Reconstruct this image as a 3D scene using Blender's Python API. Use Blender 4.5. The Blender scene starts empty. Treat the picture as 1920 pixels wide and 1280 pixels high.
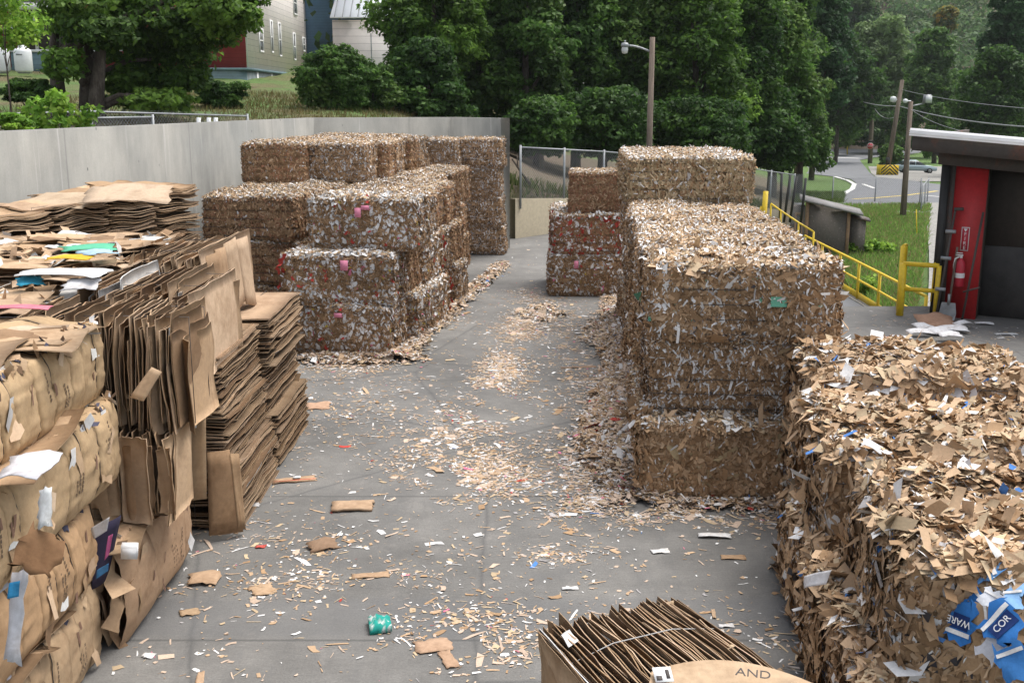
import bpy, math, random
import numpy as np
from mathutils import Vector, Matrix

# ------------------------------------------------------------------ camera, sky, sun, exposure
SC = bpy.context.scene
COL = SC.collection
R = math.radians
F, PITCH, HC = 2030.0, 12.5, 4.0
cam = bpy.data.cameras.new('camera')
cam.sensor_width = 36.0
cam.lens = 36.0 * F / 1920.0
cam.clip_start, cam.clip_end = 0.1, 3000
camo = bpy.data.objects.new('camera', cam)
camo.location = (0, 0, HC)
camo.rotation_euler = (R(90 - PITCH), 0, 0)
COL.objects.link(camo)
SC.camera = camo

SUN_EL, SUN_AZ = 68.0, 60.0          # azimuth: compass bearing the light comes from (0 = +Y, 90 = +X)
W = bpy.data.worlds.new('World')
SC.world = W
W.use_nodes = True
wn, wl = W.node_tree.nodes, W.node_tree.links
bg = wn['Background']
sky = wn.new('ShaderNodeTexSky')
sky.sky_type = 'NISHITA'
sky.sun_disc = False
sky.sun_elevation = R(SUN_EL)
sky.sun_rotation = R(SUN_AZ)
sky.air_density, sky.dust_density, sky.ozone_density = 1.0, 3.0, 1.0
hs = wn.new('ShaderNodeHueSaturation')
hs.inputs['Saturation'].default_value = 0.35   # thin overcast: the blue is mostly gone
wl.new(sky.outputs[0], hs.inputs['Color'])
wl.new(hs.outputs[0], bg.inputs[0])
bg.inputs[1].default_value = 0.15

sd = bpy.data.lights.new('sun', 'SUN')
sd.energy = 2.0
sd.angle = R(38)
sd.color = (1.0, 0.95, 0.88)
so = bpy.data.objects.new('sun', sd)
az, el = R(SUN_AZ), R(SUN_EL)
dvec = Vector((math.sin(az) * math.cos(el), math.cos(az) * math.cos(el), math.sin(el)))
so.rotation_euler = dvec.to_track_quat('Z', 'Y').to_euler()
COL.objects.link(so)

SC.view_settings.view_transform = 'Standard'
SC.view_settings.look = 'None'
SC.view_settings.exposure = 0.80
SC.view_settings.gamma = 1.0
SC.view_settings.use_curve_mapping = False
try:
    SC.cycles.max_bounces = 5
    SC.cycles.diffuse_bounces = 3
    SC.cycles.glossy_bounces = 2
    SC.cycles.transmission_bounces = 3
    SC.cycles.use_denoising = True
except Exception:
    pass

# ------------------------------------------------------------------ helpers
CP, SP = math.cos(R(PITCH)), math.sin(R(PITCH))

def ray(px, py):
    dx, dy = px - 960.0, py - 640.0
    return np.array([dx, F * CP - dy * SP, -F * SP - dy * CP])

def at_z(px, py, z=0.0):
    d = ray(px, py)
    t = (z - HC) / d[2]
    return np.array([d[0] * t, d[1] * t, z])

def at_y(px, py, y):
    d = ray(px, py)
    t = y / d[1]
    return np.array([d[0] * t, y, HC + d[2] * t])

def tag(o, label=None, cat=None, group=None, kind=None):
    if label: o['label'] = label
    if cat: o['category'] = cat
    if group: o['group'] = group
    if kind: o['kind'] = kind
    return o

def empty(name, loc=(0, 0, 0), rz=0.0, label=None, cat=None, group=None):
    o = bpy.data.objects.new(name, None)
    o.location = loc
    o.rotation_euler = (0, 0, rz)
    o.empty_display_size = 0.2
    COL.objects.link(o)
    return tag(o, label, cat, group)

def mesh_data(name, V, Q=None, mat=None, C=None, T=None, smooth=False):
    """numpy verts, quads, tris -> mesh"""
    me = bpy.data.meshes.new(name)
    V = np.asarray(V, dtype=np.float32).reshape(-1, 3)
    nq = 0 if Q is None else len(Q)
    nt = 0 if T is None else len(T)
    me.vertices.add(len(V))
    me.vertices.foreach_set('co', V.ravel())
    loops = []
    if nq: loops.append(np.asarray(Q, dtype=np.int32).ravel())
    if nt: loops.append(np.asarray(T, dtype=np.int32).ravel())
    li = np.concatenate(loops) if loops else np.zeros(0, np.int32)
    me.loops.add(len(li))
    me.loops.foreach_set('vertex_index', li)
    me.polygons.add(nq + nt)
    st = np.concatenate([np.arange(nq) * 4, nq * 4 + np.arange(nt) * 3]).astype(np.int32)
    me.polygons.foreach_set('loop_start', st)
    if smooth:
        me.polygons.foreach_set('use_smooth', np.ones(nq + nt, dtype=bool))
    if C is not None:
        a = me.color_attributes.new('tint', 'FLOAT_COLOR', 'POINT')
        C = np.asarray(C, dtype=np.float32)
        if C.shape[1] == 3:
            C = np.concatenate([C, np.ones((len(C), 1), np.float32)], 1)
        a.data.foreach_set('color', C.ravel())
    me.update(calc_edges=True)
    me.validate()
    if mat: me.materials.append(mat)
    return me

def link(name, me, parent=None, loc=(0, 0, 0), rot=(0, 0, 0)):
    o = bpy.data.objects.new(name, me)
    o.location = loc
    o.rotation_euler = rot
    COL.objects.link(o)
    if parent is not None: o.parent = parent
    return o

class MB:
    """collects boxes, bars, tubes and free quads into one mesh"""
    def __init__(s):
        s.V, s.Q, s.C, s.n = [], [], [], 0
    def add(s, V, Q, c=None):
        V = np.asarray(V, float).reshape(-1, 3)
        Q = np.asarray(Q, int).reshape(-1, 4)
        s.V.append(V); s.Q.append(Q + s.n); s.n += len(V)
        if c is None: c = (1, 1, 1)
        c = np.asarray(c, float)
        s.C.append(np.tile(c, (len(V), 1)) if c.ndim == 1 else c)
        return s
    def box(s, x0, x1, y0, y1, z0, z1, c=None):
        V = [(x0, y0, z0), (x1, y0, z0), (x1, y1, z0), (x0, y1, z0), (x0, y0, z1), (x1, y0, z1), (x1, y1, z1), (x0, y1, z1)]
        return s.add(V, [(0, 3, 2, 1), (4, 5, 6, 7), (0, 1, 5, 4), (1, 2, 6, 5), (2, 3, 7, 6), (3, 0, 4, 7)], c)
    def hexa(s, P, c=None):          # 8 corners: 4 bottom, 4 top
        return s.add(P, [(0, 3, 2, 1), (4, 5, 6, 7), (0, 1, 5, 4), (1, 2, 6, 5), (2, 3, 7, 6), (3, 0, 4, 7)], c)
    def tube(s, pts, r, k=8, c=None, caps=True):
        pts = [np.asarray(p, float) for p in pts]
        rs = r if hasattr(r, '__len__') else [r] * len(pts)
        rings = []
        up = None
        for i, p in enumerate(pts):
            d = (pts[min(i + 1, len(pts) - 1)] - pts[max(i - 1, 0)])
            d = d / (np.linalg.norm(d) + 1e-9)
            if up is None:
                up = np.array([0, 0, 1.0]) if abs(d[2]) < 0.9 else np.array([1.0, 0, 0])
            a = np.cross(d, up); a /= np.linalg.norm(a) + 1e-9
            b = np.cross(a, d)
            up = b
            t = np.arange(k) / k * 2 * math.pi
            rings.append(p + rs[i] * (np.cos(t)[:, None] * a + np.sin(t)[:, None] * b))
        V = np.concatenate(rings)
        Q = []
        for i in range(len(pts) - 1):
            for j in range(k):
                Q.append((i * k + j, i * k + (j + 1) % k, (i + 1) * k + (j + 1) % k, (i + 1) * k + j))
        nv = len(V)
        if caps:
            V = np.concatenate([V, [pts[0]], [pts[-1]]])
            L = (len(pts) - 1) * k
            for j in range(0, k, 2):
                Q.append((nv, (j + 2) % k, (j + 1) % k, j))
                Q.append((nv + 1, L + j, L + (j + 1) % k, L + (j + 2) % k))
        return s.add(V, Q, c)
    def lathe(s, prof, k=20, c=None, origin=(0, 0, 0)):
        t = np.arange(k) / k * 2 * math.pi
        V = np.concatenate([np.stack([r * np.cos(t), r * np.sin(t), np.full(k, z)], 1) for r, z in prof]) + np.array(origin)
        Q = [(i * k + j, i * k + (j + 1) % k, (i + 1) * k + (j + 1) % k, (i + 1) * k + j) for i in range(len(prof) - 1) for j in range(k)]
        return s.add(V, Q, c)
    def mesh(s, name, mat, smooth=False):
        return mesh_data(name, np.concatenate(s.V), np.concatenate(s.Q), mat, np.concatenate(s.C), smooth=smooth)
    def build(s, name, mat, parent=None, loc=(0, 0, 0), rot=(0, 0, 0), smooth=False):
        return link(name, s.mesh(name, mat, smooth), parent, loc, rot)

# ------------------------------------------------------------------ materials
def new_mat(name):
    m = bpy.data.materials.new(name)
    m.use_nodes = True
    return m, m.node_tree.nodes, m.node_tree.links, m.node_tree.nodes['Principled BSDF']

def nz(n, l, scale, detail=4, rough=0.6, coord=None, dim='3D'):
    t = n.new('ShaderNodeTexNoise')
    t.inputs['Scale'].default_value = scale
    t.inputs['Detail'].default_value = detail
    t.inputs['Roughness'].default_value = rough
    if coord is not None: l.new(coord, t.inputs['Vector'])
    return t

def ramp(n, l, src, stops):
    r = n.new('ShaderNodeValToRGB')
    e = r.color_ramp.elements
    while len(e) < len(stops): e.new(0.5)
    for i, (p, c) in enumerate(stops):
        e[i].position = p
        e[i].color = c if len(c) == 4 else (*c, 1)
    l.new(src, r.inputs[0])
    return r

def mix(n, l, fac, a, b, mode='MIX'):
    m = n.new('ShaderNodeMix')
    m.data_type = 'RGBA'
    m.blend_type = mode
    for k, v in ((0, fac), (6, a), (7, b)):
        if hasattr(v, 'links'): l.new(v, m.inputs[k])
        else: m.inputs[k].default_value = v if k == 0 else ((*v, 1) if len(v) == 3 else v)
    return m.outputs[2]

def simple(name, col, rough=0.7, metal=0.0, var=0.12, scale=6.0, bump=0.0):
    m, n, l, b = new_mat(name)
    tc = n.new('ShaderNodeTexCoord')
    t = nz(n, l, scale, 5, 0.65, tc.outputs['Object'])
    lo = tuple(c * (1 - var * 1.6) for c in col)
    hi = tuple(min(1, c * (1 + var)) for c in col)
    r = ramp(n, l, t.outputs['Fac'], [(0.3, lo), (0.7, hi)])
    l.new(r.outputs[0], b.inputs['Base Color'])
    b.inputs['Roughness'].default_value = rough
    b.inputs['Metallic'].default_value = metal
    if bump:
        bp = n.new('ShaderNodeBump')
        bp.inputs['Strength'].default_value = bump
        bp.inputs['Distance'].default_value = 0.02
        l.new(t.outputs['Fac'], bp.inputs['Height'])
        l.new(bp.outputs[0], b.inputs['Normal'])
    return m

def tinted(name, rough=0.85, fine=40.0, var=0.18, translucent=0.0, bump=0.0, spec=0.25):
    """base colour comes from each scrap's / sheet's / leaf's own tint, with a fine mottling"""
    m, n, l, b = new_mat(name)
    at = n.new('ShaderNodeAttribute')
    at.attribute_name = 'tint'
    tc = n.new('ShaderNodeTexCoord')
    t = nz(n, l, fine, 4, 0.7, tc.outputs['Object'])
    r = ramp(n, l, t.outputs['Fac'], [(0.25, (1 - var,) * 3), (0.75, (1 + var * 0.3,) * 3)])
    c = mix(n, l, 1.0, at.outputs['Color'], r.outputs[0], 'MULTIPLY')
    if bump:
        t2 = nz(n, l, 2.6, 6, 0.7, tc.outputs['Object'])
        c = mix(n, l, 1.0, c, ramp(n, l, t2.outputs['Fac'], [(0.28, (0.66, 0.60, 0.54)), (0.52, (1, 1, 1)), (0.75, (1.08, 1.06, 1.02))]).outputs[0], 'MULTIPLY')
    l.new(c, b.inputs['Base Color'])
    b.inputs['Roughness'].default_value = rough
    b.inputs['Specular IOR Level'].default_value = spec
    if bump:
        bp = n.new('ShaderNodeBump')
        bp.inputs['Strength'].default_value = bump
        bp.inputs['Distance'].default_value = 0.01
        l.new(t.outputs['Fac'], bp.inputs['Height'])
        l.new(bp.outputs[0], b.inputs['Normal'])
    if translucent > 0:
        out = n['Material Output']
        tr = n.new('ShaderNodeBsdfTranslucent')
        l.new(c, tr.inputs[0])
        ms = n.new('ShaderNodeMixShader')
        ms.inputs[0].default_value = translucent
        l.new(b.outputs[0], ms.inputs[1])
        l.new(tr.outputs[0], ms.inputs[2])
        l.new(ms.outputs[0], out.inputs[0])
    return m

def m_concrete_wall():
    m, n, l, b = new_mat('board_marked_concrete')
    tc = n.new('ShaderNodeTexCoord')
    mp = n.new('ShaderNodeMapping')
    mp.inputs['Scale'].default_value = (1.0, 1.0, 0.28)
    l.new(tc.outputs['Object'], mp.inputs[0])
    s1 = nz(n, l, 1.0, 7, 0.68, mp.outputs[0])
    s2 = nz(n, l, 0.5, 4, 0.6, tc.outputs['Object'])
    s3 = nz(n, l, 30, 4, 0.7, tc.outputs['Object'])
    c1 = ramp(n, l, s1.outputs['Fac'], [(0.28, (0.165, 0.165, 0.157)), (0.5, (0.248, 0.246, 0.232)), (0.74, (0.325, 0.32, 0.30))])
    c2 = ramp(n, l, s2.outputs['Fac'], [(0.3, (0.74, 0.76, 0.76)), (0.7, (1.1, 1.07, 1.02))])
    c3 = ramp(n, l, s3.outputs['Fac'], [(0.2, (0.88,) * 3), (0.8, (1.06,) * 3)])
    x = mix(n, l, 1, c1.outputs[0], c2.outputs[0], 'MULTIPLY')
    x = mix(n, l, 1, x, c3.outputs[0], 'MULTIPLY')
    # bug holes
    v = n.new('ShaderNodeTexVoronoi')
    v.inputs['Scale'].default_value = 3.4
    mp2 = n.new('ShaderNodeMapping')
    mp2.inputs['Scale'].default_value = (1, 1, 0.55)
    l.new(tc.outputs['Object'], mp2.inputs[0])
    l.new(mp2.outputs[0], v.inputs['Vector'])
    h = ramp(n, l, v.outputs['Distance'], [(0.045, (1, 1, 1)), (0.075, (0, 0, 0))])
    x = mix(n, l, h.outputs[0], x, (0.07, 0.07, 0.07))
    # thin weep marks
    mp3 = n.new('ShaderNodeMapping')
    mp3.inputs['Scale'].default_value = (1, 1, 0.02)
    l.new(tc.outputs['Object'], mp3.inputs[0])
    s4 = nz(n, l, 9, 3, 0.8, mp3.outputs[0])
    k = ramp(n, l, s4.outputs['Fac'], [(0.62, (0, 0, 0)), (0.78, (0.5,) * 3)])
    x = mix(n, l, k.outputs[0], x, (0.5, 0.49, 0.47))
    k2 = ramp(n, l, s4.outputs['Fac'], [(0.24, (0.65,) * 3), (0.36, (0, 0, 0))])
    x = mix(n, l, k2.outputs[0], x, (0.13, 0.13, 0.12))
    # pour joints
    sx = n.new('ShaderNodeSeparateXYZ'); l.new(tc.outputs['Object'], sx.inputs[0])
    dv = n.new('ShaderNodeMath'); dv.operation = 'DIVIDE'; l.new(sx.outputs['Y'], dv.inputs[0]); dv.inputs[1].default_value = 4.6
    fr = n.new('ShaderNodeMath'); fr.operation = 'FRACT'; l.new(dv.outputs[0], fr.inputs[0])
    x = mix(n, l, ramp(n, l, fr.outputs[0], [(0.0, (.55,) * 3), (0.006, (.5,) * 3), (0.010, (0, 0, 0))]).outputs[0], x, (0.10, 0.10, 0.095))
    l.new(x, b.inputs['Base Color'])
    b.inputs['Roughness'].default_value = 0.9
    return m

def m_floor():
    m, n, l, b = new_mat('yard_concrete')
    tc = n.new('ShaderNodeTexCoord')
    o = tc.outputs['Object']
    mp = n.new('ShaderNodeMapping')
    mp.inputs['Scale'].default_value = (1.0, 6.0, 1.0)
    mp.inputs['Rotation'].default_value = (0, 0, R(8))
    l.new(o, mp.inputs[0])
    a1 = nz(n, l, 0.35, 6, 0.62, o)
    a2 = nz(n, l, 2.2, 6, 0.7, o)
    a3 = nz(n, l, 55, 3, 0.8, o)
    a4 = nz(n, l, 9, 4, 0.75, mp.outputs[0])
    c = ramp(n, l, a1.outputs['Fac'], [(0.3, (0.104, 0.101, 0.095)), (0.5, (0.162, 0.157, 0.148)), (0.7, (0.232, 0.224, 0.209))])
    x = mix(n, l, 1, c.outputs[0], ramp(n, l, a2.outputs['Fac'], [(0.3, (0.8,) * 3), (0.7, (1.12,) * 3)]).outputs[0], 'MULTIPLY')
    x = mix(n, l, 1, x, ramp(n, l, a3.outputs['Fac'], [(0.3, (0.78,) * 3), (0.7, (1.15,) * 3)]).outputs[0], 'MULTIPLY')
    x = mix(n, l, 1, x, ramp(n, l, a4.outputs['Fac'], [(0.3, (0.88,) * 3), (0.7, (1.08,) * 3)]).outputs[0], 'MULTIPLY')
    # lighter worn concrete far down the lane
    sx = n.new('ShaderNodeSeparateXYZ'); l.new(o, sx.inputs[0])
    # dark oil / tyre patches
    a5 = nz(n, l, 0.9, 5, 0.6, o)
    x = mix(n, l, ramp(n, l, a5.outputs['Fac'], [(0.58, (0, 0, 0)), (0.72, (0.55,) * 3)]).outputs[0], x, (0.12, 0.12, 0.12))
    # damp smooth band across the near slab
    def band(sock, lo, hi, soft):
        mr = n.new('ShaderNodeMapRange'); mr.clamp = True
        mr.inputs[1].default_value, mr.inputs[2].default_value = lo - soft, lo
        l.new(sock, mr.inputs[0])
        mr2 = n.new('ShaderNodeMapRange'); mr2.clamp = True
        mr2.inputs[1].default_value, mr2.inputs[2].default_value = hi, hi + soft
        mr2.inputs[3].default_value, mr2.inputs[4].default_value = 1, 0
        l.new(sock, mr2.inputs[0])
        mu = n.new('ShaderNodeMath'); mu.operation = 'MULTIPLY'
        l.new(mr.outputs[0], mu.inputs[0]); l.new(mr2.outputs[0], mu.inputs[1])
        return mu.outputs[0]
    def scaled(sock, k):
        mu = n.new('ShaderNodeMath'); mu.operation = 'MULTIPLY'
        l.new(sock, mu.inputs[0]); mu.inputs[1].default_value = k
        return mu.outputs[0]
    # fine tyre-dark streaks along the lane and paper dust
    mp5 = n.new('ShaderNodeMapping'); mp5.inputs['Scale'].default_value = (1.6, .16, 1); mp5.inputs['Rotation'].default_value = (0, 0, R(4))
    l.new(o, mp5.inputs[0])
    a6 = nz(n, l, 1.1, 6, .7, mp5.outputs[0])
    x = mix(n, l, ramp(n, l, a6.outputs['Fac'], [(0.52, (0, 0, 0)), (0.70, (0.5,) * 3)]).outputs[0], x, (0.10, 0.10, 0.10))
    a7 = nz(n, l, 3.3, 8, .8, o)
    x = mix(n, l, ramp(n, l, a7.outputs['Fac'], [(0.56, (0, 0, 0)), (0.72, (0.32,) * 3)]).outputs[0], x, (0.36, 0.33, 0.30))
    v9 = n.new('ShaderNodeTexVoronoi'); v9.feature = 'DISTANCE_TO_EDGE'; v9.inputs['Scale'].default_value = 0.28
    nzw = nz(n, l, 1.2, 4, .6, o)
    wv = mix(n, l, .12, o, nzw.outputs['Color'])
    l.new(wv, v9.inputs['Vector'])
    x = mix(n, l, ramp(n, l, v9.outputs['Distance'], [(0.0, (.6,) * 3), (0.006, (0, 0, 0))]).outputs[0], x, (0.07, 0.07, 0.07))
    x = mix(n, l, scaled(band(sx.outputs['Y'], 7.66, 8.2, 0.12), 0.45), x, (0.115, 0.117, 0.12))
    # slab joints: thin dark lines across and along
    for (axis, pos) in (('Y', 10.62), ('Y', 7.55), ('Y', 25.2), ('Y', 15.4), ('X', 5.2)):
        x = mix(n, l, scaled(band(sx.outputs[axis], pos - 0.008, pos + 0.008, 0.014), 0.7), x, (0.07, 0.07, 0.068))
    l.new(x, b.inputs['Base Color'])
    b.inputs['Roughness'].default_value = 0.88
    bp = n.new('ShaderNodeBump')
    bp.inputs['Strength'].default_value = 0.35
    bp.inputs['Distance'].default_value = 0.01
    l.new(a3.outputs['Fac'], bp.inputs['Height'])
    l.new(bp.outputs[0], b.inputs['Normal'])
    return m

def m_terrain():
    m, n, l, b = new_mat('grass_and_earth')
    tc = n.new('ShaderNodeTexCoord')
    o = tc.outputs['Object']
    a1 = nz(n, l, 0.22, 6, 0.65, o)
    a2 = nz(n, l, 2.5, 5, 0.7, o)
    a3 = nz(n, l, 14, 4, 0.8, o)
    dry = ramp(n, l, a2.outputs['Fac'], [(0.3, (0.10, 0.085, 0.035)), (0.7, (0.20, 0.165, 0.075))])
    grn = ramp(n, l, a2.outputs['Fac'], [(0.25, (0.15, 0.12, 0.06)), (0.4, (0.075, 0.15, 0.03)), (0.7, (0.15, 0.24, 0.06))])
    x = mix(n, l, ramp(n, l, a1.outputs['Fac'], [(0.42, (0, 0, 0)), (0.6, (1, 1, 1))]).outputs[0], grn.outputs[0], dry.outputs[0])
    # right-hand bank is greener, the bank under the trees is bare earth
    at = n.new('ShaderNodeAttribute'); at.attribute_name = 'tint'
    sp = n.new('ShaderNodeSeparateColor'); l.new(at.outputs['Color'], sp.inputs[0])
    x = mix(n, l, sp.outputs[1], x, grn.outputs[0])
    earth = ramp(n, l, a3.outputs['Fac'], [(0.3, (0.07, 0.05, 0.035)), (0.7, (0.19, 0.14, 0.10))])
    x = mix(n, l, sp.outputs[0], x, earth.outputs[0])
    x = mix(n, l, 1, x, ramp(n, l, a3.outputs['Fac'], [(0.3, (0.7,) * 3), (0.7, (1.2,) * 3)]).outputs[0], 'MULTIPLY')
    l.new(x, b.inputs['Base Color'])
    b.inputs['Roughness'].default_value = 0.95
    bp = n.new('ShaderNodeBump'); bp.inputs['Distance'].default_value = 0.1
    l.new(a3.outputs['Fac'], bp.inputs['Height']); l.new(bp.outputs[0], b.inputs['Normal'])
    return m

def m_siding(name, col, pitch=0.26, dirt=0.25):
    m, n, l, b = new_mat(name)
    tc = n.new('ShaderNodeTexCoord')
    sx = n.new('ShaderNodeSeparateXYZ'); l.new(tc.outputs['Object'], sx.inputs[0])
    md = n.new('ShaderNodeMath'); md.operation = 'DIVIDE'
    l.new(sx.outputs['Z'], md.inputs[0]); md.inputs[1].default_value = pitch
    fr = n.new('ShaderNodeMath'); fr.operation = 'FRACT'; l.new(md.outputs[0], fr.inputs[0])
    line = ramp(n, l, fr.outputs[0], [(0.0, (0.45,) * 3), (0.1, (1, 1, 1)), (1.0, (0.97,) * 3)])
    t = nz(n, l, 1.3, 5, 0.7, tc.outputs['Object'])
    tv = ramp(n, l, t.outputs['Fac'], [(0.3, (1 - dirt,) * 3), (0.65, (1.03,) * 3)])
    x = mix(n, l, 1, line.outputs[0], tv.outputs[0], 'MULTIPLY')
    x = mix(n, l, 1, x, col, 'MULTIPLY')
    l.new(x, b.inputs['Base Color'])
    b.inputs['Roughness'].default_value = 0.75
    bp = n.new('ShaderNodeBump'); bp.inputs['Distance'].default_value = 0.03
    l.new(fr.outputs[0], bp.inputs['Height']); l.new(bp.outputs[0], b.inputs['Normal'])
    return m

def m_stained(name, base, stain, thresh=(0.5, 0.62), scale=1.2, rough=0.8, metal=0.0, stretch=(1, 1, 0.3)):
    m, n, l, b = new_mat(name)
    tc = n.new('ShaderNodeTexCoord')
    mp = n.new('ShaderNodeMapping'); mp.inputs['Scale'].default_value = stretch
    l.new(tc.outputs['Object'], mp.inputs[0])
    t = nz(n, l, scale, 6, 0.7, mp.outputs[0])
    t2 = nz(n, l, 12, 5, 0.7, tc.outputs['Object'])
    v = ramp(n, l, t2.outputs['Fac'], [(0.3, (0.8,) * 3), (0.7, (1.1,) * 3)])
    x = mix(n, l, ramp(n, l, t.outputs['Fac'], [(thresh[0], (0, 0, 0)), (thresh[1], (1, 1, 1))]).outputs[0], base, stain)
    x = mix(n, l, 1, x, v.outputs[0], 'MULTIPLY')
    l.new(x, b.inputs['Base Color'])
    b.inputs['Roughness'].default_value = rough
    b.inputs['Metallic'].default_value = metal
    return m

M = {}
M['wall'] = m_concrete_wall()
M['floor'] = m_floor()
M['terrain'] = m_terrain()
M['scrap'] = tinted('shredded_board', 0.85, 55, 0.22)
M['sheet'] = tinted('corrugated_board', 0.85, 22, 0.2, bump=0.15)
M['leaf'] = tinted('leaf', 0.55, 3, 0.25, translucent=0.5, spec=0.25)
M['bark'] = m_stained('bark', (0.06, 0.045, 0.035), (0.13, 0.11, 0.09), (0.45, 0.6), 6, 0.95)
M['wire'] = simple('baling_wire_steel', (0.10, 0.09, 0.085), 0.5, 0.6, 0.2)
M['galv'] = simple('galvanised_steel', (0.30, 0.315, 0.325), 0.5, 0.4, 0.15)
M['chain'] = simple('chain_link_wire', (0.30, 0.31, 0.32), 0.6, 0.2, 0.15)
M['darkpost'] = simple('dark_post', (0.03, 0.03, 0.03), 0.6, 0.2, 0.2)
M['yellow'] = m_stained('safety_yellow_paint', (0.72, 0.50, 0.02), (0.42, 0.28, 0.03), (0.58, 0.75), 2.5, 0.5)
M['lowwall'] = m_stained('old_tan_concrete', (0.26, 0.225, 0.16), (0.20, 0.105, 0.05), (0.56, 0.66), 0.8, 0.9, 0, (1, 1, 0.12))
M['wood'] = m_stained('weathered_pole_wood', (0.20, 0.155, 0.12), (0.11, 0.085, 0.065), (0.45, 0.6), 8, 0.9, 0, (1, 1, 0.08))
M['asphalt'] = simple('asphalt', (0.15, 0.155, 0.165), 0.9, 0, 0.12, 1.2)
M['paint_w'] = simple('road_paint_white', (0.62, 0.62, 0.6), 0.8, 0, 0.1, 3)
M['paint_y'] = simple('road_paint_yellow', (0.55, 0.42, 0.12), 0.8, 0, 0.1, 3)
M['gravel'] = simple('gravel', (0.27, 0.26, 0.24), 0.95, 0, 0.3, 9)
M['white'] = simple('white_paint', (0.72, 0.72, 0.70), 0.5, 0, 0.06, 3)
M['red'] = m_stained('red_door_paint', (0.42, 0.018, 0.02), (0.22, 0.015, 0.014), (0.6, 0.85), 1.0, 0.55)
M['rust'] = m_stained('rusty_brown_steel', (0.07, 0.06, 0.053), (0.16, 0.06, 0.035), (0.52, 0.72), 2.2, 0.7, 0, (1, 1, 0.7))
M['darksteel'] = m_stained('dark_steel', (0.065, 0.056, 0.048), (0.095, 0.078, 0.064), (0.45, 0.7), 1.0, 0.6)
M['doorway_shade'] = simple('doorway_shade_grey', (0.095, 0.092, 0.09), 0.7, 0, 0.25, 2)  # grey of the dim doorway interior, its shade put into the colour
M['trim'] = simple('white_roof_trim', (0.86, 0.86, 0.86), 0.4, 0, 0.04, 3)
M['black'] = simple('black_rubber', (0.02, 0.02, 0.02), 0.6, 0, 0.2)
M['metalroof'] = m_siding('metal_roof', (0.80, 0.84, 0.88), 5.0, 0.06)
M['glass'] = simple('window_glass', (0.10, 0.115, 0.125), 0.15, 0, 0.3, 1.5)
M['blind'] = simple('curtained_glass', (0.33, 0.33, 0.33), 0.35, 0, 0.3, 2)
M['whiteside'] = m_siding('white_clapboard', (0.93, 0.85, 0.82), 0.33, 0.08)
M['redside'] = m_siding('barn_red_clapboard', (0.36, 0.04, 0.05), 0.2, 0.2)
M['blueside'] = m_siding('blue_clapboard', (0.18, 0.33, 0.52), 0.22, 0.12)
M['barnside'] = m_siding('grey_white_boards', (0.82, 0.76, 0.73), 0.5, 0.10)
M['teal'] = m_siding('teal_foundation_boards', (0.14, 0.22, 0.24), 0.3, 0.3)
M['greyblock'] = simple('foundation_panel', (0.27, 0.31, 0.31), 0.85, 0, 0.25, 2)
M['slate'] = simple('roof_shingle', (0.06, 0.06, 0.065), 0.9, 0, 0.25, 5)
M['osb'] = m_stained('chipboard', (0.125, 0.108, 0.094), (0.30, 0.27, 0.24), (0.58, 0.66), 16, 0.85, 0, (1, 1, 1))
M['tan_wood'] = m_stained('bare_timber', (0.30, 0.19, 0.11), (0.18, 0.12, 0.08), (0.5, 0.65), 4, 0.85)
M['tank'] = simple('tank_white', (0.75, 0.77, 0.78), 0.35, 0, 0.05)
M['carpaint'] = simple('silver_blue_car_paint', (0.34, 0.43, 0.47), 0.3, 0.3, 0.05)
M['carglass'] = simple('car_glass', (0.03, 0.035, 0.04), 0.1, 0, 0.1)
M['tyre'] = simple('tyre', (0.02, 0.02, 0.02), 0.8, 0, 0.1)
M['signred'] = simple('sign_red', (0.45, 0.02, 0.04), 0.4, 0, 0.05)
M['ink'] = simple('printing_ink', (0.06, 0.05, 0.045), 0.7, 0, 0.15)
M['navy'] = simple('navy_print', (0.015, 0.04, 0.16), 0.4, 0, 0.1)
M['inkgrey'] = simple('faded_ink', (0.20, 0.15, 0.11), 0.8, 0, 0.2)
M['inkred'] = simple('red_ink', (0.5, 0.07, 0.03), 0.7, 0, 0.1)
M['lampglass'] = simple('lamp_lens', (0.6, 0.62, 0.62), 0.25, 0, 0.05)
M['pinktag'] = simple('pink_paper', (0.75, 0.26, 0.38), 0.8, 0, 0.06)
M['cord'] = simple('grey_cord', (0.42, 0.41, 0.40), 0.8, 0, 0.1)
M['paper'] = simple('white_paper', (0.74, 0.74, 0.74), 0.8, 0, 0.05)

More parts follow.
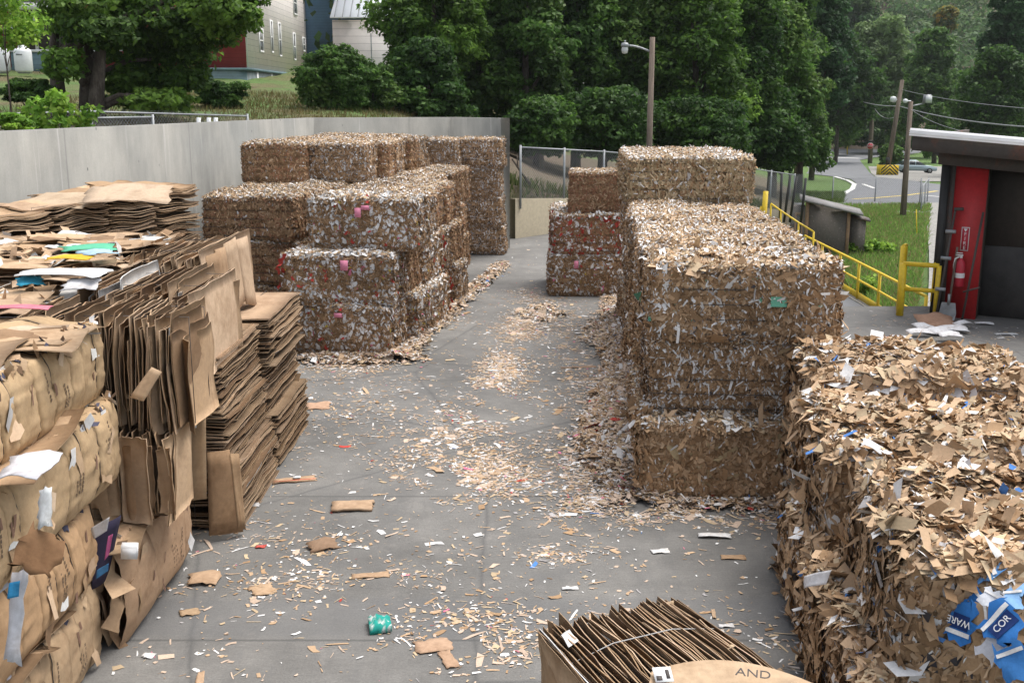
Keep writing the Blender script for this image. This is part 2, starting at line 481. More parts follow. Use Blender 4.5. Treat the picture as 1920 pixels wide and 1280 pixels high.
# palettes (linear reflectance; the top ones lightened to carry sky light)
KL, KM, KD = (0.51, 0.355, 0.225), (0.395, 0.255, 0.145), (0.255, 0.158, 0.085)
LT = (0.55, 0.425, 0.33)
TAN, OLV = (0.52, 0.40, 0.26), (0.34, 0.26, 0.15)
WH, GR, BLK = (0.74, 0.73, 0.72), (0.42, 0.40, 0.40), (0.06, 0.055, 0.06)
RED, PNK, BLU, GRN, YEL = (0.46, 0.06, 0.045), (0.66, 0.2, 0.3), (0.08, 0.22, 0.55), (0.15, 0.42, 0.3), (0.6, 0.45, 0.06)
RB = (0.34, 0.17, 0.10)
PAL = {
    'kraft':  [(KL, .15), (KM, .38), (KD, .30), (WH, .10), (GR, .015), (BLK, .012), (GRN, .003)],
    'plain':  [(KL, .24), (KM, .44), (KD, .26), (WH, .025), (OLV, .04)],
    'strips': [(KL, .14), (KM, .38), (KD, .32), (WH, .14), (GR, .01), (BLK, .01)],
    'olive':  [(TAN, .32), (OLV, .34), (KM, .18), (KD, .10), (WH, .05), (GR, .01)],
    'fleck':  [(KM, .40), (KD, .40), (KL, .05), (WH, .085), (GR, .02), (RED, .006), (PNK, .002), (YEL, .005)],
    'mixed':  [(KM, .34), (KD, .27), (KL, .18), (WH, .13), (GR, .045), (BLK, .025)],
    'redd':   [(RB, .34), (KD, .34), (KM, .18), (WH, .07), (RED, .045), (GR, .01)],
    'rust':   [(RB, .36), (KM, .38), (KD, .14), (KL, .12)],
    'brown':  [(KD, .34), (KM, .36), (RB, .16), (KL, .11), (WH, .02), (GR, .01)],
    'near':   [(KL, .22), (KM, .44), (KD, .22), (WH, .06), (GR, .02), (BLU, .006), (BLK, .02)],
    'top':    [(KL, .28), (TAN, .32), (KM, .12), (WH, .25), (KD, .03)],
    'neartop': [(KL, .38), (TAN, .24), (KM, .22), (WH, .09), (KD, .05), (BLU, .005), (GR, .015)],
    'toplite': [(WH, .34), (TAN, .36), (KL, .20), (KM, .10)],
    'nearblue': [(KL, .32), (KM, .42), (KD, .16), (WH, .05), (GR, .01), (BLU, .03), (BLK, .01)],
    'litter': [(LT, .36), (TAN, .16), (KL, .17), (KM, .12), (WH, .17), (GR, .02), (RED, .006), (PNK, .006), (KD, .01), (BLU, .003)],
}

def pick(rng, pal, n, var=0.14):
    p = PAL[pal]
    c = np.array([q[0] for q in p]); w = np.array([q[1] for q in p]); w /= w.sum()
    i = rng.choice(len(p), n, p=w)
    return c[i] * (1 + rng.uniform(-var, var, (n, 1))), i

def unit(v):
    return v / (np.linalg.norm(v, axis=1, keepdims=True) + 1e-9)

def flakes(rng, P, N, L, Wd, col, tilt=0.4, curl=0.25, dirs=None, bias=0.0, shape=None):
    """torn scraps of board: 6 vertices, two bent quads each"""
    n = len(P)
    N = unit(N + tilt * rng.normal(size=(n, 3)))
    t = rng.normal(size=(n, 3))
    if dirs is not None: t = t * (1 - bias) + dirs * bias * 2
    t = unit(t - (t * N).sum(1, keepdims=True) * N)
    b = np.cross(N, t)
    L = np.broadcast_to(L, (n,))[:, None]; Wd = np.broadcast_to(Wd, (n,))[:, None]
    cu = rng.normal(size=(n, 1)) * curl * L
    if shape is None: shape = rng.uniform(0.55, 1.0, (n, 3))
    V = np.empty((n, 6, 3))
    for k, s in enumerate((-0.5, 0.0, 0.5)):
        c = P + t * L * (s + (rng.uniform(-.12, .12, (n, 1)) if s == 0 else 0)) + N * (cu * (4 * s * s - 0.35)) + b * Wd * rng.uniform(-.15, .15, (n, 1))
        w = b * Wd * 0.5 * shape[:, k:k + 1]
        sk = t * L * rng.uniform(-.12, .12, (n, 1))
        V[:, 2 * k] = c - w + sk
        V[:, 2 * k + 1] = c + w - sk
    i = np.arange(n)[:, None] * 6
    Q = np.concatenate([i + np.array([0, 1, 3, 2]), i + np.array([2, 3, 5, 4])], 1).reshape(-1, 4)
    C = np.repeat(col, 6, axis=0)
    return V.reshape(-1, 3), Q, C

def join(parts):
    V, Q, C, n = [], [], [], 0
    for v, q, c in parts:
        V.append(v); Q.append(np.asarray(q) + n); C.append(c); n += len(v)
    return np.concatenate(V), np.concatenate(Q), np.concatenate(C)

def copy_tree(o, parent=None):
    c = o.copy(); COL.objects.link(c)
    c.parent = parent
    for ch in o.children:
        copy_tree(ch, c)
    return c

def lettering(text, size, mat, parent, loc, rot, name='lettering', extr=0.001, align='CENTER'):
    cu = bpy.data.curves.new(name, 'FONT')
    cu.body = text
    cu.size = size
    cu.extrude = extr
    cu.align_x = align
    cu.align_y = 'CENTER'
    cu.materials.append(mat)
    tmp = bpy.data.objects.new(name + '_curve', cu)
    me = bpy.data.meshes.new_from_object(tmp)
    bpy.data.objects.remove(tmp)
    if not me.materials: me.materials.append(mat)
    me.name = name
    return link(name, me, parent, loc, rot)

# ------------------------------------------------------------------ ground, terrain, roads
def sstep(x, a, b):
    t = np.clip((x - a) / (b - a), 0, 1)
    return t * t * (3 - 2 * t)

def z_right(y):
    y = np.asarray(y, float)
    return np.interp(y, [-50, 28, 52, 58, 128, 190, 240, 420], [-2.0, -2.0, -1.25, -1.35, -4.2, -4.4, 4, 60])

def terrain_z(x, y):
    x = np.asarray(x, float); y = np.asarray(y, float)
    zl = 3.2 + 0.06 * (np.minimum(y, 95) - 32) - 0.05 * (np.clip(x, -60, 10) + 12)
    zl = zl + np.maximum(0, y - 120) * 0.15
    d = x * -0.763 + (y - 31.8) * 0.645
    s = (x * 12 + (y - 31.8) * 14.2) / 18.6
    zb = np.clip(1.15 - 0.09 * s, -2.2, 1.3)
    zm = zb + np.clip(d, 0, 40) * 0.10
    wl_ = sstep(-x, -3, 6)
    zbank = zm * (1 - wl_) + zl * wl_
    u = x / np.maximum(y, 1)
    w = np.minimum(sstep(d, 0.0, 0.8), sstep(0.272 - u, 0, 0.05))
    # under the yard everything is low
    zr = z_right(y)
    z = zr * (1 - w) + zbank * w
    # strip behind the long left wall (wall line), near the camera
    xw = np.interp(y, [0, 16.7, 30.8], [-10.5, -7.76, -5.5])
    left = sstep(xw - x, 0.1, 0.5) * (y < 31.5)
    z = np.where(y < 31.5, z_right(y) * (1 - left) + zl * left, z)
    back = (x < -0.3) & (y >= 31.5) & (y < 34)
    z = np.where(back, zl * sstep(-x, 0.3, 1.5) + z * (1 - sstep(-x, 0.3, 1.5)), z)
    return z

xs = np.unique(np.concatenate([np.arange(-420, -60, 20), np.arange(-60, 64, 1.0), np.arange(64, 460, 18)]))
ys = np.unique(np.concatenate([np.arange(-40, 10, 5), np.arange(10, 72, 0.8), np.arange(72, 200, 3), np.arange(200, 640, 16)]))
X, Y = np.meshgrid(xs, ys)
rng = np.random.default_rng(5)
Zt = terrain_z(X, Y)
rough = (np.sin(X * 1.7 + Y * 0.6) * np.sin(Y * 1.3 - X * 0.4) * 0.06 + rng.normal(size=X.shape) * 0.02)
u_ = X / np.maximum(Y, 1)
rd = (u_ > 0.19) & (Y > 54) & (Y < 200)
Zt = Zt + np.where(rd, 0, rough)
V = np.stack([X, Y, Zt], -1).reshape(-1, 3)
nx, ny = len(xs), len(ys)
I = (np.arange(ny - 1)[:, None] * nx + np.arange(nx - 1)[None]).ravel()
Q = np.stack([I, I + 1, I + nx + 1, I + nx], 1)
tr = np.zeros((len(V), 3))
xv, yv = V[:, 0], V[:, 1]
dv = xv * -0.763 + (yv - 31.8) * 0.645
earth = np.maximum(sstep(dv, -0.5, 1) * sstep(xv, -6, 0) * (yv < 75) * 0.9, (yv > 186) * .97)
strip = (yv < 36) * (xv < -5) * 0.8
tr[:, 0] = np.maximum(earth, strip)
tr[:, 1] = sstep(xv / np.maximum(yv, 1), 0.1, 0.2) * 0.9
tag(link('ground', mesh_data('ground', V, Q, M['terrain'], tr, smooth=True)), kind='structure')

# yard slab
def prism(pts, z0, z1):
    k = len(pts)
    b = MB()
    V = [(p[0], p[1], z1) for p in pts] + [(p[0], p[1], z0) for p in pts]
    return V, k

def slab(name, pts, z0, z1, mat, kind='structure'):
    import bmesh
    bm = bmesh.new()
    top = [bm.verts.new((p[0], p[1], p[2] if len(p) > 2 else z1)) for p in pts]
    bot = [bm.verts.new((p[0], p[1], z0)) for p in pts]
    bm.faces.new(top)
    bm.faces.new(bot[::-1])
    k = len(pts)
    for i in range(k):
        bm.faces.new((top[i], bot[i], bot[(i + 1) % k], top[(i + 1) % k]))
    bmesh.ops.recalc_face_normals(bm, faces=bm.faces)
    me = bpy.data.meshes.new(name)
    bm.to_mesh(me); bm.free()
    me.materials.append(mat)
    o = link(name, me)
    if kind: tag(o, kind=kind)
    return o

slab('yard_floor', [(-9.6, 0), (16, 0), (16, 21.3), (6.2, 21.3), (6.2, 33.5), (2.8, 34.9), (-6.5, 31.6)], -2.6, 0.0, M['floor'])
slab('lower_dock', [(6.25, 21.35, -1.78), (10.35, 21.35, -1.78), (10.45, 38.6, -1.78), (6.25, 38.6, -1.78)], -3.0, 0, M['asphalt'])
slab('dock_kerb', [(10.1, 21.4, -1.76), (10.55, 21.4, -1.76), (10.65, 38.5, -1.76), (10.2, 38.5, -1.76)], -3.0, 0, M['gravel'])

# road surface on the valley floor
def ground_pt(px, py, lift=0.05):
    y = 60.0
    d = ray(px, py)
    for _ in range(60):
        z = float(z_right(y)) + lift
        t = (z - HC) / d[2]
        y = 0.5 * y + 0.5 * d[1] * t
    return np.array([d[0] * y / d[1], y, float(z_right(y)) + lift])

def strip_rows(name, rows, mat, lift, n=6, sub=6):
    P = []
    ext = []
    for (a, b) in zip(rows[:-1], rows[1:]):
        for k in range(sub):
            f = k / sub
            ext.append(tuple(a[i] * (1 - f) + b[i] * f for i in range(3)))
    ext.append(rows[-1])
    for (py, xl, xr) in ext:
        for k in range(n + 1):
            P.append(ground_pt(xl + (xr - xl) * k / n, py, lift))
    m = n + 1
    Q = [(r * m + k, r * m + k + 1, (r + 1) * m + k + 1, (r + 1) * m + k) for r in range(len(ext) - 1) for k in range(n)]
    return tag(link(name, mesh_data(name, P, Q, mat)), kind='structure')

strip_rows('road', [(398, 1330, 1990), (385, 1330, 1990), (371, 1340, 1960), (365, 1520, 1940), (358, 1590, 1900), (350, 1603, 1800), (343, 1605, 1740),
                    (336, 1596, 1690), (331, 1565, 1640), (323, 1490, 1630), (315, 1480, 1624), (307, 1490, 1617), (300, 1500, 1612),
                    (295, 1500, 1640), (290, 1480, 1700), (284, 1470, 1740), (280.5, 1470, 1760)], M['asphalt'], 0.06)
strip_rows('forecourt', [(340, 1720, 1990), (333, 1645, 1900), (325, 1634, 1860), (317, 1630, 1800), (312, 1628, 1780)], M['gravel'], 0.05)
def line_px(name, pts, w, mat, lift=0.075):
    P, Q = [], []
    pts2 = []
    for a, b in zip(pts[:-1], pts[1:]):
        for k in range(8):
            pts2.append((a[0] + (b[0] - a[0]) * k / 8, a[1] + (b[1] - a[1]) * k / 8))
    pts2.append(pts[-1])
    G = [ground_pt(x, y, lift) for x, y in pts2]
    for i, g in enumerate(G):
        d = G[min(i + 1, len(G) - 1)] - G[max(i - 1, 0)]
        nrm = np.array([-d[1], d[0], 0]); nrm /= np.linalg.norm(nrm) + 1e-9
        P += [g - nrm * w / 2, g + nrm * w / 2]
    Q = [(2 * i, 2 * i + 2, 2 * i + 3, 2 * i + 1) for i in range(len(G) - 1)]
    return tag(link(name, mesh_data(name, P, Q, mat)), kind='structure')
line_px('road_edge_line', [(1540, 372), (1580, 364), (1598, 354), (1602, 345), (1590, 338), (1565, 331)], 0.35, M['paint_w'])
line_px('road_centre_line', [(1600, 373), (1640, 371), (1700, 366), (1757, 358)], 0.3, M['paint_y'])
line_px('road_stop_line', [(1561, 295), (1612, 297)], 1.2, M['paint_w'])
line_px('road_lane_line', [(1618, 345), (1640, 353)], 0.3, M['paint_w'])
line_px('road_edge_line', [(1540, 288), (1620, 290), (1650, 289)], 0.8, M['paint_w'])
line_px('road_edge_line', [(1728, 366), (1800, 372)], 0.3, M['paint_w'])
strip_rows('gravel_path', [(600, 1738, 1800), (520, 1742, 1790), (470, 1742, 1775), (430, 1738, 1765), (395, 1730, 1768), (380, 1725, 1775)], M['gravel'], 0.09)

# ------------------------------------------------------------------ big concrete wall
WALLP = [(-10.3, 0.5), (-7.76, 16.7), (-5.5, 30.8), (-1.75, 31.8), (-0.30, 29.9)]
WZ = 3.55
def poly_wall(name, pts, th, z0, z1, mat, label, cat, cap=None):
    pts = [np.array(p, float) for p in pts]
    off = []
    for i, p in enumerate(pts):
        ns = []
        for a, b in ((i - 1, i), (i, i + 1)):
            if a >= 0 and b < len(pts):
                d = pts[b] - pts[a]; d /= np.linalg.norm(d)
                ns.append(np.array([-d[1], d[0]]))
        n_ = sum(ns); n_ /= np.linalg.norm(n_)
        n_ /= max(0.35, n_ @ ns[0])
        off.append(p + n_ * th)
    b = MB()
    zt = z1 if hasattr(z1, '__len__') else [z1] * len(pts)
    zb = z0 if hasattr(z0, '__len__') else [z0] * len(pts)
    V, Q = [], []
    for p, q, a, c in zip(pts, off, zb, zt):
        V += [(p[0], p[1], a), (p[0], p[1], c), (q[0], q[1], c), (q[0], q[1], a)]
    for i in range(len(pts) - 1):
        for k in range(4):
            Q.append((4 * i + k, 4 * i + (k + 1) % 4, 4 * i + 4 + (k + 1) % 4, 4 * i + 4 + k))
    Q += [(0, 1, 2, 3), (4 * len(pts) - 4, 4 * len(pts) - 1, 4 * len(pts) - 2, 4 * len(pts) - 3)]
    b.add(V, Q)
    o = b.build(name, mat)
    return tag(o, label, cat)
poly_wall('retaining_wall', WALLP, 0.3, -1.0, WZ, M['wall'], 'tall grey board-marked concrete wall running behind the bales on the house side', 'wall')
poly_wall('retaining_wall', [(0.1, 32.2), (3.0, 35.6), (6.4, 39.6), (12.0, 46.2)], 0.3, -2.4, [1.18, 0.9, 0.45, -0.55], M['lowwall'],
          'low tan concrete wall with rust stain under the chain link fence', 'wall')

# yellow guard on the wall end
b = MB()
b.box(-0.03, 0.03, -0.03, 0.03, 0, 1.45)
b.hexa([(-.10, -.05, 0), (.035, -.05, 0), (.035, .0, 0), (-.10, .0, 0), (-.04, -.05, .62), (.035, -.05, .62), (.035, .0, .62), (-.04, .0, .62)])
b.build('corner_guard', M['yellow'], loc=(-0.27, 29.82, 0))
tag(bpy.data.objects['corner_guard'], 'yellow painted strip guard on the end of the tall concrete wall', 'guard')
for i, px in enumerate((370, 389, 402)):
    p = at_y(px, 236, 29.6)
    b = MB(); b.tube([(0, 0, 0), (0.05, 0, 0.62)], 0.055, 10)
    tag(b.build('plastic_pipe', M['tank'], loc=(p[0], 29.6, 2.95), smooth=True),
        ['white pipe stub above the wall, standing apart from the other two', 'middle of the three white pipe stubs above the wall', 'white pipe stub above the wall nearest the bush'][i], 'pipe', 'white pipe stubs behind the concrete wall')

# ------------------------------------------------------------------ chain link fences
def fence(name, pts, h, label, spacing=0.075, wire=0.005, post_gap=None, postr=0.035, rail=True, barbs=False, postmat='galv', lean=None):
    root = empty(name, pts[0], 0, label, 'fence')
    o0 = np.array(pts[0], float)
    P = [np.array(p, float) - o0 for p in pts]
    posts = []
    for a, c in zip(P[:-1], P[1:]):
        L = np.linalg.norm(c - a)
        k = max(1, int(round(L / (post_gap or 3.0))))
        for j in range(k): posts.append(a + (c - a) * j / k)
    posts.append(P[-1])
    for i, p in enumerate(posts):
        b = MB(); b.tube([(0, 0, -0.3), (0, 0, h + 0.06)], postr, 8)
        b.build('post', M[postmat], root, loc=p, smooth=True)
    if rail:
        b = MB(); b.tube([p + np.array([0, 0, h]) for p in P], postr * 0.65, 8)
        b.build('top_rail', M['galv'], root, smooth=True)
    V, Q, n = [], [], 0
    for a, c in zip(P[:-1], P[1:]):
        L = np.linalg.norm((c - a)[:2]); dz = c[2] - a[2]
        d = (c - a) / L
        nn = np.array([-d[1], d[0], 0])
        s = np.arange(-h, L, spacing * 1.41)
        for sg in (1, -1):
            s0 = s if sg == 1 else s + h
            s1 = s + h if sg == 1 else s
            # clip to [0, L]
            za, zb_ = np.zeros_like(s), np.full_like(s, h)
            A0, A1 = s0.copy(), s1.copy()
            for lo, hi in ((0, L),):
                for arrs in ((A0, A1, za, zb_), (A1, A0, zb_, za)):
                    x0, x1, z0, z1 = arrs
                    m = x0 < lo; f = np.where(m, (lo - x0) / (x1 - x0 + 1e-9), 0); z0 += f * (z1 - z0); x0 += f * (x1 - x0)
                    m = x0 > hi; f = np.where(m, (hi - x0) / (x1 - x0 + 1e-9), 0); z0 += f * (z1 - z0); x0 += f * (x1 - x0)
            p0 = a + d * A0[:, None]; p0[:, 2] += za
            p1 = a + d * A1[:, None]; p1[:, 2] += zb_
            w = d * wire * 0.7; w = w + np.array([0, 0, -sg * wire * 0.7])
            quad = np.stack([p0 - w / 2, p0 + w / 2, p1 + w / 2, p1 - w / 2], 1)
            V.append(quad.reshape(-1, 3)); Q.append(np.arange(len(s) * 4).reshape(-1, 4) + n); n += len(s) * 4
        if barbs:
            s = np.arange(0, L, spacing * 1.41)
            p0 = a + d * s[:, None]; p0[:, 2] += h
            for sg in (1, -1):
                p1 = p0 + d * (0.035 * sg) + np.array([0, 0, 0.07])
                w = d * wire / 2
                quad = np.stack([p0 - w, p0 + w, p1 + w, p1 - w], 1)
                V.append(quad.reshape(-1, 3)); Q.append(np.arange(len(s) * 4).reshape(-1, 4) + n); n += len(s) * 4
    link('chain_link', mesh_data('chain_link', np.concatenate(V), np.concatenate(Q), M['chain']), root)
    return root
fence('chain_link_fence', [(0.25, 32.35, 1.18), (3.0, 35.75, 0.9), (6.4, 39.7, 0.45), (12.0, 46.35, -0.55)], 1.5,
      'galvanised chain link fence on top of the low tan wall', post_gap=2.3, postr=0.034, wire=0.006)
zt = lambda x, y: float(terrain_z(x, y))
fence('chain_link_fence', [(-13.5, 21.5, 2.6), (-9.6, 25.2, 2.72), (-7.3, 30.5, 2.55)], 1.05,
      'sagging wire mesh fence with bent top behind the tall concrete wall', spacing=0.07, wire=0.005, rail=True, barbs=True, post_gap=4.6)
g = [ground_pt(px, py, 0) for px, py in ((1480, 378), (1560, 380), (1640, 380), (1724, 384))]
fence('chain_link_fence', g, 1.35, 'chain link fence along the roadside at the head of the grass bank', post_gap=1.9, wire=0.007, rail=False, postmat='galv')
p1, p2 = ground_pt(1726, 400, 0), ground_pt(1738, 380, 0)
fence('chain_link_fence', [p1, p2], 1.3, 'short wire fence end panel turning the corner by the gravel path', post_gap=4, wire=0.02, spacing=0.08)
a_, c_ = at_y(176, 248, 25.0), at_y(330, 240, 27.3)
fence('chain_link_fence', [(a_[0], 24.6, 2.75), (c_[0] - .3, 26.5, 2.75)], 0.88, 'low bright pipe topped fence just above the concrete wall by the vine', wire=0.004, post_gap=6)

# ------------------------------------------------------------------ shredded bales
def wavy(P, seed, amp=1.0):
    r = np.random.default_rng(seed)
    o = np.zeros(len(P))
    for k in range(5):
        f = r.normal(size=3) * (2.0 + 1.6 * k)
        o += np.sin(P @ f + r.uniform(0, 6)) / (1 + 0.6 * k)
    return o * 0.5 * amp

def round_box(P, half, r, seed, amp, wires):
    """pull points of a box onto a rounded, slightly lumpy box; returns point, normal"""
    inner = np.clip(P, -(half - r), half - r)
    D = P - inner
    Nn = unit(D)
    q = inner + Nn * r
    dis = wavy(P, seed, amp)
    side = np.abs(Nn[:, 2]) < 0.6
    for zk in wires:
        dis = dis - np.where(side, 0.035 * np.exp(-((P[:, 2] - zk) / 0.022) ** 2), 0)
    return q + Nn * dis[:, None], Nn

def shred_mesh(name, w, d, h, n, pal, ptop, seed, scale=1.0, big=0.0, loose=1.0, amp=0.03, wires=5, r=0.09, front_bias=1.0):
    rng = np.random.default_rng(seed)
    half = np.array([w, d, h]) / 2
    wz = [(-0.5 + (k + 0.6) / (wires + 0.2)) * h for k in range(wires)]
    # core
    parts = []
    m = 15
    g = np.linspace(-1, 1, m)
    A, B = np.meshgrid(g, g)
    a, b_ = A.ravel(), B.ravel()
    I = (np.arange(m - 1)[:, None] * m + np.arange(m - 1)[None]).ravel()
    q0 = np.stack([I, I + 1, I + m + 1, I + m], 1)
    for ax in range(3):
        for sg in (-1, 1):
            P = np.zeros((m * m, 3))
            P[:, ax] = sg
            P[:, (ax + 1) % 3] = a
            P[:, (ax + 2) % 3] = b_
            p, nn = round_box(P * half, half, r, seed, amp, [])
            p = p - nn * 0.035
            qq = q0 if sg > 0 else q0[:, ::-1]
            c = np.array(KD) * 0.8 * (1 + rng.uniform(-.3, .3, (m * m, 1)))
            parts.append((p, qq, c))
    # scraps
    areas = {(0, -1): d * h, (0, 1): d * h, (1, -1): w * h * front_bias, (1, 1): w * h * 0.6, (2, 1): w * d * 1.15}
    tot = sum(areas.values())
    for (ax, sg), ar in areas.items():
        k = int(n * ar / tot)
        P = np.zeros((k, 3))
        P[:, ax] = sg
        P[:, (ax + 1) % 3] = rng.uniform(-1, 1, k)
        P[:, (ax + 2) % 3] = rng.uniform(-1, 1, k)
        p, nn = round_box(P * half, half, r, seed, amp, wz)
        top = ax == 2
        # clumpy palette: patches of one source of waste
        col, ci = pick(rng, ptop if top else pal, k)  # top scraps take the lighter palette, sky brightness put into their colour
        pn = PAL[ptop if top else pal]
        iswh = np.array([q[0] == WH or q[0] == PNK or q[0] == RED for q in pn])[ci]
        clump = wavy(p, seed + 77, 1.0)
        col = col * (1 + 0.20 * clump[:, None])
        kind = rng.random(k)
        L = np.where(kind < 0.5, rng.uniform(.035, .095, k), np.where(kind < 0.82, rng.uniform(.05, .14, k), rng.uniform(.03, .065, k)))
        Wd = np.where(kind < 0.5, rng.uniform(.018, .045, k), np.where(kind < 0.82, rng.uniform(.008, .017, k), rng.uniform(.028, .05, k)))
        shape = rng.uniform(0.45, 1.0, (k, 3))
        st = (kind >= 0.5) & (kind < 0.82)
        shape[st] = 1.0
        if pal == 'fleck' or pal == 'redd':
            rw = iswh & (rng.random(k) < 0.8)
            shape[rw] = (0.5, 1.0, 0.5)
            L[rw] = rng.uniform(.06, .14, rw.sum()); Wd[rw] = rng.uniform(.035, .075, rw.sum())
            tl_w = rw
        if pal in ('kraft', 'strips', 'plain') and not top:
            rw = iswh
            shape[rw] = rng.uniform(.6, 1.0, (rw.sum(), 3))
            L[rw] = rng.uniform(.05, .15, rw.sum()); Wd[rw] = rng.uniform(.010, .026, rw.sum())
        sc = np.full(k, scale * (1.0 if 'near' in pal or top else 1.14))
        bg_ = rng.random(k) < big
        sc[bg_] *= rng.uniform(1.6, 2.7, bg_.sum()) * (rng.uniform(.7, 1.3, bg_.sum()))
        L, Wd = L * sc, Wd * np.where(bg_, sc * 1.25, sc)
        edge = np.abs(nn).max(1) < 0.93
        tilt = np.where(top, 0.30 * loose, np.where(edge, 0.34, 0.17))[:, None]
        curl = 0.17 if top else 0.10
        p = p + nn * (np.abs(rng.normal(size=(k, 1))) * (0.018 if top else 0.009) * loose - .004)
        lift = rng.random(k) < ((0.05 if top else 0.028) * loose)
        tilt[lift] = 0.8
        p[lift] += nn[lift] * 0.015
        down = np.tile(np.array([0, 0, -1.0]), (k, 1))
        if 'near' in pal:
            shape = np.where(st[:, None], 1.0, rng.uniform(.72, 1.12, (k, 3)))
            tilt = np.where(bg_[:, None], tilt * .6, tilt * .8)
            drift = np.tile(np.array([.95, .3, 0.0]), (k, 1)) if top else down
            parts.append(flakes(rng, p, nn, L, Wd, col, tilt, curl * 1.2, drift, 0.45, shape))
        else:
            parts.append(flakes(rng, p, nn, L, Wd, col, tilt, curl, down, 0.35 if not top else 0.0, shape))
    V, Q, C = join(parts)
    V[:, 2] += h / 2
    V[:, 2] = np.maximum(V[:, 2], 0.002)
    return mesh_data(name, V, Q, M['scrap'], C), [z + h / 2 for z in wz]

def wire_loop(w, d, z, sag=0.0):
    b = MB()
    x, y = w / 2 - 0.012, d / 2 - 0.012
    rr = 0.09
    pts = []
    for (cx, cy, a0) in ((x - rr, y - rr, 0), (-x + rr, y - rr, 90), (-x + rr, -y + rr, 180), (x - rr, -y + rr, 270)):
        for k in range(4):
            t = R(a0 + 30 * k)
            pts.append((cx + rr * math.cos(t), cy + rr * math.sin(t), z))
    pts.append(pts[0])
    b.tube(pts, 0.004, 4, caps=False)
    return b

def make_bale(kind, wires=True):
    cfg = KINDS_[kind]
    me, wz = shred_mesh('shredded_bale', **cfg)
    o = link('shredded_bale', me)
    for z in wz[:cfg.get('wires', 5)]:
        wire_loop(cfg['w'], cfg['d'], z).build('baling_wire', M['wire'], o)
    return o

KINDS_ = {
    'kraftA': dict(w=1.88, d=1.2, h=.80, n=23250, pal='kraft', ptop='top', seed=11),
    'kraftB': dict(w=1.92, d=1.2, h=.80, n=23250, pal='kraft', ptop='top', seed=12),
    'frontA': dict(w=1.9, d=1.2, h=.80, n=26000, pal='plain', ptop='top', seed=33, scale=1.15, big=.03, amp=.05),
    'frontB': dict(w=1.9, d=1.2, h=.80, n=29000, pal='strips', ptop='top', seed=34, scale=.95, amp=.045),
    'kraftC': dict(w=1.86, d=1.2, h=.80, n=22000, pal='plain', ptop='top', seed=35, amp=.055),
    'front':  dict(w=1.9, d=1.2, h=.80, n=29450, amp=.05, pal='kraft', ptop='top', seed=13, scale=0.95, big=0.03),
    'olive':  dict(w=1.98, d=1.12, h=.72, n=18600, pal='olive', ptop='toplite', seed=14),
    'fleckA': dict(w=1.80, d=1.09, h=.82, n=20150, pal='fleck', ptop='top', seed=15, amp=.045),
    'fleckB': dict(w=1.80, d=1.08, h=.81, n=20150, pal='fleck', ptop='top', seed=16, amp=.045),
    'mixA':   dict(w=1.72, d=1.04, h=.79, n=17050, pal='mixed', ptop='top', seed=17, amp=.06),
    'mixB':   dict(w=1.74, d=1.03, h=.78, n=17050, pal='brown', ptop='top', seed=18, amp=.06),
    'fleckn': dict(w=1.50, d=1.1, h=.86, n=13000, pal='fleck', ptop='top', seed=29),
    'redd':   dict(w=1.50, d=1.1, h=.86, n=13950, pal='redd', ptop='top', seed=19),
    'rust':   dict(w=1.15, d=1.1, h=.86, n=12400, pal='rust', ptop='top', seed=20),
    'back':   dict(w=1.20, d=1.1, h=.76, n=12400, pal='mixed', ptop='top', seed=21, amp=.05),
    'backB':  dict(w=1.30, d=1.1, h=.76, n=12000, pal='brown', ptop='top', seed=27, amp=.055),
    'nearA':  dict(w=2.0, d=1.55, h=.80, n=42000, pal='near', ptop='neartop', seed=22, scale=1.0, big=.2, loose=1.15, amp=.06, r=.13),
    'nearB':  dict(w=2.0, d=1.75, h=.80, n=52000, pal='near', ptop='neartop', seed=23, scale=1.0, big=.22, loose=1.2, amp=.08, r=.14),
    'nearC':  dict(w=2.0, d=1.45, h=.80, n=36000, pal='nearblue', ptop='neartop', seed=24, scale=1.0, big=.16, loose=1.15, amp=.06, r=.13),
}
PROTO = {}
jr = random.Random(3)
def put(kind, x, y, z, yaw, label, group, flip=None, pal=None):
    if kind not in PROTO:
        o = PROTO[kind] = make_bale(kind)
    else:
        o = copy_tree(PROTO[kind])
    f = jr.random() < 0.5 if flip is None else flip
    o.location = (x, y, z)
    o.rotation_euler = (0, 0, yaw + (math.pi if f else 0))
    tag(o, label, 'bale', group)
    return o

def frame(o, yaw_deg):
    c, s = math.cos(R(yaw_deg)), math.sin(R(yaw_deg))
    return np.array(o, float), np.array([c, s]), np.array([-s, c])

ORD = ['frontmost', 'second', 'third', 'fourth', 'fifth', 'sixth', 'seventh', 'eighth', 'ninth']
TIER = ['bottom', 'middle', 'upper', 'topmost']
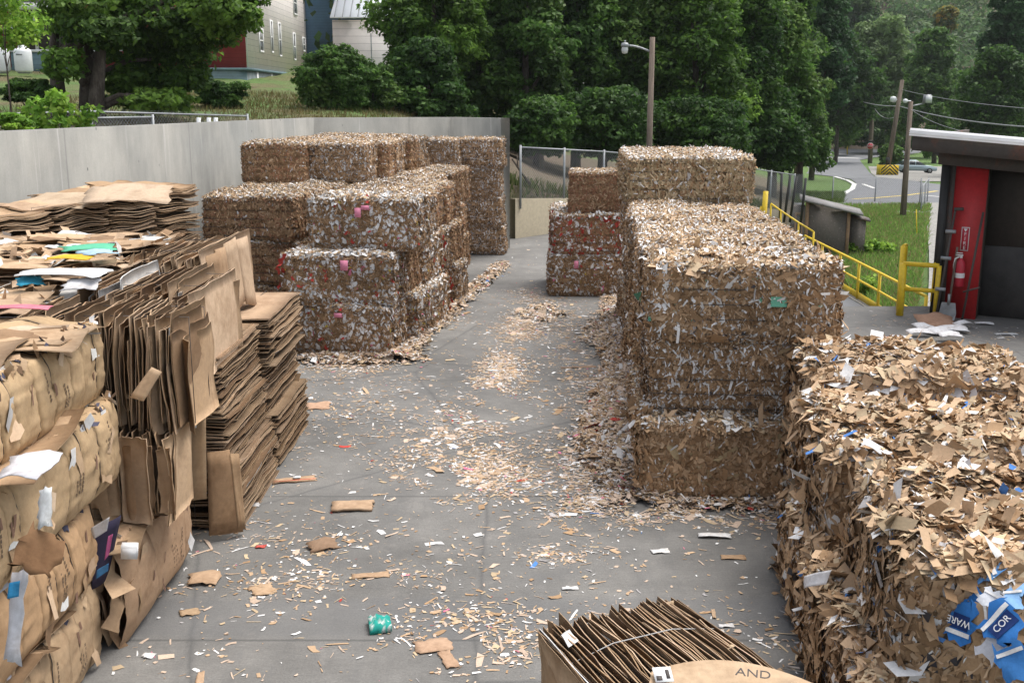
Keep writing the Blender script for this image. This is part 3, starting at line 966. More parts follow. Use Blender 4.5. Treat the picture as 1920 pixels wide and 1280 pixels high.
# --- row beside the yellow railing
O, r_, a_ = frame((1.36, 10.62), -4.1)
GR_ = 'shredded bales in the row along the yellow railing side'
for i in range(8):
    for t in range(3):
        if t == 0 and i not in (0, 1, 2, 3, 4, 5, 6, 7): continue
        off = -.06 if t == 0 else ((0.22 if t == 1 else .14) if i == 0 else 0.10)
        c = O + r_ * (0.95 + jr.uniform(-.06, .06) + (0.05 if t == 1 else 0)) + a_ * (0.6 + i * 1.205 + off)
        kind = ['frontA', 'frontB', 'front'][t] if (i == 0) else jr.choice(['kraftA', 'kraftB', 'kraftC'])
        lab = '%s bale from the near end, %s tier, brown row by the yellow railing' % (ORD[i], TIER[t])
        if i == 0: lab = ['bottom bale of the nearest brown stack, its top ledge showing', 'middle bale of the nearest brown stack of the railing row', 'upper bale of the nearest brown stack, pale green scrap on its face'][t]
        o = put(kind, c[0], c[1], t * 0.80, R(-4.1 + jr.uniform(-1, 1)), lab, GR_, flip=False if i == 0 else None)
        if i == 0 and t == 2:
            b = MB(); b.add([(0.26, -.655, .40), (0.42, -.655, .40), (0.42, -.65, .50), (0.26, -.65, .50)], [(0, 1, 2, 3)], GRN)
            b.build('carton_scrap', M['scrap'], o)
for i in range(3):
    c = O + r_ * (0.98 - 0.02 * i) + a_ * (6.75 + 0.56 + i * 1.14)
    put('olive', c[0], c[1], 2.405, R(-4.1 + jr.uniform(-1, 1)),
        ['olive tan strip bale on top of the railing row, front face showing', 'olive tan bale on the railing row, between two others of its tier', 'olive tan bale at the back of the tier on the railing row'][i], 'olive tan bales on the top tier')
def pink(o, x, y, z, w=.09, h=.16):
    b = MB(); b.box(x - w / 2, x + w / 2, y - .006, y, z - h / 2, z + h / 2)
    b.build('paper_tag', M['pinktag'], o)
# --- short stack left of it
O2 = (0.74, 22.4)
for t, (k, xx, lab) in enumerate((('fleckn', .80, 'bottom bale of the short stack by the lane, white flecks and a pink tag'),
                                  ('redd', .86, 'middle bale of the short stack by the lane, red scraps in its face'),
                                  ('rust', 1.22, 'narrow rust brown bale on the short stack, pink tag at its corner'))):
    w_ = KINDS_[k]['w']
    o = put(k, xx + w_ / 2, 22.95 + (0.1 if t == 2 else 0), t * .86, R(-3), lab, 'bales of the short stack by the lane', flip=False)
    if t == 0: pink(o, -0.18, -.62, .68)
    if t == 2: pink(o, .46, -.60, .68, .1, .2)
o = put('redd', 1.62, 24.1, 0, R(-3), 'bottom bale behind the short stack by the lane', 'bales of the short stack by the lane')
put('redd', 1.62, 24.1, .86, R(-3), 'middle bale behind the short stack by the lane', 'bales of the short stack by the lane')
# --- block on the wall side of the lane
OB, rb, ab = frame((-3.72, 17.0), -9)
GB = 'shredded bales stacked on the wall side of the lane'
for i in range(9):
    for t in range(3):
        sh = 0.0 if i < 5 else -0.75
        if i == 0: sh = [0.0, 0.02, 0.34][t]
        elif i < 5: sh = [0.05, 0.0, -0.05][t] + jr.uniform(-.12, .12) + (0.1 if i == 2 else 0)
        dp = 0.58 + i * 1.16 + ([0, .02, .42][t] if i == 0 else 0.1)
        c = OB + rb * (0.9 + sh) + ab * dp
        kind = (['fleckA', 'fleckB', 'fleckA'][t] if i == 0 else jr.choice(['mixA', 'fleckB', 'mixB'] if i < 3 else ['mixB', 'mixA', 'mixB']))
        z = t * .83 if i < 1 else t * .80
        lab = '%s bale from the front, %s tier, flecked row on the wall side' % (ORD[i], TIER[t])
        if i == 0: lab = ['bottom bale of the white flecked stack standing nearest on the wall side', 'middle bale of the white flecked stack, red scraps at its edge and pink tag', 'upper bale of the white flecked stack, pink tag near its top edge'][t]
        o = put(kind, c[0], c[1], z, R(-9 + jr.uniform(-4, 4) + (3 if i == 0 else 0)), lab, GB, flip=False if i == 0 else None)
        if i == 0 and t == 2: pink(o, -0.02, -.635, .62, .1, .15)
        if i == 0 and t == 1:
            pink(o, .12, -.63, .66, .12, .16)
            rg = np.random.default_rng(4)
            for _ in range(7):
                P = np.stack([rg.uniform(-.94, -.84, 1), rg.uniform(-.64, -.55, 1), rg.uniform(.05, .8, 1)], 1)
                v, q, cc = flakes(rg, P, np.array([[-0.5, -.85, 0.]]), .12, .07, np.array([RED]), .4)
                link('red_scrap', mesh_data('red_scrap', v, q, M['scrap'], cc), o)
        if i == 0 and t == 0: pink(o, .1, -.635, .70, .13, .07)
# column against the wall
OA, ra, aa = frame((-5.48, 19.0), -9)
for i in range(8):
    for t in range(3):
        if t == 0 and i > 0: continue
        c = OA + ra * 0.85 + aa * (0.58 + i * 1.15)
        lab = '%s bale from the front, %s tier, column beside the concrete wall' % (ORD[i], TIER[t])
        if i == 0: lab = '%s bale, dark ragged stack between flattened cardboard and white flecked stack' % ['bottom', 'middle', 'upper'][t]
        put('mixB', c[0], c[1], t * .80, R(-9 + jr.uniform(-3, 3)), lab, 'brown bales in the column beside the concrete wall')
for (nm, n4, x4, y4) in (('wall', 6, -4.74, 22.2), ('lane', 5, -3.42, 22.35)):
    for i in range(n4):
        c = np.array([x4, y4]) + aa * i * 1.13
        put('back' if (i + (nm == 'lane')) % 2 else 'backB', c[0] + jr.uniform(-.05, .05), c[1], 2.40 + jr.uniform(-.02, .02), R(-7 + jr.uniform(-3, 3)), '%s bale from the front, fourth tier, %s side of the pile' % (ORD[i], nm), 'top tier bales by the concrete wall')
# back row by the wall end
for j, (xx, yy) in enumerate(((-0.84, 29.2), (-2.0, 28.6), (-3.3, 28.6))):
    for t in range(4):
        lab = '%s bale of the %s back column near the end of the concrete wall' % (['bottom', 'second', 'third', 'topmost'][t], ['outermost', 'middle', 'innermost'][j])
        put('back', xx + [0.06, .0, -.05, .02][t], yy + jr.uniform(-.05, .05), t * .76, R(-5 + jr.uniform(-2, 2)), lab, 'narrow bales of the back row at the wall end')
# --- big loose bales nearest the camera
GN = 'loose shredded bales nearest the loading dock'
put('nearC', 3.72, 9.78, 0.0, R(-4), 'lower loose brown bale at the back of the near group, beside the brown stack', GN, flip=False)
put('nearC', 3.72, 9.76, .86, R(-5), 'upper loose bale at the back of the near group, blue scraps in it', GN, flip=False)
put('nearA', 3.28, 8.16, 0.0, R(-6), 'lower loose brown bale in the middle of the near group', GN, flip=False)
put('nearA', 3.40, 8.2, .70, R(-7), 'upper loose brown bale in the middle of the near group', GN, flip=True)
put('nearB', 3.06, 6.32, 0.0, R(-4), 'lower huge ragged bale nearest the camera, white paper on its face', GN, flip=False)
nearb = put('nearB', 3.30, 6.25, .70, R(-8), 'upper huge ragged bale nearest the camera with blue printed cartons', GN, flip=True)

# ------------------------------------------------------------------ flattened cardboard bales
SHEETC = [(.48, .335, .21), (.43, .29, .175), (.37, .245, .142), (.56, .405, .275), (.52, .37, .24), (.30, .19, .11), (.46, .32, .21)]
def sheet_tone(rng, white=0.04):
    if rng.random() < white:
        return np.array([(.70, .70, .68), (.62, .62, .62), (.55, .42, .3)][rng.integers(3)])
    return np.array(SHEETC[rng.integers(len(SHEETC))]) * rng.uniform(.85, 1.12)

def sheets(rng, n, S, A, B, axis, bow=0.03, ja=.05, jb=.05, noise=.012, wave=0.02, m=9, white=.04, big_last=0.0, lean=0.0, fold=.12, gap=.72, minf=.8, tmax=.008, kink=.6, notch=.35):
    """n board sheets stacked along `axis` ('x','y','z'), A x B in plane; centred on origin, s in [-S/2, S/2]"""
    parts = []
    cuts = np.sort(rng.uniform(0, 1, max(n - 1, 0))) * .5 + np.linspace(0, 1, n + 1)[1:-1] * .5
    cuts = np.concatenate([[0], cuts, [1]]) * S - S / 2
    g = np.linspace(-.5, .5, m)
    GA, GB2 = np.meshgrid(g, g)
    ga, gb = GA.ravel(), GB2.ravel()
    ph = rng.uniform(0, 6, 4)
    I = (np.arange(m - 1)[:, None] * m + np.arange(m - 1)[None]).ravel()
    q = np.stack([I, I + 1, I + m + 1, I + m], 1)
    rim = np.concatenate([np.arange(m), np.arange(1, m) * m + m - 1, (m * m - 2) - np.arange(m - 1), np.arange(m - 2, 0, -1) * m])
    cg = np.linspace(-.5, .5, 4)
    cn = rng.normal(size=(4, 4)) * noise
    kk = 0.0; k0 = 0.0; kax = 0
    for i in range(n):
        f = (i + .5) / n * 2 - 1
        a_len = A * rng.uniform(minf, 1.0); b_len = B * rng.uniform(minf, 1.0)
        if rng.random() < .35: a_len = A
        if rng.random() < .35: b_len = B
        if big_last and i >= n - 2: a_len, b_len = A * (1 + big_last), B * (1 + big_last)
        oa = rng.normal() * ja + (A - a_len) * rng.uniform(-.5, .5)
        ob = rng.normal() * jb + (B - b_len) * rng.uniform(-.5, .5)
        aa_, bb_ = ga * a_len, gb * b_len
        if rng.random() < notch:                     # box flaps: a narrower tongue past a score line
            e = rng.choice([-1, 1]); w = rng.uniform(.28, .46); c0 = rng.uniform(.2, .38)
            if rng.random() < .5: aa_ = np.where(gb * e > c0, np.clip(aa_, -a_len * w, a_len * rng.uniform(.3, .5)), aa_)
            else: bb_ = np.where(ga * e > c0, np.clip(bb_, -b_len * w, b_len * rng.uniform(.3, .5)), bb_)
        edge = (np.abs(ga) > .49) | (np.abs(gb) > .49)
        a = aa_ + np.where(edge, rng.normal(size=m * m) * .005, 0) + oa
        b = bb_ + np.where(edge, rng.normal(size=m * m) * .005, 0) + ob
        th = min(tmax, max(.003, (cuts[i + 1] - cuts[i]) * gap))
        cn = cn * .82 + rng.normal(size=(4, 4)) * noise * .57
        tmp = np.array([np.interp(ga[:m], cg, row) for row in cn])
        nzv = np.array([np.interp(g, cg, tmp[:, k]) for k in range(m)]).T.ravel()
        s = (cuts[i] + cuts[i + 1]) / 2 + bow * f * (1 - (2 * ga) ** 2) * (1 - .5 * (2 * gb) ** 2) + nzv
        s = s + wave * np.sin(a * 5.5 / max(A, .5) * 2 + ph[0] + i * .02) + .6 * wave * np.sin(b * 7 + ph[1] + i * .03)
        if rng.random() < kink * .3: kk = rng.normal() * .10; k0 = rng.uniform(-.3, .3); kax = rng.integers(2)
        kv = ga if kax == 0 else gb
        s = s + kk * np.abs(kv - k0) * (.25 if n > 3 else 0)
        if rng.random() < fold:                      # a bent edge
            e = rng.choice([-1, 1]); k = ga if rng.random() < .5 else gb
            s = s + np.where(k * e > .36, (k * e - .36) * rng.uniform(-.6, .6), 0)
        b = b + lean * s
        top = np.zeros((m * m, 3)); bot = np.zeros((m * m, 3))
        idx = {'x': (0, 1, 2), 'y': (1, 0, 2), 'z': (2, 0, 1)}[axis]
        for arr, ds in ((top, th / 2), (bot, -th / 2)):
            arr[:, idx[0]] = s + ds; arr[:, idx[1]] = a; arr[:, idx[2]] = b
        V = np.concatenate([top, bot])
        rq = np.stack([rim, np.roll(rim, -1), np.roll(rim, -1) + m * m, rim + m * m], 1)
        Q = np.concatenate([q, q[:, ::-1] + m * m, rq])
        c = sheet_tone(rng, white)
        parts.append((V, Q, np.tile(c, (len(V), 1))))
    return parts

def barrel(rng, L, Wx, H, npan, bulge=.08, tone=(.44, .31, .18), wrap=.6, scraps=10, prints=3, turn=False):
    bulge *= .8
    """compressed bale: creased outer board pressed tight over layered sheets. Returns parts and the paths of its wires"""
    parts = []
    edges = np.linspace(-L / 2, L / 2, npan + 1)
    edges[1:-1] += rng.normal(size=npan - 1) * L / npan * .16
    ph = rng.uniform(0, 6, 6)
    off = rng.normal(size=npan) * .010
    cnz = rng.normal(size=(7, 9)) * .007
    cn2 = rng.normal(size=(15, 25)) * .0055
    tiltE = rng.normal(size=npan + 1) * .05
    def fine(t, z):
        x = np.clip((t + 1) / 2 * 24, 0, 23.999); y = np.clip(z / H * 14, 0, 13.999)
        i, j = int(x), int(y); fx, fy = x - i, y - j
        return (cn2[j, i] * (1 - fx) + cn2[j, i + 1] * fx) * (1 - fy) + (cn2[j + 1, i] * (1 - fx) + cn2[j + 1, i + 1] * fx) * fy
    def lump(t, z):
        x = np.clip((t + 1) / 2 * 8, 0, 7.999); y = np.clip(z / H * 6, 0, 5.999)
        i, j = int(x), int(y); fx, fy = x - i, y - j
        return (cnz[j, i] * (1 - fx) + cnz[j, i + 1] * fx) * (1 - fy) + (cnz[j + 1, i] * (1 - fx) + cnz[j + 1, i + 1] * fx) * fy
    FT = .64
    def surf(f, y, pan, gd=0.0):
        t = y / L * 2
        bl = bulge * (1 - .35 * abs(t) ** 3) + off[pan]
        endt = max(0, abs(t) - .93) / .07
        if f < FT:
            z = f / FT
            u = abs(2 * z - 1)
            x = Wx / 2 - .06 + bl * (1 - u ** 3.4) - gd + lump(t, z * H) + fine(t, z * H)
            zz = .012 + z * (H * .975 - .012)
        else:
            g = (f - FT) / (1 - FT)
            x = Wx / 2 - .06 - wrap * g + lump(t, H)
            zz = H * .975 + .03 * g + .02 * math.sin(g * 7 + y * 4 + ph[3]) - gd * .6 + lump(t, g * H)
        x -= .035 * endt
        yy = y + (.03 * math.sin(f * 5 + ph[0]) + tiltE[pan] * (f - .3)) * (1 - abs(t) ** 4)
        return x, yy, zz
    ys, gr, pid = [], [], []
    for i in range(npan):
        a, b = edges[i], edges[i + 1]
        for f, g in ((.0, .026), (.025, .001), (.2, 0), (.4, 0), (.6, 0), (.8, 0), (.985, .001)):
            ys.append(a + (b - a) * f); gr.append(g if not (i == 0 and f == 0) else 0); pid.append(i)
    ys.append(L / 2); gr.append(0); pid.append(npan - 1)
    ks = 40
    V, C = [], []
    tn = np.array(tone) * rng.uniform(.93, 1.06, (npan, 1))
    for k in range(ks):
        f = k / (ks - 1)
        for j, y in enumerate(ys):
            V.append(surf(f, y, pid[j], gr[j])); C.append(tn[pid[j]])
    V = np.array(V) + rng.normal(size=(len(V), 3)) * .0018
    m = len(ys)
    I = (np.arange(ks - 1)[:, None] * m + np.arange(m - 1)[None]).ravel()
    parts.append((V, np.stack([I, I + 1, I + m + 1, I + m], 1), np.array(C)))
    sp = sheets(rng, 46, Wx * .93, L * .985, H * .95, 'x', bow=bulge * .6, ja=.02, jb=.02, noise=.012, wave=.010, fold=.2, gap=.75, white=.14, minf=.93)
    parts += [(v + np.array([-.06, 0, H * .475]), q, c) for v, q, c in sp]
    # torn scraps lying flush on the face, and faded printing
    for _ in range(scraps):
        y = rng.uniform(-.46, .46) * L; f = rng.uniform(.04, .95); pn = int(np.clip(np.searchsorted(edges, y) - 1, 0, npan - 1))
        x, yy, zz = surf(f, y, pn)
        nn = np.array([[1.0, 0, 0.05]]) if f < FT else np.array([[.1, 0, 1.0]])
        c = np.array([sheet_tone(rng, .15)]) * rng.choice([.75, 1.0, 1.1])
        parts.append(flakes(rng, np.array([[x, yy, zz]]) + nn * .008, nn, rng.uniform(.10, .26), rng.uniform(.05, .13), c, .10, .06, np.array([[0, .3, 1.0]]), .3))
    for _ in range(scraps * 3):          # shredded paper and torn corners squeezed out along the top edge
        y = rng.uniform(-.5, .5) * L; f = FT + rng.normal() * .02; pn = int(np.clip(np.searchsorted(edges, y) - 1, 0, npan - 1))
        x, yy, zz = surf(min(max(f, .02), .98), y, pn)
        c = np.array([[(.70, .70, .70), (.50, .50, .53), (.16, .10, .06), (.45, .32, .2), (.08, .08, .12), (.40, .27, .16)][rng.integers(6)]]) * rng.uniform(.8, 1.1)
        parts.append(flakes(rng, np.array([[x + .004, yy, zz]]), np.array([[.8, 0, .6]]), rng.uniform(.05, .17), rng.uniform(.02, .06), c, .45, .25, np.array([[0, 1.0, 0]]), .4))
    for _ in range(4):                   # bits of torn dark inner layer showing on the face
        y = rng.uniform(-.42, .42) * L; f = rng.uniform(.1, .55); pn = int(np.clip(np.searchsorted(edges, y) - 1, 0, npan - 1))
        x, yy, zz = surf(f, y, pn)
        parts.append(flakes(rng, np.array([[x + .004, yy, zz]]), np.array([[1.0, 0, 0]]), rng.uniform(.06, .14), rng.uniform(.02, .05), np.array([[.22, .13, .09]]), .05, .03, np.array([[0, 0, 1.0]]), .7))
    for _ in range(prints):
        y = rng.uniform(-.40, .40) * L; f0 = rng.uniform(.12, .36); pn = int(np.clip(np.searchsorted(edges, y) - 1, 0, npan - 1))
        for r_ in range(rng.integers(1, 4)):
            for k in range(rng.integers(4, 9)):
                f = f0 + k * .03
                x, yy, zz = surf(f, y + r_ * .042, pn)
                P = np.array([[x + .0035, yy, zz]])
                parts.append(flakes(rng, P, np.array([[1.0, 0, 0]]), .022, rng.uniform(.010, .028), np.array([[.15, .105, .07]]), .02, 0, np.array([[0, 0, 1.0]]), .9))
    wires = []
    for i in range(1, npan):
        wires.append([surf(f, edges[i], i, .012) for f in np.linspace(0.02, 1, 22)])
    return parts, wires

def paper_edges(rng, L, Wx, H, n=60, white=.3, end=-1):
    """bits of sheet and magazine sticking out of the bale's near end and top"""
    P = np.stack([rng.uniform(-Wx / 2, Wx / 2, n), np.full(n, end * L / 2) + rng.normal(size=n) * .03, rng.uniform(.05, H * .95, n)], 1)
    N = np.tile([1.0, .25 * end, .1], (n, 1))
    col = np.array([sheet_tone(rng, white) for _ in range(n)])
    return flakes(rng, P, N, rng.uniform(.15, .4, n), rng.uniform(.08, .22, n), col, .35, .2, np.tile([0, 0, 1.0], (n, 1)), .6)

def cbale(parts, loc, rz, label, group, wires=None, dims=None, name='cardboard_bale', paths=()):
    V, Q, C = join(parts)
    o = link(name, mesh_data(name, V, Q, M['sheet'], C), None, loc, (0, 0, rz))
    tag(o, label, 'bale', group)
    for p in paths:
        b = MB(); b.tube(p, .0032, 4, caps=False); b.build('baling_wire', M['wire'], o)
    if wires and dims:
        w, d, h = dims
        for k in range(wires):
            b = MB()
            if h < 0:
                y = (-.5 + (k + .5) / wires) * d
                z0, z1 = 0.02, -h + .012
                b.tube([(-w / 2, y, z0), (-w / 2, y, z1), (0, y, z1 + .012), (w / 2, y, z1), (w / 2, y, z0)], .0035, 4)
            else:
                x = (-.5 + (k + .5) / wires) * w
                b.tube([(x, -d / 2 - .01, .02), (x, -d / 2 - .01, h + .01), (x, d / 2, h + .01), (x, d / 2, .02)], .0035, 4)
            b.build('baling_wire', M['wire'], o)
    return o

def corebox(Wx, L, H, c=(.14, .09, .055), ins=.05):
    b = MB(); b.box(-Wx / 2 + ins, Wx / 2 - ins, -L / 2 + ins, L / 2 - ins, .01, H - ins, c)
    return (np.concatenate(b.V), np.concatenate(b.Q), np.concatenate(b.C))

def top_sheets(rng, Wx, L, H, n=14, white=.05):
    parts = []
    for i in range(n):
        p = sheets(rng, 1, .008, Wx * rng.uniform(.3, .9), L * rng.uniform(.2, .6), 'z', noise=.018, wave=.01, white=white, fold=.6, m=7)
        v, q, c = p[0]
        a = rng.uniform(-.25, .25)
        x, y = v[:, 0] * math.cos(a) - v[:, 1] * math.sin(a), v[:, 0] * math.sin(a) + v[:, 1] * math.cos(a)
        v = np.stack([x + rng.uniform(-.2, .2) * Wx, y + rng.uniform(-.3, .3) * L, v[:, 2] + H - .02 + i * .003], 1)
        parts.append((v, q, c))
    return parts

GC = 'flattened cardboard bales on the wall side'
rg = np.random.default_rng(31)
# nearest column: four barrel sided bales
def barrel_bale(x1, y0, y1, z0, z1, npan, label, bulge=.08, wx=1.5, tone=(.44, .31, .18), white=.25, **kw):
    L, H = y1 - y0, z1 - z0
    parts, wires = barrel(rg, L, wx, H, npan, bulge, tone=tone, **kw)
    parts += [corebox(wx, L, H, ins=.14)] + top_sheets(rg, wx, L, H, 14, white * .35) + [paper_edges(rg, L, wx, H, 30, white)]
    return cbale(parts, (x1 - wx / 2, (y0 + y1) / 2, z0), 0, label, GC, paths=wires)
bA = barrel_bale(-3.02, 5.35, 7.9, 1.84, 2.42, 10, 'topmost bulging bale of the nearest cardboard column, torn patch in its side', .09, scraps=14)
bB = barrel_bale(-2.92, 5.2, 7.85, 1.22, 1.86, 9, 'second bulging bale from the top in the nearest cardboard column', .10, scraps=16, white=.4)
bC = barrel_bale(-2.98, 5.1, 7.35, .60, 1.22, 8, 'third bulging bale from the top in the nearest cardboard column, white paper at its end', .10, tone=(.42, .27, .15), scraps=10, white=.45)
bD = barrel_bale(-2.98, 5.0, 7.38, 0, .60, 9, 'bottom bulging bale of the nearest cardboard column', .10, tone=(.40, .28, .17), scraps=5, prints=5)
# second column
bE = barrel_bale(-2.86, 7.42, 9.1, 0, .82, 3, 'bottom bale of the second cardboard column, one smooth curved brown sheet outside', .13, tone=(.40, .265, .165), white=.02, scraps=3, prints=2)
def vsheets(x0, x1, y0, y1, z0, z1, n, label, seed, **kw):
    r = np.random.default_rng(seed)
    W_, D_, H_ = x1 - x0, y1 - y0, z1 - z0
    n = int(n * 2.1)
    parts = sheets(r, n, W_, D_, H_, 'x', **kw)
    parts = [(v + np.array([0, 0, H_ / 2]), q, c) for v, q, c in parts] + [corebox(W_ * .9, D_ * .8, H_ * .9)]
    return cbale(parts, ((x0 + x1) / 2, (y0 + y1) / 2, z0), 0, label, GC, 2, (W_, D_, -H_))
rf_ = np.random.default_rng(40)
fp = [(v + np.array([0, 0, .35]), q, c) for v, q, c in sheets(rf_, 60, 1.5, .5, .69, 'x', bow=.02, ja=.03, jb=.015, noise=.012, wave=.005, fold=.3, gap=.6, minf=.9, tmax=.013)]
for k, (x0, w, h, yy) in enumerate(((-.30, .26, .66, -.53), (-.02, .24, .62, -.57), (.22, .25, .70, -.55), (.47, .27, .68, -.58), (.69, .14, .60, -.54), (-.62, .3, .7, -.5))):
    for j in range(2):
        for v, q, c in sheets(rf_, 1, .02, w * (1 - .12 * j), h, 'y', bow=.03, ja=0, jb=0, noise=.006, wave=.004, fold=.5, white=0, tmax=.02, notch=.5):
            a_r = rf_.uniform(-.25, .25); x_, y_ = v[:, 0] * math.cos(a_r) - v[:, 1] * math.sin(a_r), v[:, 0] * math.sin(a_r) + v[:, 1] * math.cos(a_r)
            fp.append((np.stack([x_ + x0, y_ + yy - .012 * j, v[:, 2] + h / 2 + .01], 1), q, c))
fp.append(corebox(1.4, .45, .62))
bF = cbale([(v + np.array([0, .28 if abs(v[:, 1].mean()) > .4 else 0, 0]), q, c) for v, q, c in fp], (-3.34, 8.14, .83), 0, 'middle bale of the second cardboard column, folded boxes standing upright', GC)
bG = vsheets(-3.8, -2.5, 8.0, 8.85, 1.5, 2.36, 44, 'upright sheets of the second column, a bent flap hanging from its front', 41, bow=.02, ja=.03, jb=.045, noise=.012, wave=.005, fold=.35, gap=.6, tmax=.013)
bH = vsheets(-3.8, -2.76, 9.3, 10.7, 1.56, 2.36, 30, 'upright sheets bale behind the hanging flap, broad pale sheet at its lane end', 42, bow=.02, ja=.05, jb=.05, noise=.014, wave=.006, fold=.4, gap=.6, tmax=.013, big_last=.04, white=.08)
bI = vsheets(-4.05, -3.12, 11.0, 12.9, 1.7, 2.42, 26, 'tall leaning sheets bale on the stacked cardboard, next to the dark brown stack', 43, bow=.03, ja=.05, jb=.05, noise=.014, wave=.006, fold=.3, gap=.6, tmax=.013, big_last=.1, lean=.0)
def hsheets(x0, x1, y0, y1, z0, z1, n, label, seed, rz=0, group=GC, **kw):
    r = np.random.default_rng(seed)
    W_, D_, H_ = x1 - x0, y1 - y0, z1 - z0
    n = int(n * 1.75)
    parts = sheets(r, n, H_, W_, D_, 'z', **kw)
    parts = [(v + np.array([0, 0, H_ / 2]), q, c) for v, q, c in parts] + [corebox(W_ * .8, D_ * .8, H_ * .85)]
    return cbale(parts, ((x0 + x1) / 2, (y0 + y1) / 2, z0), rz, label, group, 2, (W_, D_, H_))
HK = dict(bow=.02, ja=.018, jb=.018, noise=.014, wave=.007, fold=.35, gap=.85, minf=.93, white=.03, tmax=.012)
tn = ['bottom', 'middle', 'top']
for t in range(3):
    hsheets(-4.3, -2.62 + [0.03, -.07, -.12][t], 9.72 + [0, .05, .03][t], 11.4, t * .56, t * .56 + .57, 24, '%s bale of the flat stacked cardboard column with the leaning panel' % tn[t], 50 + t, **HK)
    hsheets(-4.3, -2.66 + [0.06, -.06, .02][t], 11.5 + [0, -.03, .05][t], 13.3, t * .56, t * .56 + .57, 24, '%s bale of the flat stacked cardboard column nearest the white flecked stack' % tn[t], 60 + t, **HK)
# row along the wall
OW, rw, aw = frame((-6.45, 13.4), -18)
for i in range(4):
    for t in range(1, 3):
        c = OW - rw * 0.75 + aw * (0.55 + i * 1.12)
        o = hsheets(c[0] - .75, c[0] + .75, c[1] - .53, c[1] + .53, t * .85, t * .85 + .84 + .05 * i, 26,
                    '%s flat cardboard bale of the row against the concrete wall, %s tier' % (['nearest', 'second', 'third', 'farthest'][i], ['', 'lower', 'upper'][t]),
                    70 + i * 3 + t, R(-18), 'flat cardboard bales against the concrete wall', bow=.03, ja=.03, jb=.03, noise=.018, wave=.03, fold=.3, gap=.85, white=.03, minf=.92, tmax=.013)
    c = OW - rw * 0.75 + aw * (0.55 + i * 1.12)
    hsheets(c[0] - .75, c[0] + .75, c[1] - .53, c[1] + .53, 0, .85, 20, '%s flat cardboard bale of the row against the concrete wall, floor tier' % ['nearest', 'second', 'third', 'farthest'][i],
            110 + i, R(-18), 'flat cardboard bales against the concrete wall', **HK)
# loose topped bales between the lane and the wall
def mixed_bale(x0, x1, y0, y1, z0, z1, label, seed, white=.12, npan=6):
    global rg
    rg0 = rg
    rg = np.random.default_rng(seed)
    W_, D_, H_ = x1 - x0, y1 - y0, z1 - z0
    parts = [corebox(W_, D_, H_)]
    # front wrapped: build barrel along x then turn it
    bp, wr_ = barrel(rg, W_, D_, H_, npan, .06, tone=(.45, .32, .2))
    parts += [(np.stack([v[:, 1], -v[:, 0], v[:, 2]], 1), q, c) for v, q, c in bp]
    parts += top_sheets(rg, W_, D_, H_, 34, white)
    n = 90
    P = np.stack([rg.uniform(-W_ / 2, W_ / 2, n), rg.uniform(-D_ / 2, D_ / 2, n), np.full(n, H_) + rg.uniform(0, .05, n)], 1)
    col = np.array([sheet_tone(rg, white * 1.5) for _ in range(n)])
    parts.append(flakes(rg, P, np.tile([0, 0, 1.0], (n, 1)), rg.uniform(.1, .35, n), rg.uniform(.06, .2, n), col, .35, .2))
    parts.append(paper_edges(rg, D_, W_, H_, 40, .15))
    rg = rg0
    return cbale(parts, ((x0 + x1) / 2, (y0 + y1) / 2, z0), 0, label, GC)
mixed_bale(-5.4, -3.85, 9.75, 11.25, 1.5, 2.36, 'bale with white paper lying on top, behind the nearest cardboard column', 81, .2)
mixed_bale(-6.9, -5.25, 12.0, 13.4, 1.5, 2.3, 'mixed cardboard bale nearest the wall row, box flap standing up on it', 82, .15)
mixed_bale(-5.6, -3.9, 11.3, 13.0, 1.55, 2.4, 'mixed cardboard bale with green and yellow sheets on top', 83, .15)
mixed_bale(-5.5, -3.9, 8.0, 9.6, 1.5, 2.30, 'mixed cardboard bale behind the topmost bulging bale, blue sheet on it', 84, .15)
for (x0, x1, y0, y1, nm) in ((-5.55, -4.35, 9.7, 11.3, 'under the bale with white paper on top'), (-6.9, -5.3, 11.9, 13.4, 'under the mixed bale nearest the wall row'), (-5.2, -4.35, 11.5, 13.0, 'under the bale with green and yellow sheets'),
                             (-5.5, -4.35, 7.95, 9.6, 'under the mixed bale with the blue sheet')):
    for t in range(2):
        hsheets(x0, x1, y0, y1, t * .75, t * .75 + .76, 14, '%s flat cardboard bale %s' % (['floor tier', 'second tier'][t], nm), 130 + t + int(y0), **HK)

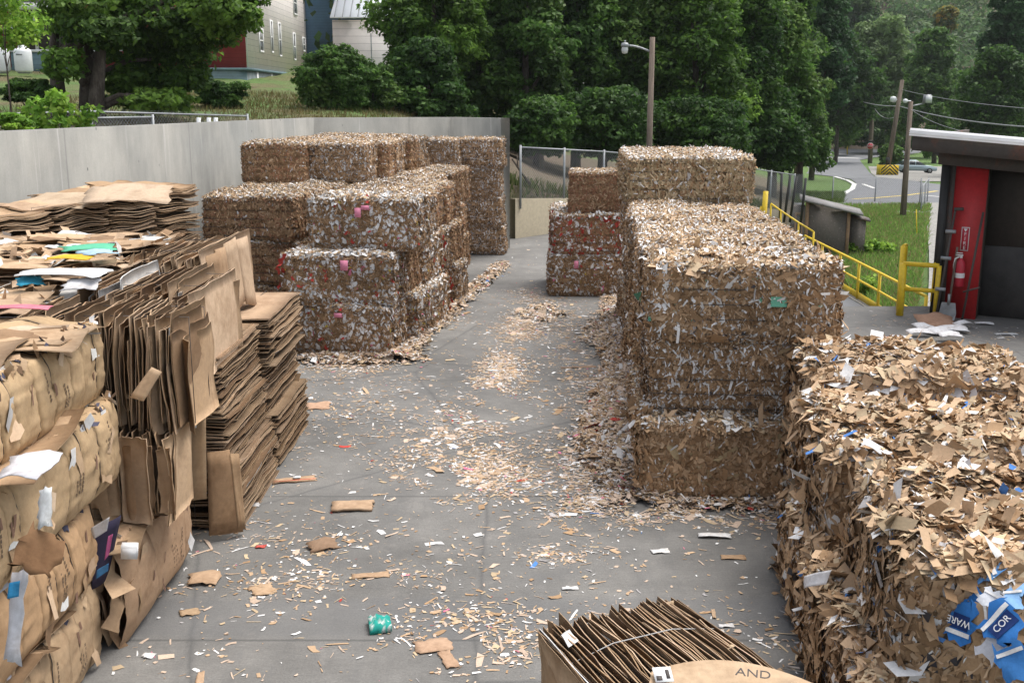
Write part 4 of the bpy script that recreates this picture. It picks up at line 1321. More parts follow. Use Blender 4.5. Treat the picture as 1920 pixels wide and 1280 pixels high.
# loose sheets and panels that lie or lean on the bales
def panel(name, P4, label, tone=(.44, .31, .19), th=.006, cat='cardboard', bend=.0, group=None, m=7, mat='sheet', torn=0.0):
    """sheet from 4 corners (origin corner, along u, opposite, along v) with a bend"""
    P4 = np.array(P4, float)
    o0 = P4[0].copy()
    n = np.cross(P4[1] - P4[0], P4[3] - P4[0]); n /= np.linalg.norm(n)
    V = []
    rr = np.random.default_rng(int(abs(P4.sum()) * 1000) % 99991)
    for sgn in (1, -1):
        for j in range(m):
            for i in range(m):
                u, v = i / (m - 1), j / (m - 1)
                p = (P4[0] * (1 - u) + P4[1] * u) * (1 - v) + (P4[3] * (1 - u) + P4[2] * u) * v
                V.append(p - o0 + n * (bend * 4 * u * (1 - u) * (.6 + .4 * v) + sgn * th / 2 + .004 * math.sin(5 * u + 3 * v)))
    V = np.array(V)
    if torn:
        sz = max(np.linalg.norm(P4[1] - P4[0]), np.linalg.norm(P4[3] - P4[0]))
        sm = min(np.linalg.norm(P4[1] - P4[0]), np.linalg.norm(P4[3] - P4[0]))
        J = rr.normal(size=(m * m, 3)) * torn * sm
        gi, gj = np.meshgrid(np.arange(m), np.arange(m)); e = ((gi == 0) | (gi == m - 1) | (gj == 0) | (gj == m - 1)).ravel()
        J *= np.where(e, 1.0, .35)[:, None]
        J = J - (J @ n)[:, None] * n * .88
        V = V + np.concatenate([J, J])
    I = (np.arange(m - 1)[:, None] * m + np.arange(m - 1)[None]).ravel()
    q = np.stack([I, I + 1, I + m + 1, I + m], 1)
    rim = np.concatenate([np.arange(m), np.arange(1, m) * m + m - 1, (m * m - 2) - np.arange(m - 1), np.arange(m - 2, 0, -1) * m])
    Q = np.concatenate([q, q[:, ::-1] + m * m, np.stack([np.roll(rim, -1), rim, rim + m * m, np.roll(rim, -1) + m * m], 1)])
    C = np.tile(np.array(tone), (len(V), 1))
    o = link(name, mesh_data(name, V, Q, M[mat], C), None, o0)
    return tag(o, label, cat, group)
def vp(px, py, y): return at_y(px, py, y)
# panel with the white label, the leaning box, the broad panel above
p_ = panel('upright_cardboard', [vp(330, 940, 8.46), vp(387, 935, 8.46), vp(386, 772, 8.5), vp(331, 776, 8.5)], 'upright box panel with a white address label near its top', (.40, .275, .165), bend=.01)
q = panel('address_label', [vp(337, 803, 8.465), vp(368, 802, 8.465), vp(368, 783, 8.47), vp(337, 784, 8.47)], None, (.72, .72, .72), .002, mat='scrap')
q.parent = p_; q.location = q.location - p_.location
for nm in ('label', 'category'):
    if nm in q: del q[nm]
for k, (x_, w_) in enumerate(((.02, .06), (.1, .03))):
    b = MB(); b.box(x_, x_ + w_, -.004, -.0015, .02 + .0, .032); b.box(x_, x_ + w_ * .8, -.004, -.0015, .05, .062)
    b.build('print', M['ink'], q, rot=(0, 0, 0))
panel('leaning_box', [vp(392, 1003, 9.42), vp(456, 996, 9.55), vp(430, 842, 9.62), vp(388, 848, 9.5)], 'flattened brown box leaning against the stacked cardboard, foot on the floor', (.31, .195, .11), .02, bend=.025)
panel('leaning_box', [vp(446, 990, 9.52), vp(460, 992, 9.62), vp(446, 850, 9.66), vp(430, 850, 9.6)], 'narrow folded side of a box beside the leaning brown box', (.36, .24, .14), .02)
panel('hanging_flap', [vp(243, 745, 7.84), vp(268, 752, 7.76), vp(304, 697, 7.82), vp(285, 688, 7.9)], 'pale bent flap hanging from the upright sheets', (.52, .37, .24), bend=.02)
for k, (a, bq, c, d, lab, tone) in enumerate((
        ((400, 605, 11.0), (430, 612, 11.1), (412, 470, 11.2), (382, 482, 11.0), 'tall narrow box panel at the lane end of the leaning sheets', (.38, .25, .15)),
        ((428, 606, 11.3), (444, 600, 11.5), (420, 462, 11.5), (402, 468, 11.3), 'second tall panel of the leaning sheets, printed edge', (.42, .28, .17)),
        ((442, 585, 11.6), (460, 560, 12.0), (440, 444, 12.0), (418, 458, 11.6), 'broad pale panel of the leaning sheets', (.46, .33, .22)),
        ((462, 570, 12.0), (482, 575, 12.4), (462, 442, 12.5), (440, 450, 12.0), 'outermost torn panel of the leaning sheets', (.47, .34, .23)))):
    panel('leaning_cardboard', [vp(*a), vp(*bq), vp(*c), vp(*d)], lab, tone, .012, bend=.02, group='tall panels leaning on the stacked cardboard')
def lying(px, py, z, w, d, ang, lab, tone, name='loose_sheet', th=.006, bend=.02, cat='sheet', tiltx=0.0, torn=.05):
    c = at_z(px, py, z)
    ca, sa = math.cos(R(ang)), math.sin(R(ang))
    u = np.array([ca, sa, 0]) * w / 2; v = np.array([-sa, ca, tiltx]) * d / 2
    return panel(name, [c - u - v, c + u - v, c + u + v, c - u + v], lab, tone, th, cat, bend, torn=torn)
lying(165, 466, 2.58, .5, .42, 20, 'green card sheet lying on the cardboard bales', (.10, .42, .26))
lying(130, 484, 2.57, .38, .25, 5, 'yellow card sheet lying on the cardboard bales', (.72, .42, .03))
lying(182, 474, 2.585, .3, .3, 40, 'pale blue and white sheet beside the green sheet', (.35, .5, .62))
lying(57, 528, 2.47, .2, .17, 30, 'bright blue sheet poking up between the cardboard bales', (.05, .38, .58), tiltx=.25)
lying(118, 512, 2.53, .75, .35, -3, 'large white box panel lying on the bales', (.72, .72, .71))
lying(152, 534, 2.46, .28, .2, 8, 'creased white carton flap hanging over the bale edge', (.60, .60, .62), tiltx=.3)
lying(30, 578, 2.50, .5, .12, 3, 'pink and white wrapper on the topmost bulging bale', (.62, .2, .26))
lying(110, 378, 2.62, 1.2, .8, -12, 'large curling sheet on top of the wall row', (.47, .36, .25), bend=.05, tiltx=.12)
lying(240, 366, 2.72, 1.1, .7, 12, 'large pale sheet lifted off the top of the wall row', (.50, .38, .27), bend=.05, tiltx=.25)
panel('box_flap', [vp(140, 575, 9.75), vp(190, 575, 9.4), vp(178, 512, 9.4), vp(148, 518, 9.8)], 'folded brown box standing on edge behind the topmost bulging bale', (.36, .245, .15))
panel('box_flap', [vp(75, 480, 12.6), vp(112, 477, 12.2), vp(103, 450, 12.4), vp(80, 453, 12.8)], 'brown box corner standing up near the wall row', (.42, .30, .19))
# papers between the near barrels
pp = panel('magazine_wrap', [vp(172, 1105, 7.25), vp(203, 1080, 7.42), vp(226, 965, 7.42), vp(166, 990, 7.25)], 'dark and pink printed carton squeezed out between cardboard bales', (.035, .03, .06), bend=.03, cat='carton')
for nm, a4, tone in (('print', [(176, 1010), (200, 995), (206, 968), (170, 990)], (.62, .62, .64)), ('print', [(196, 1050), (204, 1040), (212, 1000), (203, 1005)], (.6, .15, .35)), ('print', [(180, 1085), (202, 1070), (204, 1055), (182, 1068)], (.08, .25, .5))):
    q = panel(nm, [vp(x, y, 7.21) for x, y in a4], None, tone, .002, mat='scrap')
    q.parent = pp; q.location = q.location - pp.location
    for k in ('label', 'category'):
        if k in q: del q[k]
pc_ = vp(243, 1032, 7.15)
b = MB(); b.box(-.055, .055, -.03, .03, -.05, .05); b.box(-.045, .045, -.034, -.03, -.04, .03, (.9, .9, .9))
tag(b.build('paper_packet', M['paper'], loc=pc_, rot=(.1, .1, .2)), 'small white packet sticking out above the smooth curved bale', 'packet')
panel('magazine', [vp(10, 1235, 5.2), vp(36, 1245, 5.2), vp(52, 1060, 5.35), vp(22, 1080, 5.35)], 'tall white printed sheet at the near end of the third bulging bale', (.55, .55, .58), bend=.02, torn=.09)
panel('magazine', [vp(14, 1122, 5.18), vp(34, 1118, 5.18), vp(38, 1088, 5.2), vp(18, 1092, 5.2)], 'blue printed patch of a sheet at the near end of the third bulging bale', (.04, .26, .5), bend=.0)
panel('magazine', [vp(72, 990, 5.35), vp(96, 985, 5.35), vp(98, 912, 5.45), vp(74, 918, 5.45)], 'white sheet tucked upright in the end of the second bulging bale', (.55, .57, .58), bend=.02, torn=.08)
panel('magazine', [vp(0, 900, 5.5), vp(70, 895, 5.5), vp(120, 850, 5.9), vp(20, 858, 5.9)], 'white glossy sheet with a blue corner lying over the second bulging bale', (.58, .58, .62), bend=.03, torn=.08)
panel('torn_box', [vp(20, 1060, 5.2), vp(95, 1090, 5.25), vp(115, 1020, 5.4), vp(55, 985, 5.35)], 'torn dark brown box squashed between two bulging bales', (.20, .11, .055), bend=.03, torn=.09)

# front bale at the lower edge of the photo
r6 = np.random.default_rng(6)
yaw = 24
fs = sheets(r6, 92, 1.0, 1.25, .9, 'x', bow=.05, ja=.04, jb=.012, noise=.014, wave=.004, fold=.35, gap=.5, white=.05, lean=0, minf=.92, notch=.5)
fs = [(v + np.array([0, 0, .45]), q, c) for v, q, c in fs] + [corebox(.9, 1.0, .8)]
ctr = np.array([.145, 6.0]) + np.array([.90, .40]) * .52 + np.array([.40, -.90]) * .6
fb = cbale(fs, (ctr[0], ctr[1], 0), R(yaw), 'cardboard bale of upright sheets lying nearest, white cord over it', GC)
b = MB(); b.tube([(-.53, .18, .1), (-.52, .18, .86), (-.2, .2, .925), (.2, .2, .93), (.5, .18, .88), (.53, .18, .1)], .0035, 6)
b.build('cord', M['cord'], fb)
# big curved sheet in front with printing
V, m = [], 15
c0, c1 = at_z(1215, 1258, .99), at_z(1520, 1281, .95)
for j in range(8):
    for i in range(m):
        u, v = i / (m - 1), j / 7
        p = c0 * (1 - u) + c1 * u
        bow = 4 * u * (1 - u)
        V.append((p[0] + (0.02 - .15 * v), p[1] + .13 * bow - v * (.55 - .05 * bow), p[2] + .03 * bow - .34 * v ** 1.6))
V = np.array(V); base = V[0].copy()
I = (np.arange(7)[:, None] * m + np.arange(m - 1)[None]).ravel()
Q = np.stack([I, I + m, I + m + 1, I + 1], 1)
Vb = V - np.array([0, 0, .012])
cs = link('curved_sheet', mesh_data('curved_sheet', np.concatenate([V, Vb]) - base, np.concatenate([Q, Q[:, ::-1] + len(V)]), M['sheet'], np.tile((.50, .36, .235), (2 * len(V), 1)), smooth=True), None, base)
tag(cs, 'broad curved box sheet with printed letters over the front cardboard bale', 'sheet')
lp = at_z(1412, 1266, 1.02) - base
lettering('AND', .085, M['ink'], cs, (lp[0], lp[1], lp[2] + .012), (R(12), 0, R(-14)))
b = MB(); b.box(0, .12, 0, .004, 0, .003); b.box(.02, .09, .02, .035, 0, .003)
pm = at_z(1466, 1258, 1.02) - base
b.build('print', M['ink'], cs, loc=(pm[0], pm[1], pm[2] + .014), rot=(R(8), 0, R(-18)))
lb = at_z(1243, 1266, 1.0) - base
b = MB(); b.box(-.05, .05, -.05, .05, 0, .003)
b.build('address_label', M['paper'], cs, loc=(lb[0], lb[1], lb[2] + .006), rot=(R(20), 0, .1))
b = MB(); b.box(-.04, -.01, -.04, -.01, 0, .004); b.box(.015, .035, -.03, .03, 0, .004)
b.build('print', M['ink'], cs, loc=(lb[0], lb[1], lb[2] + .007), rot=(R(20), 0, .1))
panel('box_flap', [vp(1322, 1190, 6.2), vp(1345, 1228, 5.75), vp(1378, 1212, 5.75), vp(1350, 1196, 6.1)], 'pale flap with white underside on the front cardboard bale', (.5, .37, .24))
panel('box_flap', [vp(1240, 1165, 6.25), vp(1266, 1160, 6.3), vp(1262, 1125, 6.35), vp(1238, 1132, 6.3)], 'upright pale flap at the far corner of the front cardboard bale', (.5, .37, .24))
panel('shipping_label', [at_z(1052, 1190, .915), at_z(1066, 1212, .915), at_z(1085, 1202, .915), at_z(1068, 1180, .915)], 'white bar coded label on the front cardboard bale', (.7, .7, .7), .003)
# blue cartons on the near loose bale
def carton(px, py, y, w, h, rz, rx, lab, txt=None, roll=0, tone=(.03, .16, .45)):
    c = at_y(px, py, y)
    o = empty('blue_carton', c, 0, lab, 'carton', 'torn blue cartons in the near loose bale')
    o.rotation_euler = (Matrix.Rotation(R(rz), 3, 'Z') @ Matrix.Rotation(R(rx), 3, 'X') @ Matrix.Rotation(R(roll), 3, 'Y')).to_euler()
    rr = np.random.default_rng(int(px + py))
    def sheet(x0, x1, z0, z1, off, torn):
        g = np.linspace(0, 1, 7); A, B = np.meshgrid(g, g); a, b_ = A.ravel(), B.ravel()
        x = x0 + (x1 - x0) * a; z = z0 + (z1 - z0) * b_
        if torn:
            e = (a < .01) | (a > .99) | (b_ < .01) | (b_ > .99)
            x = x + e * rr.normal(size=49) * w * .09; z = z + e * rr.normal(size=49) * h * .09
        bend = .25 * x ** 2 / w + .5 * np.sin(z / h * 4 + x / w * 5 + 1) * w * .10
        V = np.stack([x, bend - off, z], 1)
        I = (np.arange(6)[:, None] * 7 + np.arange(6)[None]).ravel()
        q = np.stack([I, I + 1, I + 8, I + 7], 1)
        return np.concatenate([V, V + np.array([0, .003, 0])]), np.concatenate([q, q[:, ::-1] + 49])
    def put_(nm, x0, x1, z0, z1, off, col, torn=False):
        V, q = sheet(x0, x1, z0, z1, off, torn)
        return link(nm, mesh_data(nm, V, q, M['scrap'], np.tile(col, (len(V), 1))), o)
    put_('flap', -w / 2, w / 2, -h / 2, h / 2, 0, tone, True)
    if txt:
        put_('printed_panel', -w * .36, w * .36, -h * .2, h * .2, .005, (.012, .035, .14))
        lettering(txt, h * .26, M['paper'], o, (0, -.012, 0.0), (R(90), 0, 0))
    put_('white_band', -w * .47, w * .47, h * .24, h * .36, .005, WH)
    return o
carton(1800, 1165, 5.35, .15, .20, -62, -22, 'blue carton scrap printed WARE, hanging below the others', 'WARE', 175)
carton(1880, 1170, 5.05, .20, .19, -52, -34, 'blue and white carton scrap printed COR, largest of them', 'COR', -68)
carton(1812, 1112, 5.42, .19, .13, -60, -34, 'plain blue carton scrap above the printed one', None, 20)
carton(1842, 1075, 5.45, .09, .20, -70, -50, 'narrow light blue scrap, topmost of the blue cartons', None, 30, (.12, .3, .6))
carton(1900, 1240, 4.9, .15, .16, -50, -24, 'blue carton scrap lowest of all, beside the large printed one', None, -40, (.05, .2, .5))
for k, (px, py, y, w, h, rz, rx, ro, tone, lab) in enumerate(((1860, 1125, 5.2, .13, .10, -50, -40, 10, (.62, .64, .68), 'whitish crumpled carton scrap between the blue printed ones'), (1835, 1150, 5.3, .12, .13, -60, -20, 60, (.42, .29, .18), 'bare brown scrap between the two printed blue cartons'), (1862, 1210, 5.05, .11, .16, -45, -18, 30, (.60, .60, .64), 'white printed scrap under the large blue carton'), (1898, 1120, 5.15, .10, .12, -60, -50, -30, (.25, .45, .72), 'pale blue scrap at the upper outer side of the cartons'))):
    carton(px, py, y, w, h, rz, rx, lab, None, ro, tone)
panel('paper_sheet', [vp(1508, 1102, 6.75), vp(1548, 1095, 6.6), vp(1560, 1068, 6.62), vp(1508, 1080, 6.78)], 'crumpled white paper sheet on the side of the huge ragged bale', (.72, .72, .74), .004, bend=.03)
panel('paper_sheet', [vp(1740, 1040, 5.9), vp(1775, 1035, 5.7), vp(1770, 1022, 5.72), vp(1742, 1028, 5.92)], 'green and white printed scrap on the huge ragged bale', (.06, .32, .2), .004)
lying(1645, 840, 1.62, .14, .20, 60, 'white paper scrap lying on the corner of the huge ragged bale', (.62, .62, .64), th=.002, bend=.006, tiltx=.35, torn=.10)

# ------------------------------------------------------------------ litter on the floor
rl = np.random.default_rng(99)
def mound_h(x, y):
    """height of the loose drifts heaped against the bales"""
    x = np.asarray(x, float); y = np.asarray(y, float)
    z = np.zeros_like(x)
    edge = 1.36 + (y - 10.6) * .072                      # lane face of the railing row
    t = np.clip(1 - (edge - x) / (0.72 + .2 * np.sin(y * 1.1)), 0, 1)
    z += np.where((y > 10.2) & (x < edge + .3), .33 * t ** 1.6 * sstep(y, 10.2, 11.6) * (1 - .45 * sstep(y, 14, 19)) * (1 - sstep(y, 21, 23.5)), 0)
    z += .05 * np.exp(-((x - 2.1) / 1.1) ** 2 - ((y - 10.40) / .22) ** 2)
    z += .10 * np.exp(-((x + 2.6) / 1.0) ** 2 - ((y - 16.7) / .3) ** 2)
    e2 = -1.85 + (y - 17) * .155
    z += np.where((y > 16.5) & (y < 27), .09 * np.exp(-((x - e2 - .08) / .2) ** 2), 0)
    z += .05 * np.exp(-((x - .55) / .5) ** 2 - ((y - 20.6) / .9) ** 2)
    return z
# base of the drifts
gx = np.arange(-4.2, 3.6, .09); gy = np.arange(9.6, 27.5, .12)
GX, GY = np.meshgrid(gx, gy)
GZ = mound_h(GX, GY)
GZ = GZ + (GZ > .015) * rl.normal(size=GZ.shape) * .012 - .012
Vg = np.stack([GX, GY, GZ], -1).reshape(-1, 3)
nx, ny = len(gx), len(gy)
I = (np.arange(ny - 1)[:, None] * nx + np.arange(nx - 1)[None]).ravel()
q = np.stack([I, I + 1, I + nx + 1, I + nx], 1)
q = q[(GZ.ravel()[q] > 0.02).all(1)]
used = np.unique(q); rem = np.full(len(Vg), -1); rem[used] = np.arange(len(used))
parts = [(Vg[used], rem[q], np.tile(np.array((.30, .235, .175)), (len(used), 1)))]
XY = []
def gauss(n, px, py, sx, sy):
    c = at_z(px, py)
    XY.append(np.stack([rl.normal(c[0], sx, n), rl.normal(c[1], sy, n)], 1))
def path(n, pts, sx, sy=.3):
    G = np.array([at_z(*p)[:2] for p in pts])
    k = rl.uniform(0, len(G) - 1, n); i = np.minimum(k.astype(int), len(G) - 2); f = (k - i)[:, None]
    p = G[i] * (1 - f) + G[i + 1] * f
    XY.append(p + rl.normal(size=(n, 2)) * np.array([sx, sy]))
path(5200, [(985, 545), (980, 600), (975, 640)], .28)
path(4600, [(950, 660), (940, 700), (925, 740)], .22)
path(2600, [(930, 740), (900, 790), (850, 830)], .3)
gauss(3000, 860, 870, .42, .35); gauss(2000, 880, 905, .35, .3)
path(8000, [(1010, 560), (1080, 620), (1120, 680), (1120, 760), (1100, 840), (1090, 930)], .36)
path(7500, [(1140, 620), (1165, 700), (1160, 800), (1150, 900), (1200, 950)], .3)
path(4500, [(1080, 950), (1200, 965), (1320, 955), (1480, 960)], .35, .25)
path(4500, [(570, 675), (640, 690), (720, 680), (770, 640), (830, 590), (870, 555)], .28, .3)
path(1500, [(580, 700), (650, 720), (700, 760), (620, 780)], .8, .6)
gauss(350, 680, 1080, .35, .2); gauss(260, 590, 1010, .45, .3); gauss(420, 850, 1160, .35, .2); gauss(500, 900, 1190, .4, .2)
gauss(320, 1060, 1040, .35, .12); gauss(400, 900, 1230, .5, .2); gauss(220, 1430, 1210, .25, .3)
gauss(220, 500, 1100, .3, .15); gauss(120, 640, 1050, .6, .4); gauss(700, 750, 790, 1.2, 1.0)
gauss(420, 1760, 605, .9, .7); gauss(120, 1880, 630, .5, .4)
n = 6500; XY.append(np.stack([rl.uniform(-3, 2.5, n), rl.uniform(7.0, 22, n)], 1))
n = 700; XY.append(np.stack([rl.uniform(-2.6, 2.3, n), rl.uniform(6.0, 10, n)], 1))
n = 300; XY.append(np.stack([rl.uniform(-1.2, .8, n), rl.uniform(22, 32, n)], 1))
n = 160; XY.append(np.stack([rl.uniform(4.5, 8, n), rl.uniform(11, 20, n)], 1))
XY = np.concatenate(XY)
# on the drifts
k = 52000
c = np.stack([rl.uniform(-4.2, 3.4, k), rl.uniform(9.7, 27, k)], 1)
c = c[mound_h(c[:, 0], c[:, 1]) > .02]
XY = np.concatenate([XY, c, c[: len(c) // 2] + rl.normal(size=(len(c) // 2, 2)) * .05])
# the floor is bare inside bale footprints; thin the sheet out in places
def patchy(x, y):
    return (np.sin(x * 2.1 + 1.3 * np.sin(y * .8)) + np.sin(y * 1.7 + x) + np.sin(x * 5.3 - y * 3.1 + 2 * np.sin(y * 2.2)) + np.sin(x * 8.7 + y * 6.1) * .8 + np.sin(x * 15 + 3 * np.sin(y * 9)) * .7)
dens = patchy(XY[:, 0], XY[:, 1])
hm = mound_h(XY[:, 0], XY[:, 1])
keep = (hm > .05) | (rl.random(len(XY)) < .55 + .22 * dens)
XY, hm = XY[keep], hm[keep]
n = len(XY)
col, ci = pick(rl, 'litter', n)
kind = rl.random(n)
dr = np.where(hm > .02, 1.45, 1.0)
L = dr * np.where(kind < .5, rl.uniform(.025, .07, n), np.where(kind < .8, rl.uniform(.035, .10, n), rl.uniform(.022, .05, n)))
Wd = dr * np.where(kind < .5, rl.uniform(.014, .036, n), np.where(kind < .8, rl.uniform(.006, .014, n), rl.uniform(.018, .04, n)))
big = rl.random(n) < .02
L[big] *= 2.2; Wd[big] *= 2.2
sv = np.exp(rl.normal(size=n) * .45) * .72; L = L * sv; Wd = Wd * sv
P = np.stack([XY[:, 0], XY[:, 1], np.maximum(hm, 0) + np.where(hm > .02, rl.uniform(.004, .02, n), rl.uniform(.003, .007, n))], 1)
tilt = np.where(hm > .02, .30, .06)[:, None]
v, q, cc = flakes(rl, P, np.tile([0, 0, 1.0], (n, 1)), L, Wd, col, tilt, np.where(hm > .02, .12, .04)[:, None])
v[:, 2] = np.maximum(v[:, 2], .003)
parts.append((v, q, cc))
V, Q, C = join(parts)
tag(link('litter', mesh_data('litter', V, Q, M['scrap'], C)), 'shredded cardboard and paper scraps scattered and drifted over the yard', None, None, 'stuff')

# larger pieces lying about, each its own thing
def scrap(name, px, py, w, d, ang, lab, tone, z=.008, bend=.004, th=.003, cat='scrap', tx=0.0):
    return lying(px, py, z, w, d, ang, lab, tone, name, th, bend, cat, tx, .055)
sb = scrap('flattened_box', 552, 899, .46, .16, 14, 'long flat box piece with a red printed stripe near the stacked cardboard', (.46, .31, .20))
b = MB(); b.box(-.22, .22, -.065, -.05, .011, .013); o = b.build('red_stripe', M['inkred'], sb, loc=(.23 * math.cos(R(14)) - .08 * -math.sin(R(14)) * -1, .13, .006), rot=(0, 0, R(14)))
b = MB(); b.box(-.03, .05, -.0, .06, .011, .014); b.build('paper_label', M['paper'], sb, loc=(.22, .14, .006), rot=(0, 0, R(14)))
scrap('flattened_box', 660, 948, .40, .24, 3, 'rounded flat box lying alone in the middle of the floor', (.46, .32, .21), z=.022, th=.022, bend=.008, cat='box')
scrap('board_piece', 382, 1083, .26, .24, 5, 'brown board piece curling beside the smooth curved bale', (.45, .31, .2), z=.02, bend=.012)
scrap('board_piece', 492, 1105, .2, .2, 30, 'pale square board piece lying on a heap of slivers', (.48, .34, .22))
scrap('board_piece', 812, 1210, .26, .2, 20, 'pinkish flat board square near the front bale', (.46, .31, .21))
scrap('board_piece', 695, 1078, .32, .10, 10, 'long tan board piece in the scrap heap in mid floor', (.45, .31, .2))
scrap('board_piece', 355, 1147, .15, .11, 15, 'small torn T shaped board scrap near the lower curved bale', (.42, .30, .19))
scrap('board_piece', 605, 1022, .26, .16, 25, 'crumpled dark brown board scrap in the open floor', (.26, .17, .11), z=.025, bend=.025, tx=.22)
scrap('board_piece', 1375, 1044, .22, .09, -3, 'rectangular brown board scrap in front of the ragged bales', (.42, .28, .17))
scrap('board_piece', 597, 760, .32, .35, 10, 'flat pale brown board square by the stacked cardboard column', (.48, .31, .21))
scrap('board_piece', 840, 1235, .1, .25, 20, 'pinkish narrow board piece beside the flat square', (.45, .30, .2))
scrap('paper_piece', 1340, 1003, .30, .08, -5, 'crumpled white paper strip in front of the brown stack', (.72, .72, .72), z=.02, bend=.012, cat='paper')
scrap('paper_piece', 1238, 1033, .17, .09, 8, 'torn white paper piece on the bare floor', (.7, .7, .7), cat='paper')
scrap('paper_piece', 472, 946, .15, .09, 10, 'black and white printed paper disc on the floor', (.55, .55, .55), cat='paper')
scrap('paper_piece', 279, 1228, .09, .07, -15, 'small white card on the floor by the lower cardboard bales', (.72, .72, .72), cat='paper')
scrap('paper_piece', 1069, 1102, .14, .05, 5, 'white paper slip on the dark damp band of floor', (.72, .72, .72), cat='paper')
scrap('paper_piece', 1362, 1172, .12, .05, 2, 'white paper slip between the front bale and the ragged bale', (.74, .74, .74), cat='paper')
scrap('paper_piece', 1346, 1186, .10, .07, 2, 'white paper tag lying closest to the front bale flap', (.74, .74, .74), cat='paper')
scrap('paper_piece', 489, 1024, .09, .06, 2, 'red and white wrapper scrap on the open floor', (.55, .10, .08), cat='paper')
scrap('board_stick', 1085, 688, .55, .05, 8, 'long narrow board strip lying across the lane', (.45, .29, .19))
scrap('board_stick', 375, 1272, .05, .2, 10, 'narrow tan board strip at the very front of the floor', (.46, .32, .21))
scrap('board_stick', 1338, 1150, .03, .15, -5, 'bent strip of board standing out on the damp floor', (.5, .36, .24))
# crumpled teal packet
tp = at_z(712, 1166, .05)
rr = np.random.default_rng(8)
g = np.linspace(-1, 1, 9); A, B_ = np.meshgrid(g, g)
vv = np.stack([A.ravel() * .085, B_.ravel() * .1, .035 * (1 - A.ravel() ** 2) * (1 - B_.ravel() ** 2) + rr.normal(size=81) * .012 + .0], 1)
I = (np.arange(8)[:, None] * 9 + np.arange(8)[None]).ravel()
qq = np.stack([I, I + 1, I + 10, I + 9], 1)
cc = np.where((rr.random((81, 1)) < .3), np.array([[.6, .62, .6]]), np.array([[.02, .30, .25]]))
vb = vv.copy(); vb[:, 2] = np.minimum(vb[:, 2], 0) - .035
rim = np.concatenate([np.arange(9), np.arange(1, 9) * 9 + 8, 79 - np.arange(8), np.arange(7, 0, -1) * 9])
rq = np.stack([rim, np.roll(rim, -1), np.roll(rim, -1) + 81, rim + 81], 1)
tag(link('crumpled_packet', mesh_data('crumpled_packet', np.concatenate([vv, vb]), np.concatenate([qq, qq[:, ::-1] + 81, rq[:, ::-1]]), M['scrap'], np.concatenate([cc, cc])), None, tp, (0, 0, .2)),
    'crumpled teal and white packet lying on the open floor', 'packet')
# heap by the dock door
lying(1755, 603, .10, .65, .42, -4, 'brown flattened carton on the paper heap by the red door', (.36, .22, .15), 'flattened_carton', .008, .06, 'carton', .35)
for k, (px, py, w, d, a) in enumerate(((1735, 612, .40, .3, 5), (1765, 620, .5, .3, 20), (1790, 616, .45, .28, -10), (1725, 622, .42, .22, 0), (1806, 606, .4, .14, 30), (1782, 628, .38, .22, 4))):
    lying(px, py, .05 + .012 * k, w, d, a, ['white paper sheet at the back of the heap by the red door', 'broad white sheet in the middle of the paper heap', 'white sheet on the door side of the paper heap', 'white sheet on the lane side of the paper heap', 'curled white sheet beside the shovel blade', 'white sheet at the front of the paper heap'][k],
          (.72, .72, .74), 'paper_sheet', .006, .04, 'paper', .1)
lying(1668, 637, .03, .42, .22, -10, 'red and brown flattened carton on the grey dock floor', (.34, .13, .08), 'flattened_carton', .04, .02, 'carton')
lying(1690, 631, .012, .35, .18, -20, 'white sheet beside the red carton on the dock floor', (.72, .72, .74), 'paper_sheet', .004, .01, 'paper')
lying(1668, 655, .012, .3, .16, -20, 'white sheet half behind the loose bale on the dock floor', (.72, .72, .74), 'paper_sheet', .004, .01, 'paper')
lying(1845, 606, .03, .32, .1, -12, 'white folded sheet at the foot of the dark doorway', (.7, .7, .72), 'paper_sheet', .02, .02, 'paper')
lying(1886, 626, .012, .4, .1, 3, 'thin white sheet on the dock floor at the edge of view', (.62, .64, .66), 'paper_sheet', .004, .01, 'paper')

# ------------------------------------------------------------------ warehouse with the red panel
wh = empty('warehouse', (7.95, 20.25, 0), 0, 'dark low warehouse with red door panel, rusty fascia and white roof edge', 'building')
def wloc(px, py, y):
    p = at_y(px, py, y); return p - np.array([7.95, 20.25, 0])
wdir = np.array([0.865, -0.50]); wdir /= np.linalg.norm(wdir)        # along the front, coming nearer to the right
wn_ = np.array([-wdir[1], wdir[0]]) * 1.0                            # inwards (away from the yard)
if wn_[1] < 0: wn_ = -wn_
def wbox(name, mat, s0, s1, n0, n1, z0, z1, dz=0.0):
    """box in the warehouse frame: s along front, n inward; dz = drop per metre along s"""
    b = MB(); P = []
    for z in (z0, z1):
        for (s, n_) in ((s0, n0), (s1, n0), (s1, n1), (s0, n1)):
            p = wdir * s + wn_ * n_
            P.append((p[0], p[1], z + dz * s))
    b.hexa(P); return b.build(name, M[mat], wh)
SL = -.075
wbox('door_post', 'black', 0, .14, 0, .30, 0, 3.02)
wbox('wall', 'darksteel', .02, .16, .3, 9.0, 0, 3.0)
wbox('door_track', 'rust', .14, .24, .08, .16, 0, 2.9)
rp = wbox('red_panel', 'red', .24, .80, .10, .16, 0.0, 2.92, 0)
wbox('door', 'darksteel', .80, 9.0, .55, .62, 1.35, 2.92, 0)  # dark plate in place of the shaded interior, shade painted into its colour
wbox('lower_doorway_shade', 'doorway_shade', .80, 9.0, .53, .62, 0.02, 1.345, 0)  # lower half of that interior, painted as dim as it looks
wbox('door_jamb', 'darksteel', .74, .80, .165, .53, 0, 2.92)
wbox('lintel', 'rust', -.06, 9.0, -.05, .52, 2.86, 3.12, SL)
wbox('fascia', 'rust', -.45, 9.0, -.60, -.51, 3.10, 3.36, SL)
wbox('fascia', 'rust', -.45, -.37, -.505, 6, 3.14, 3.36, 0)
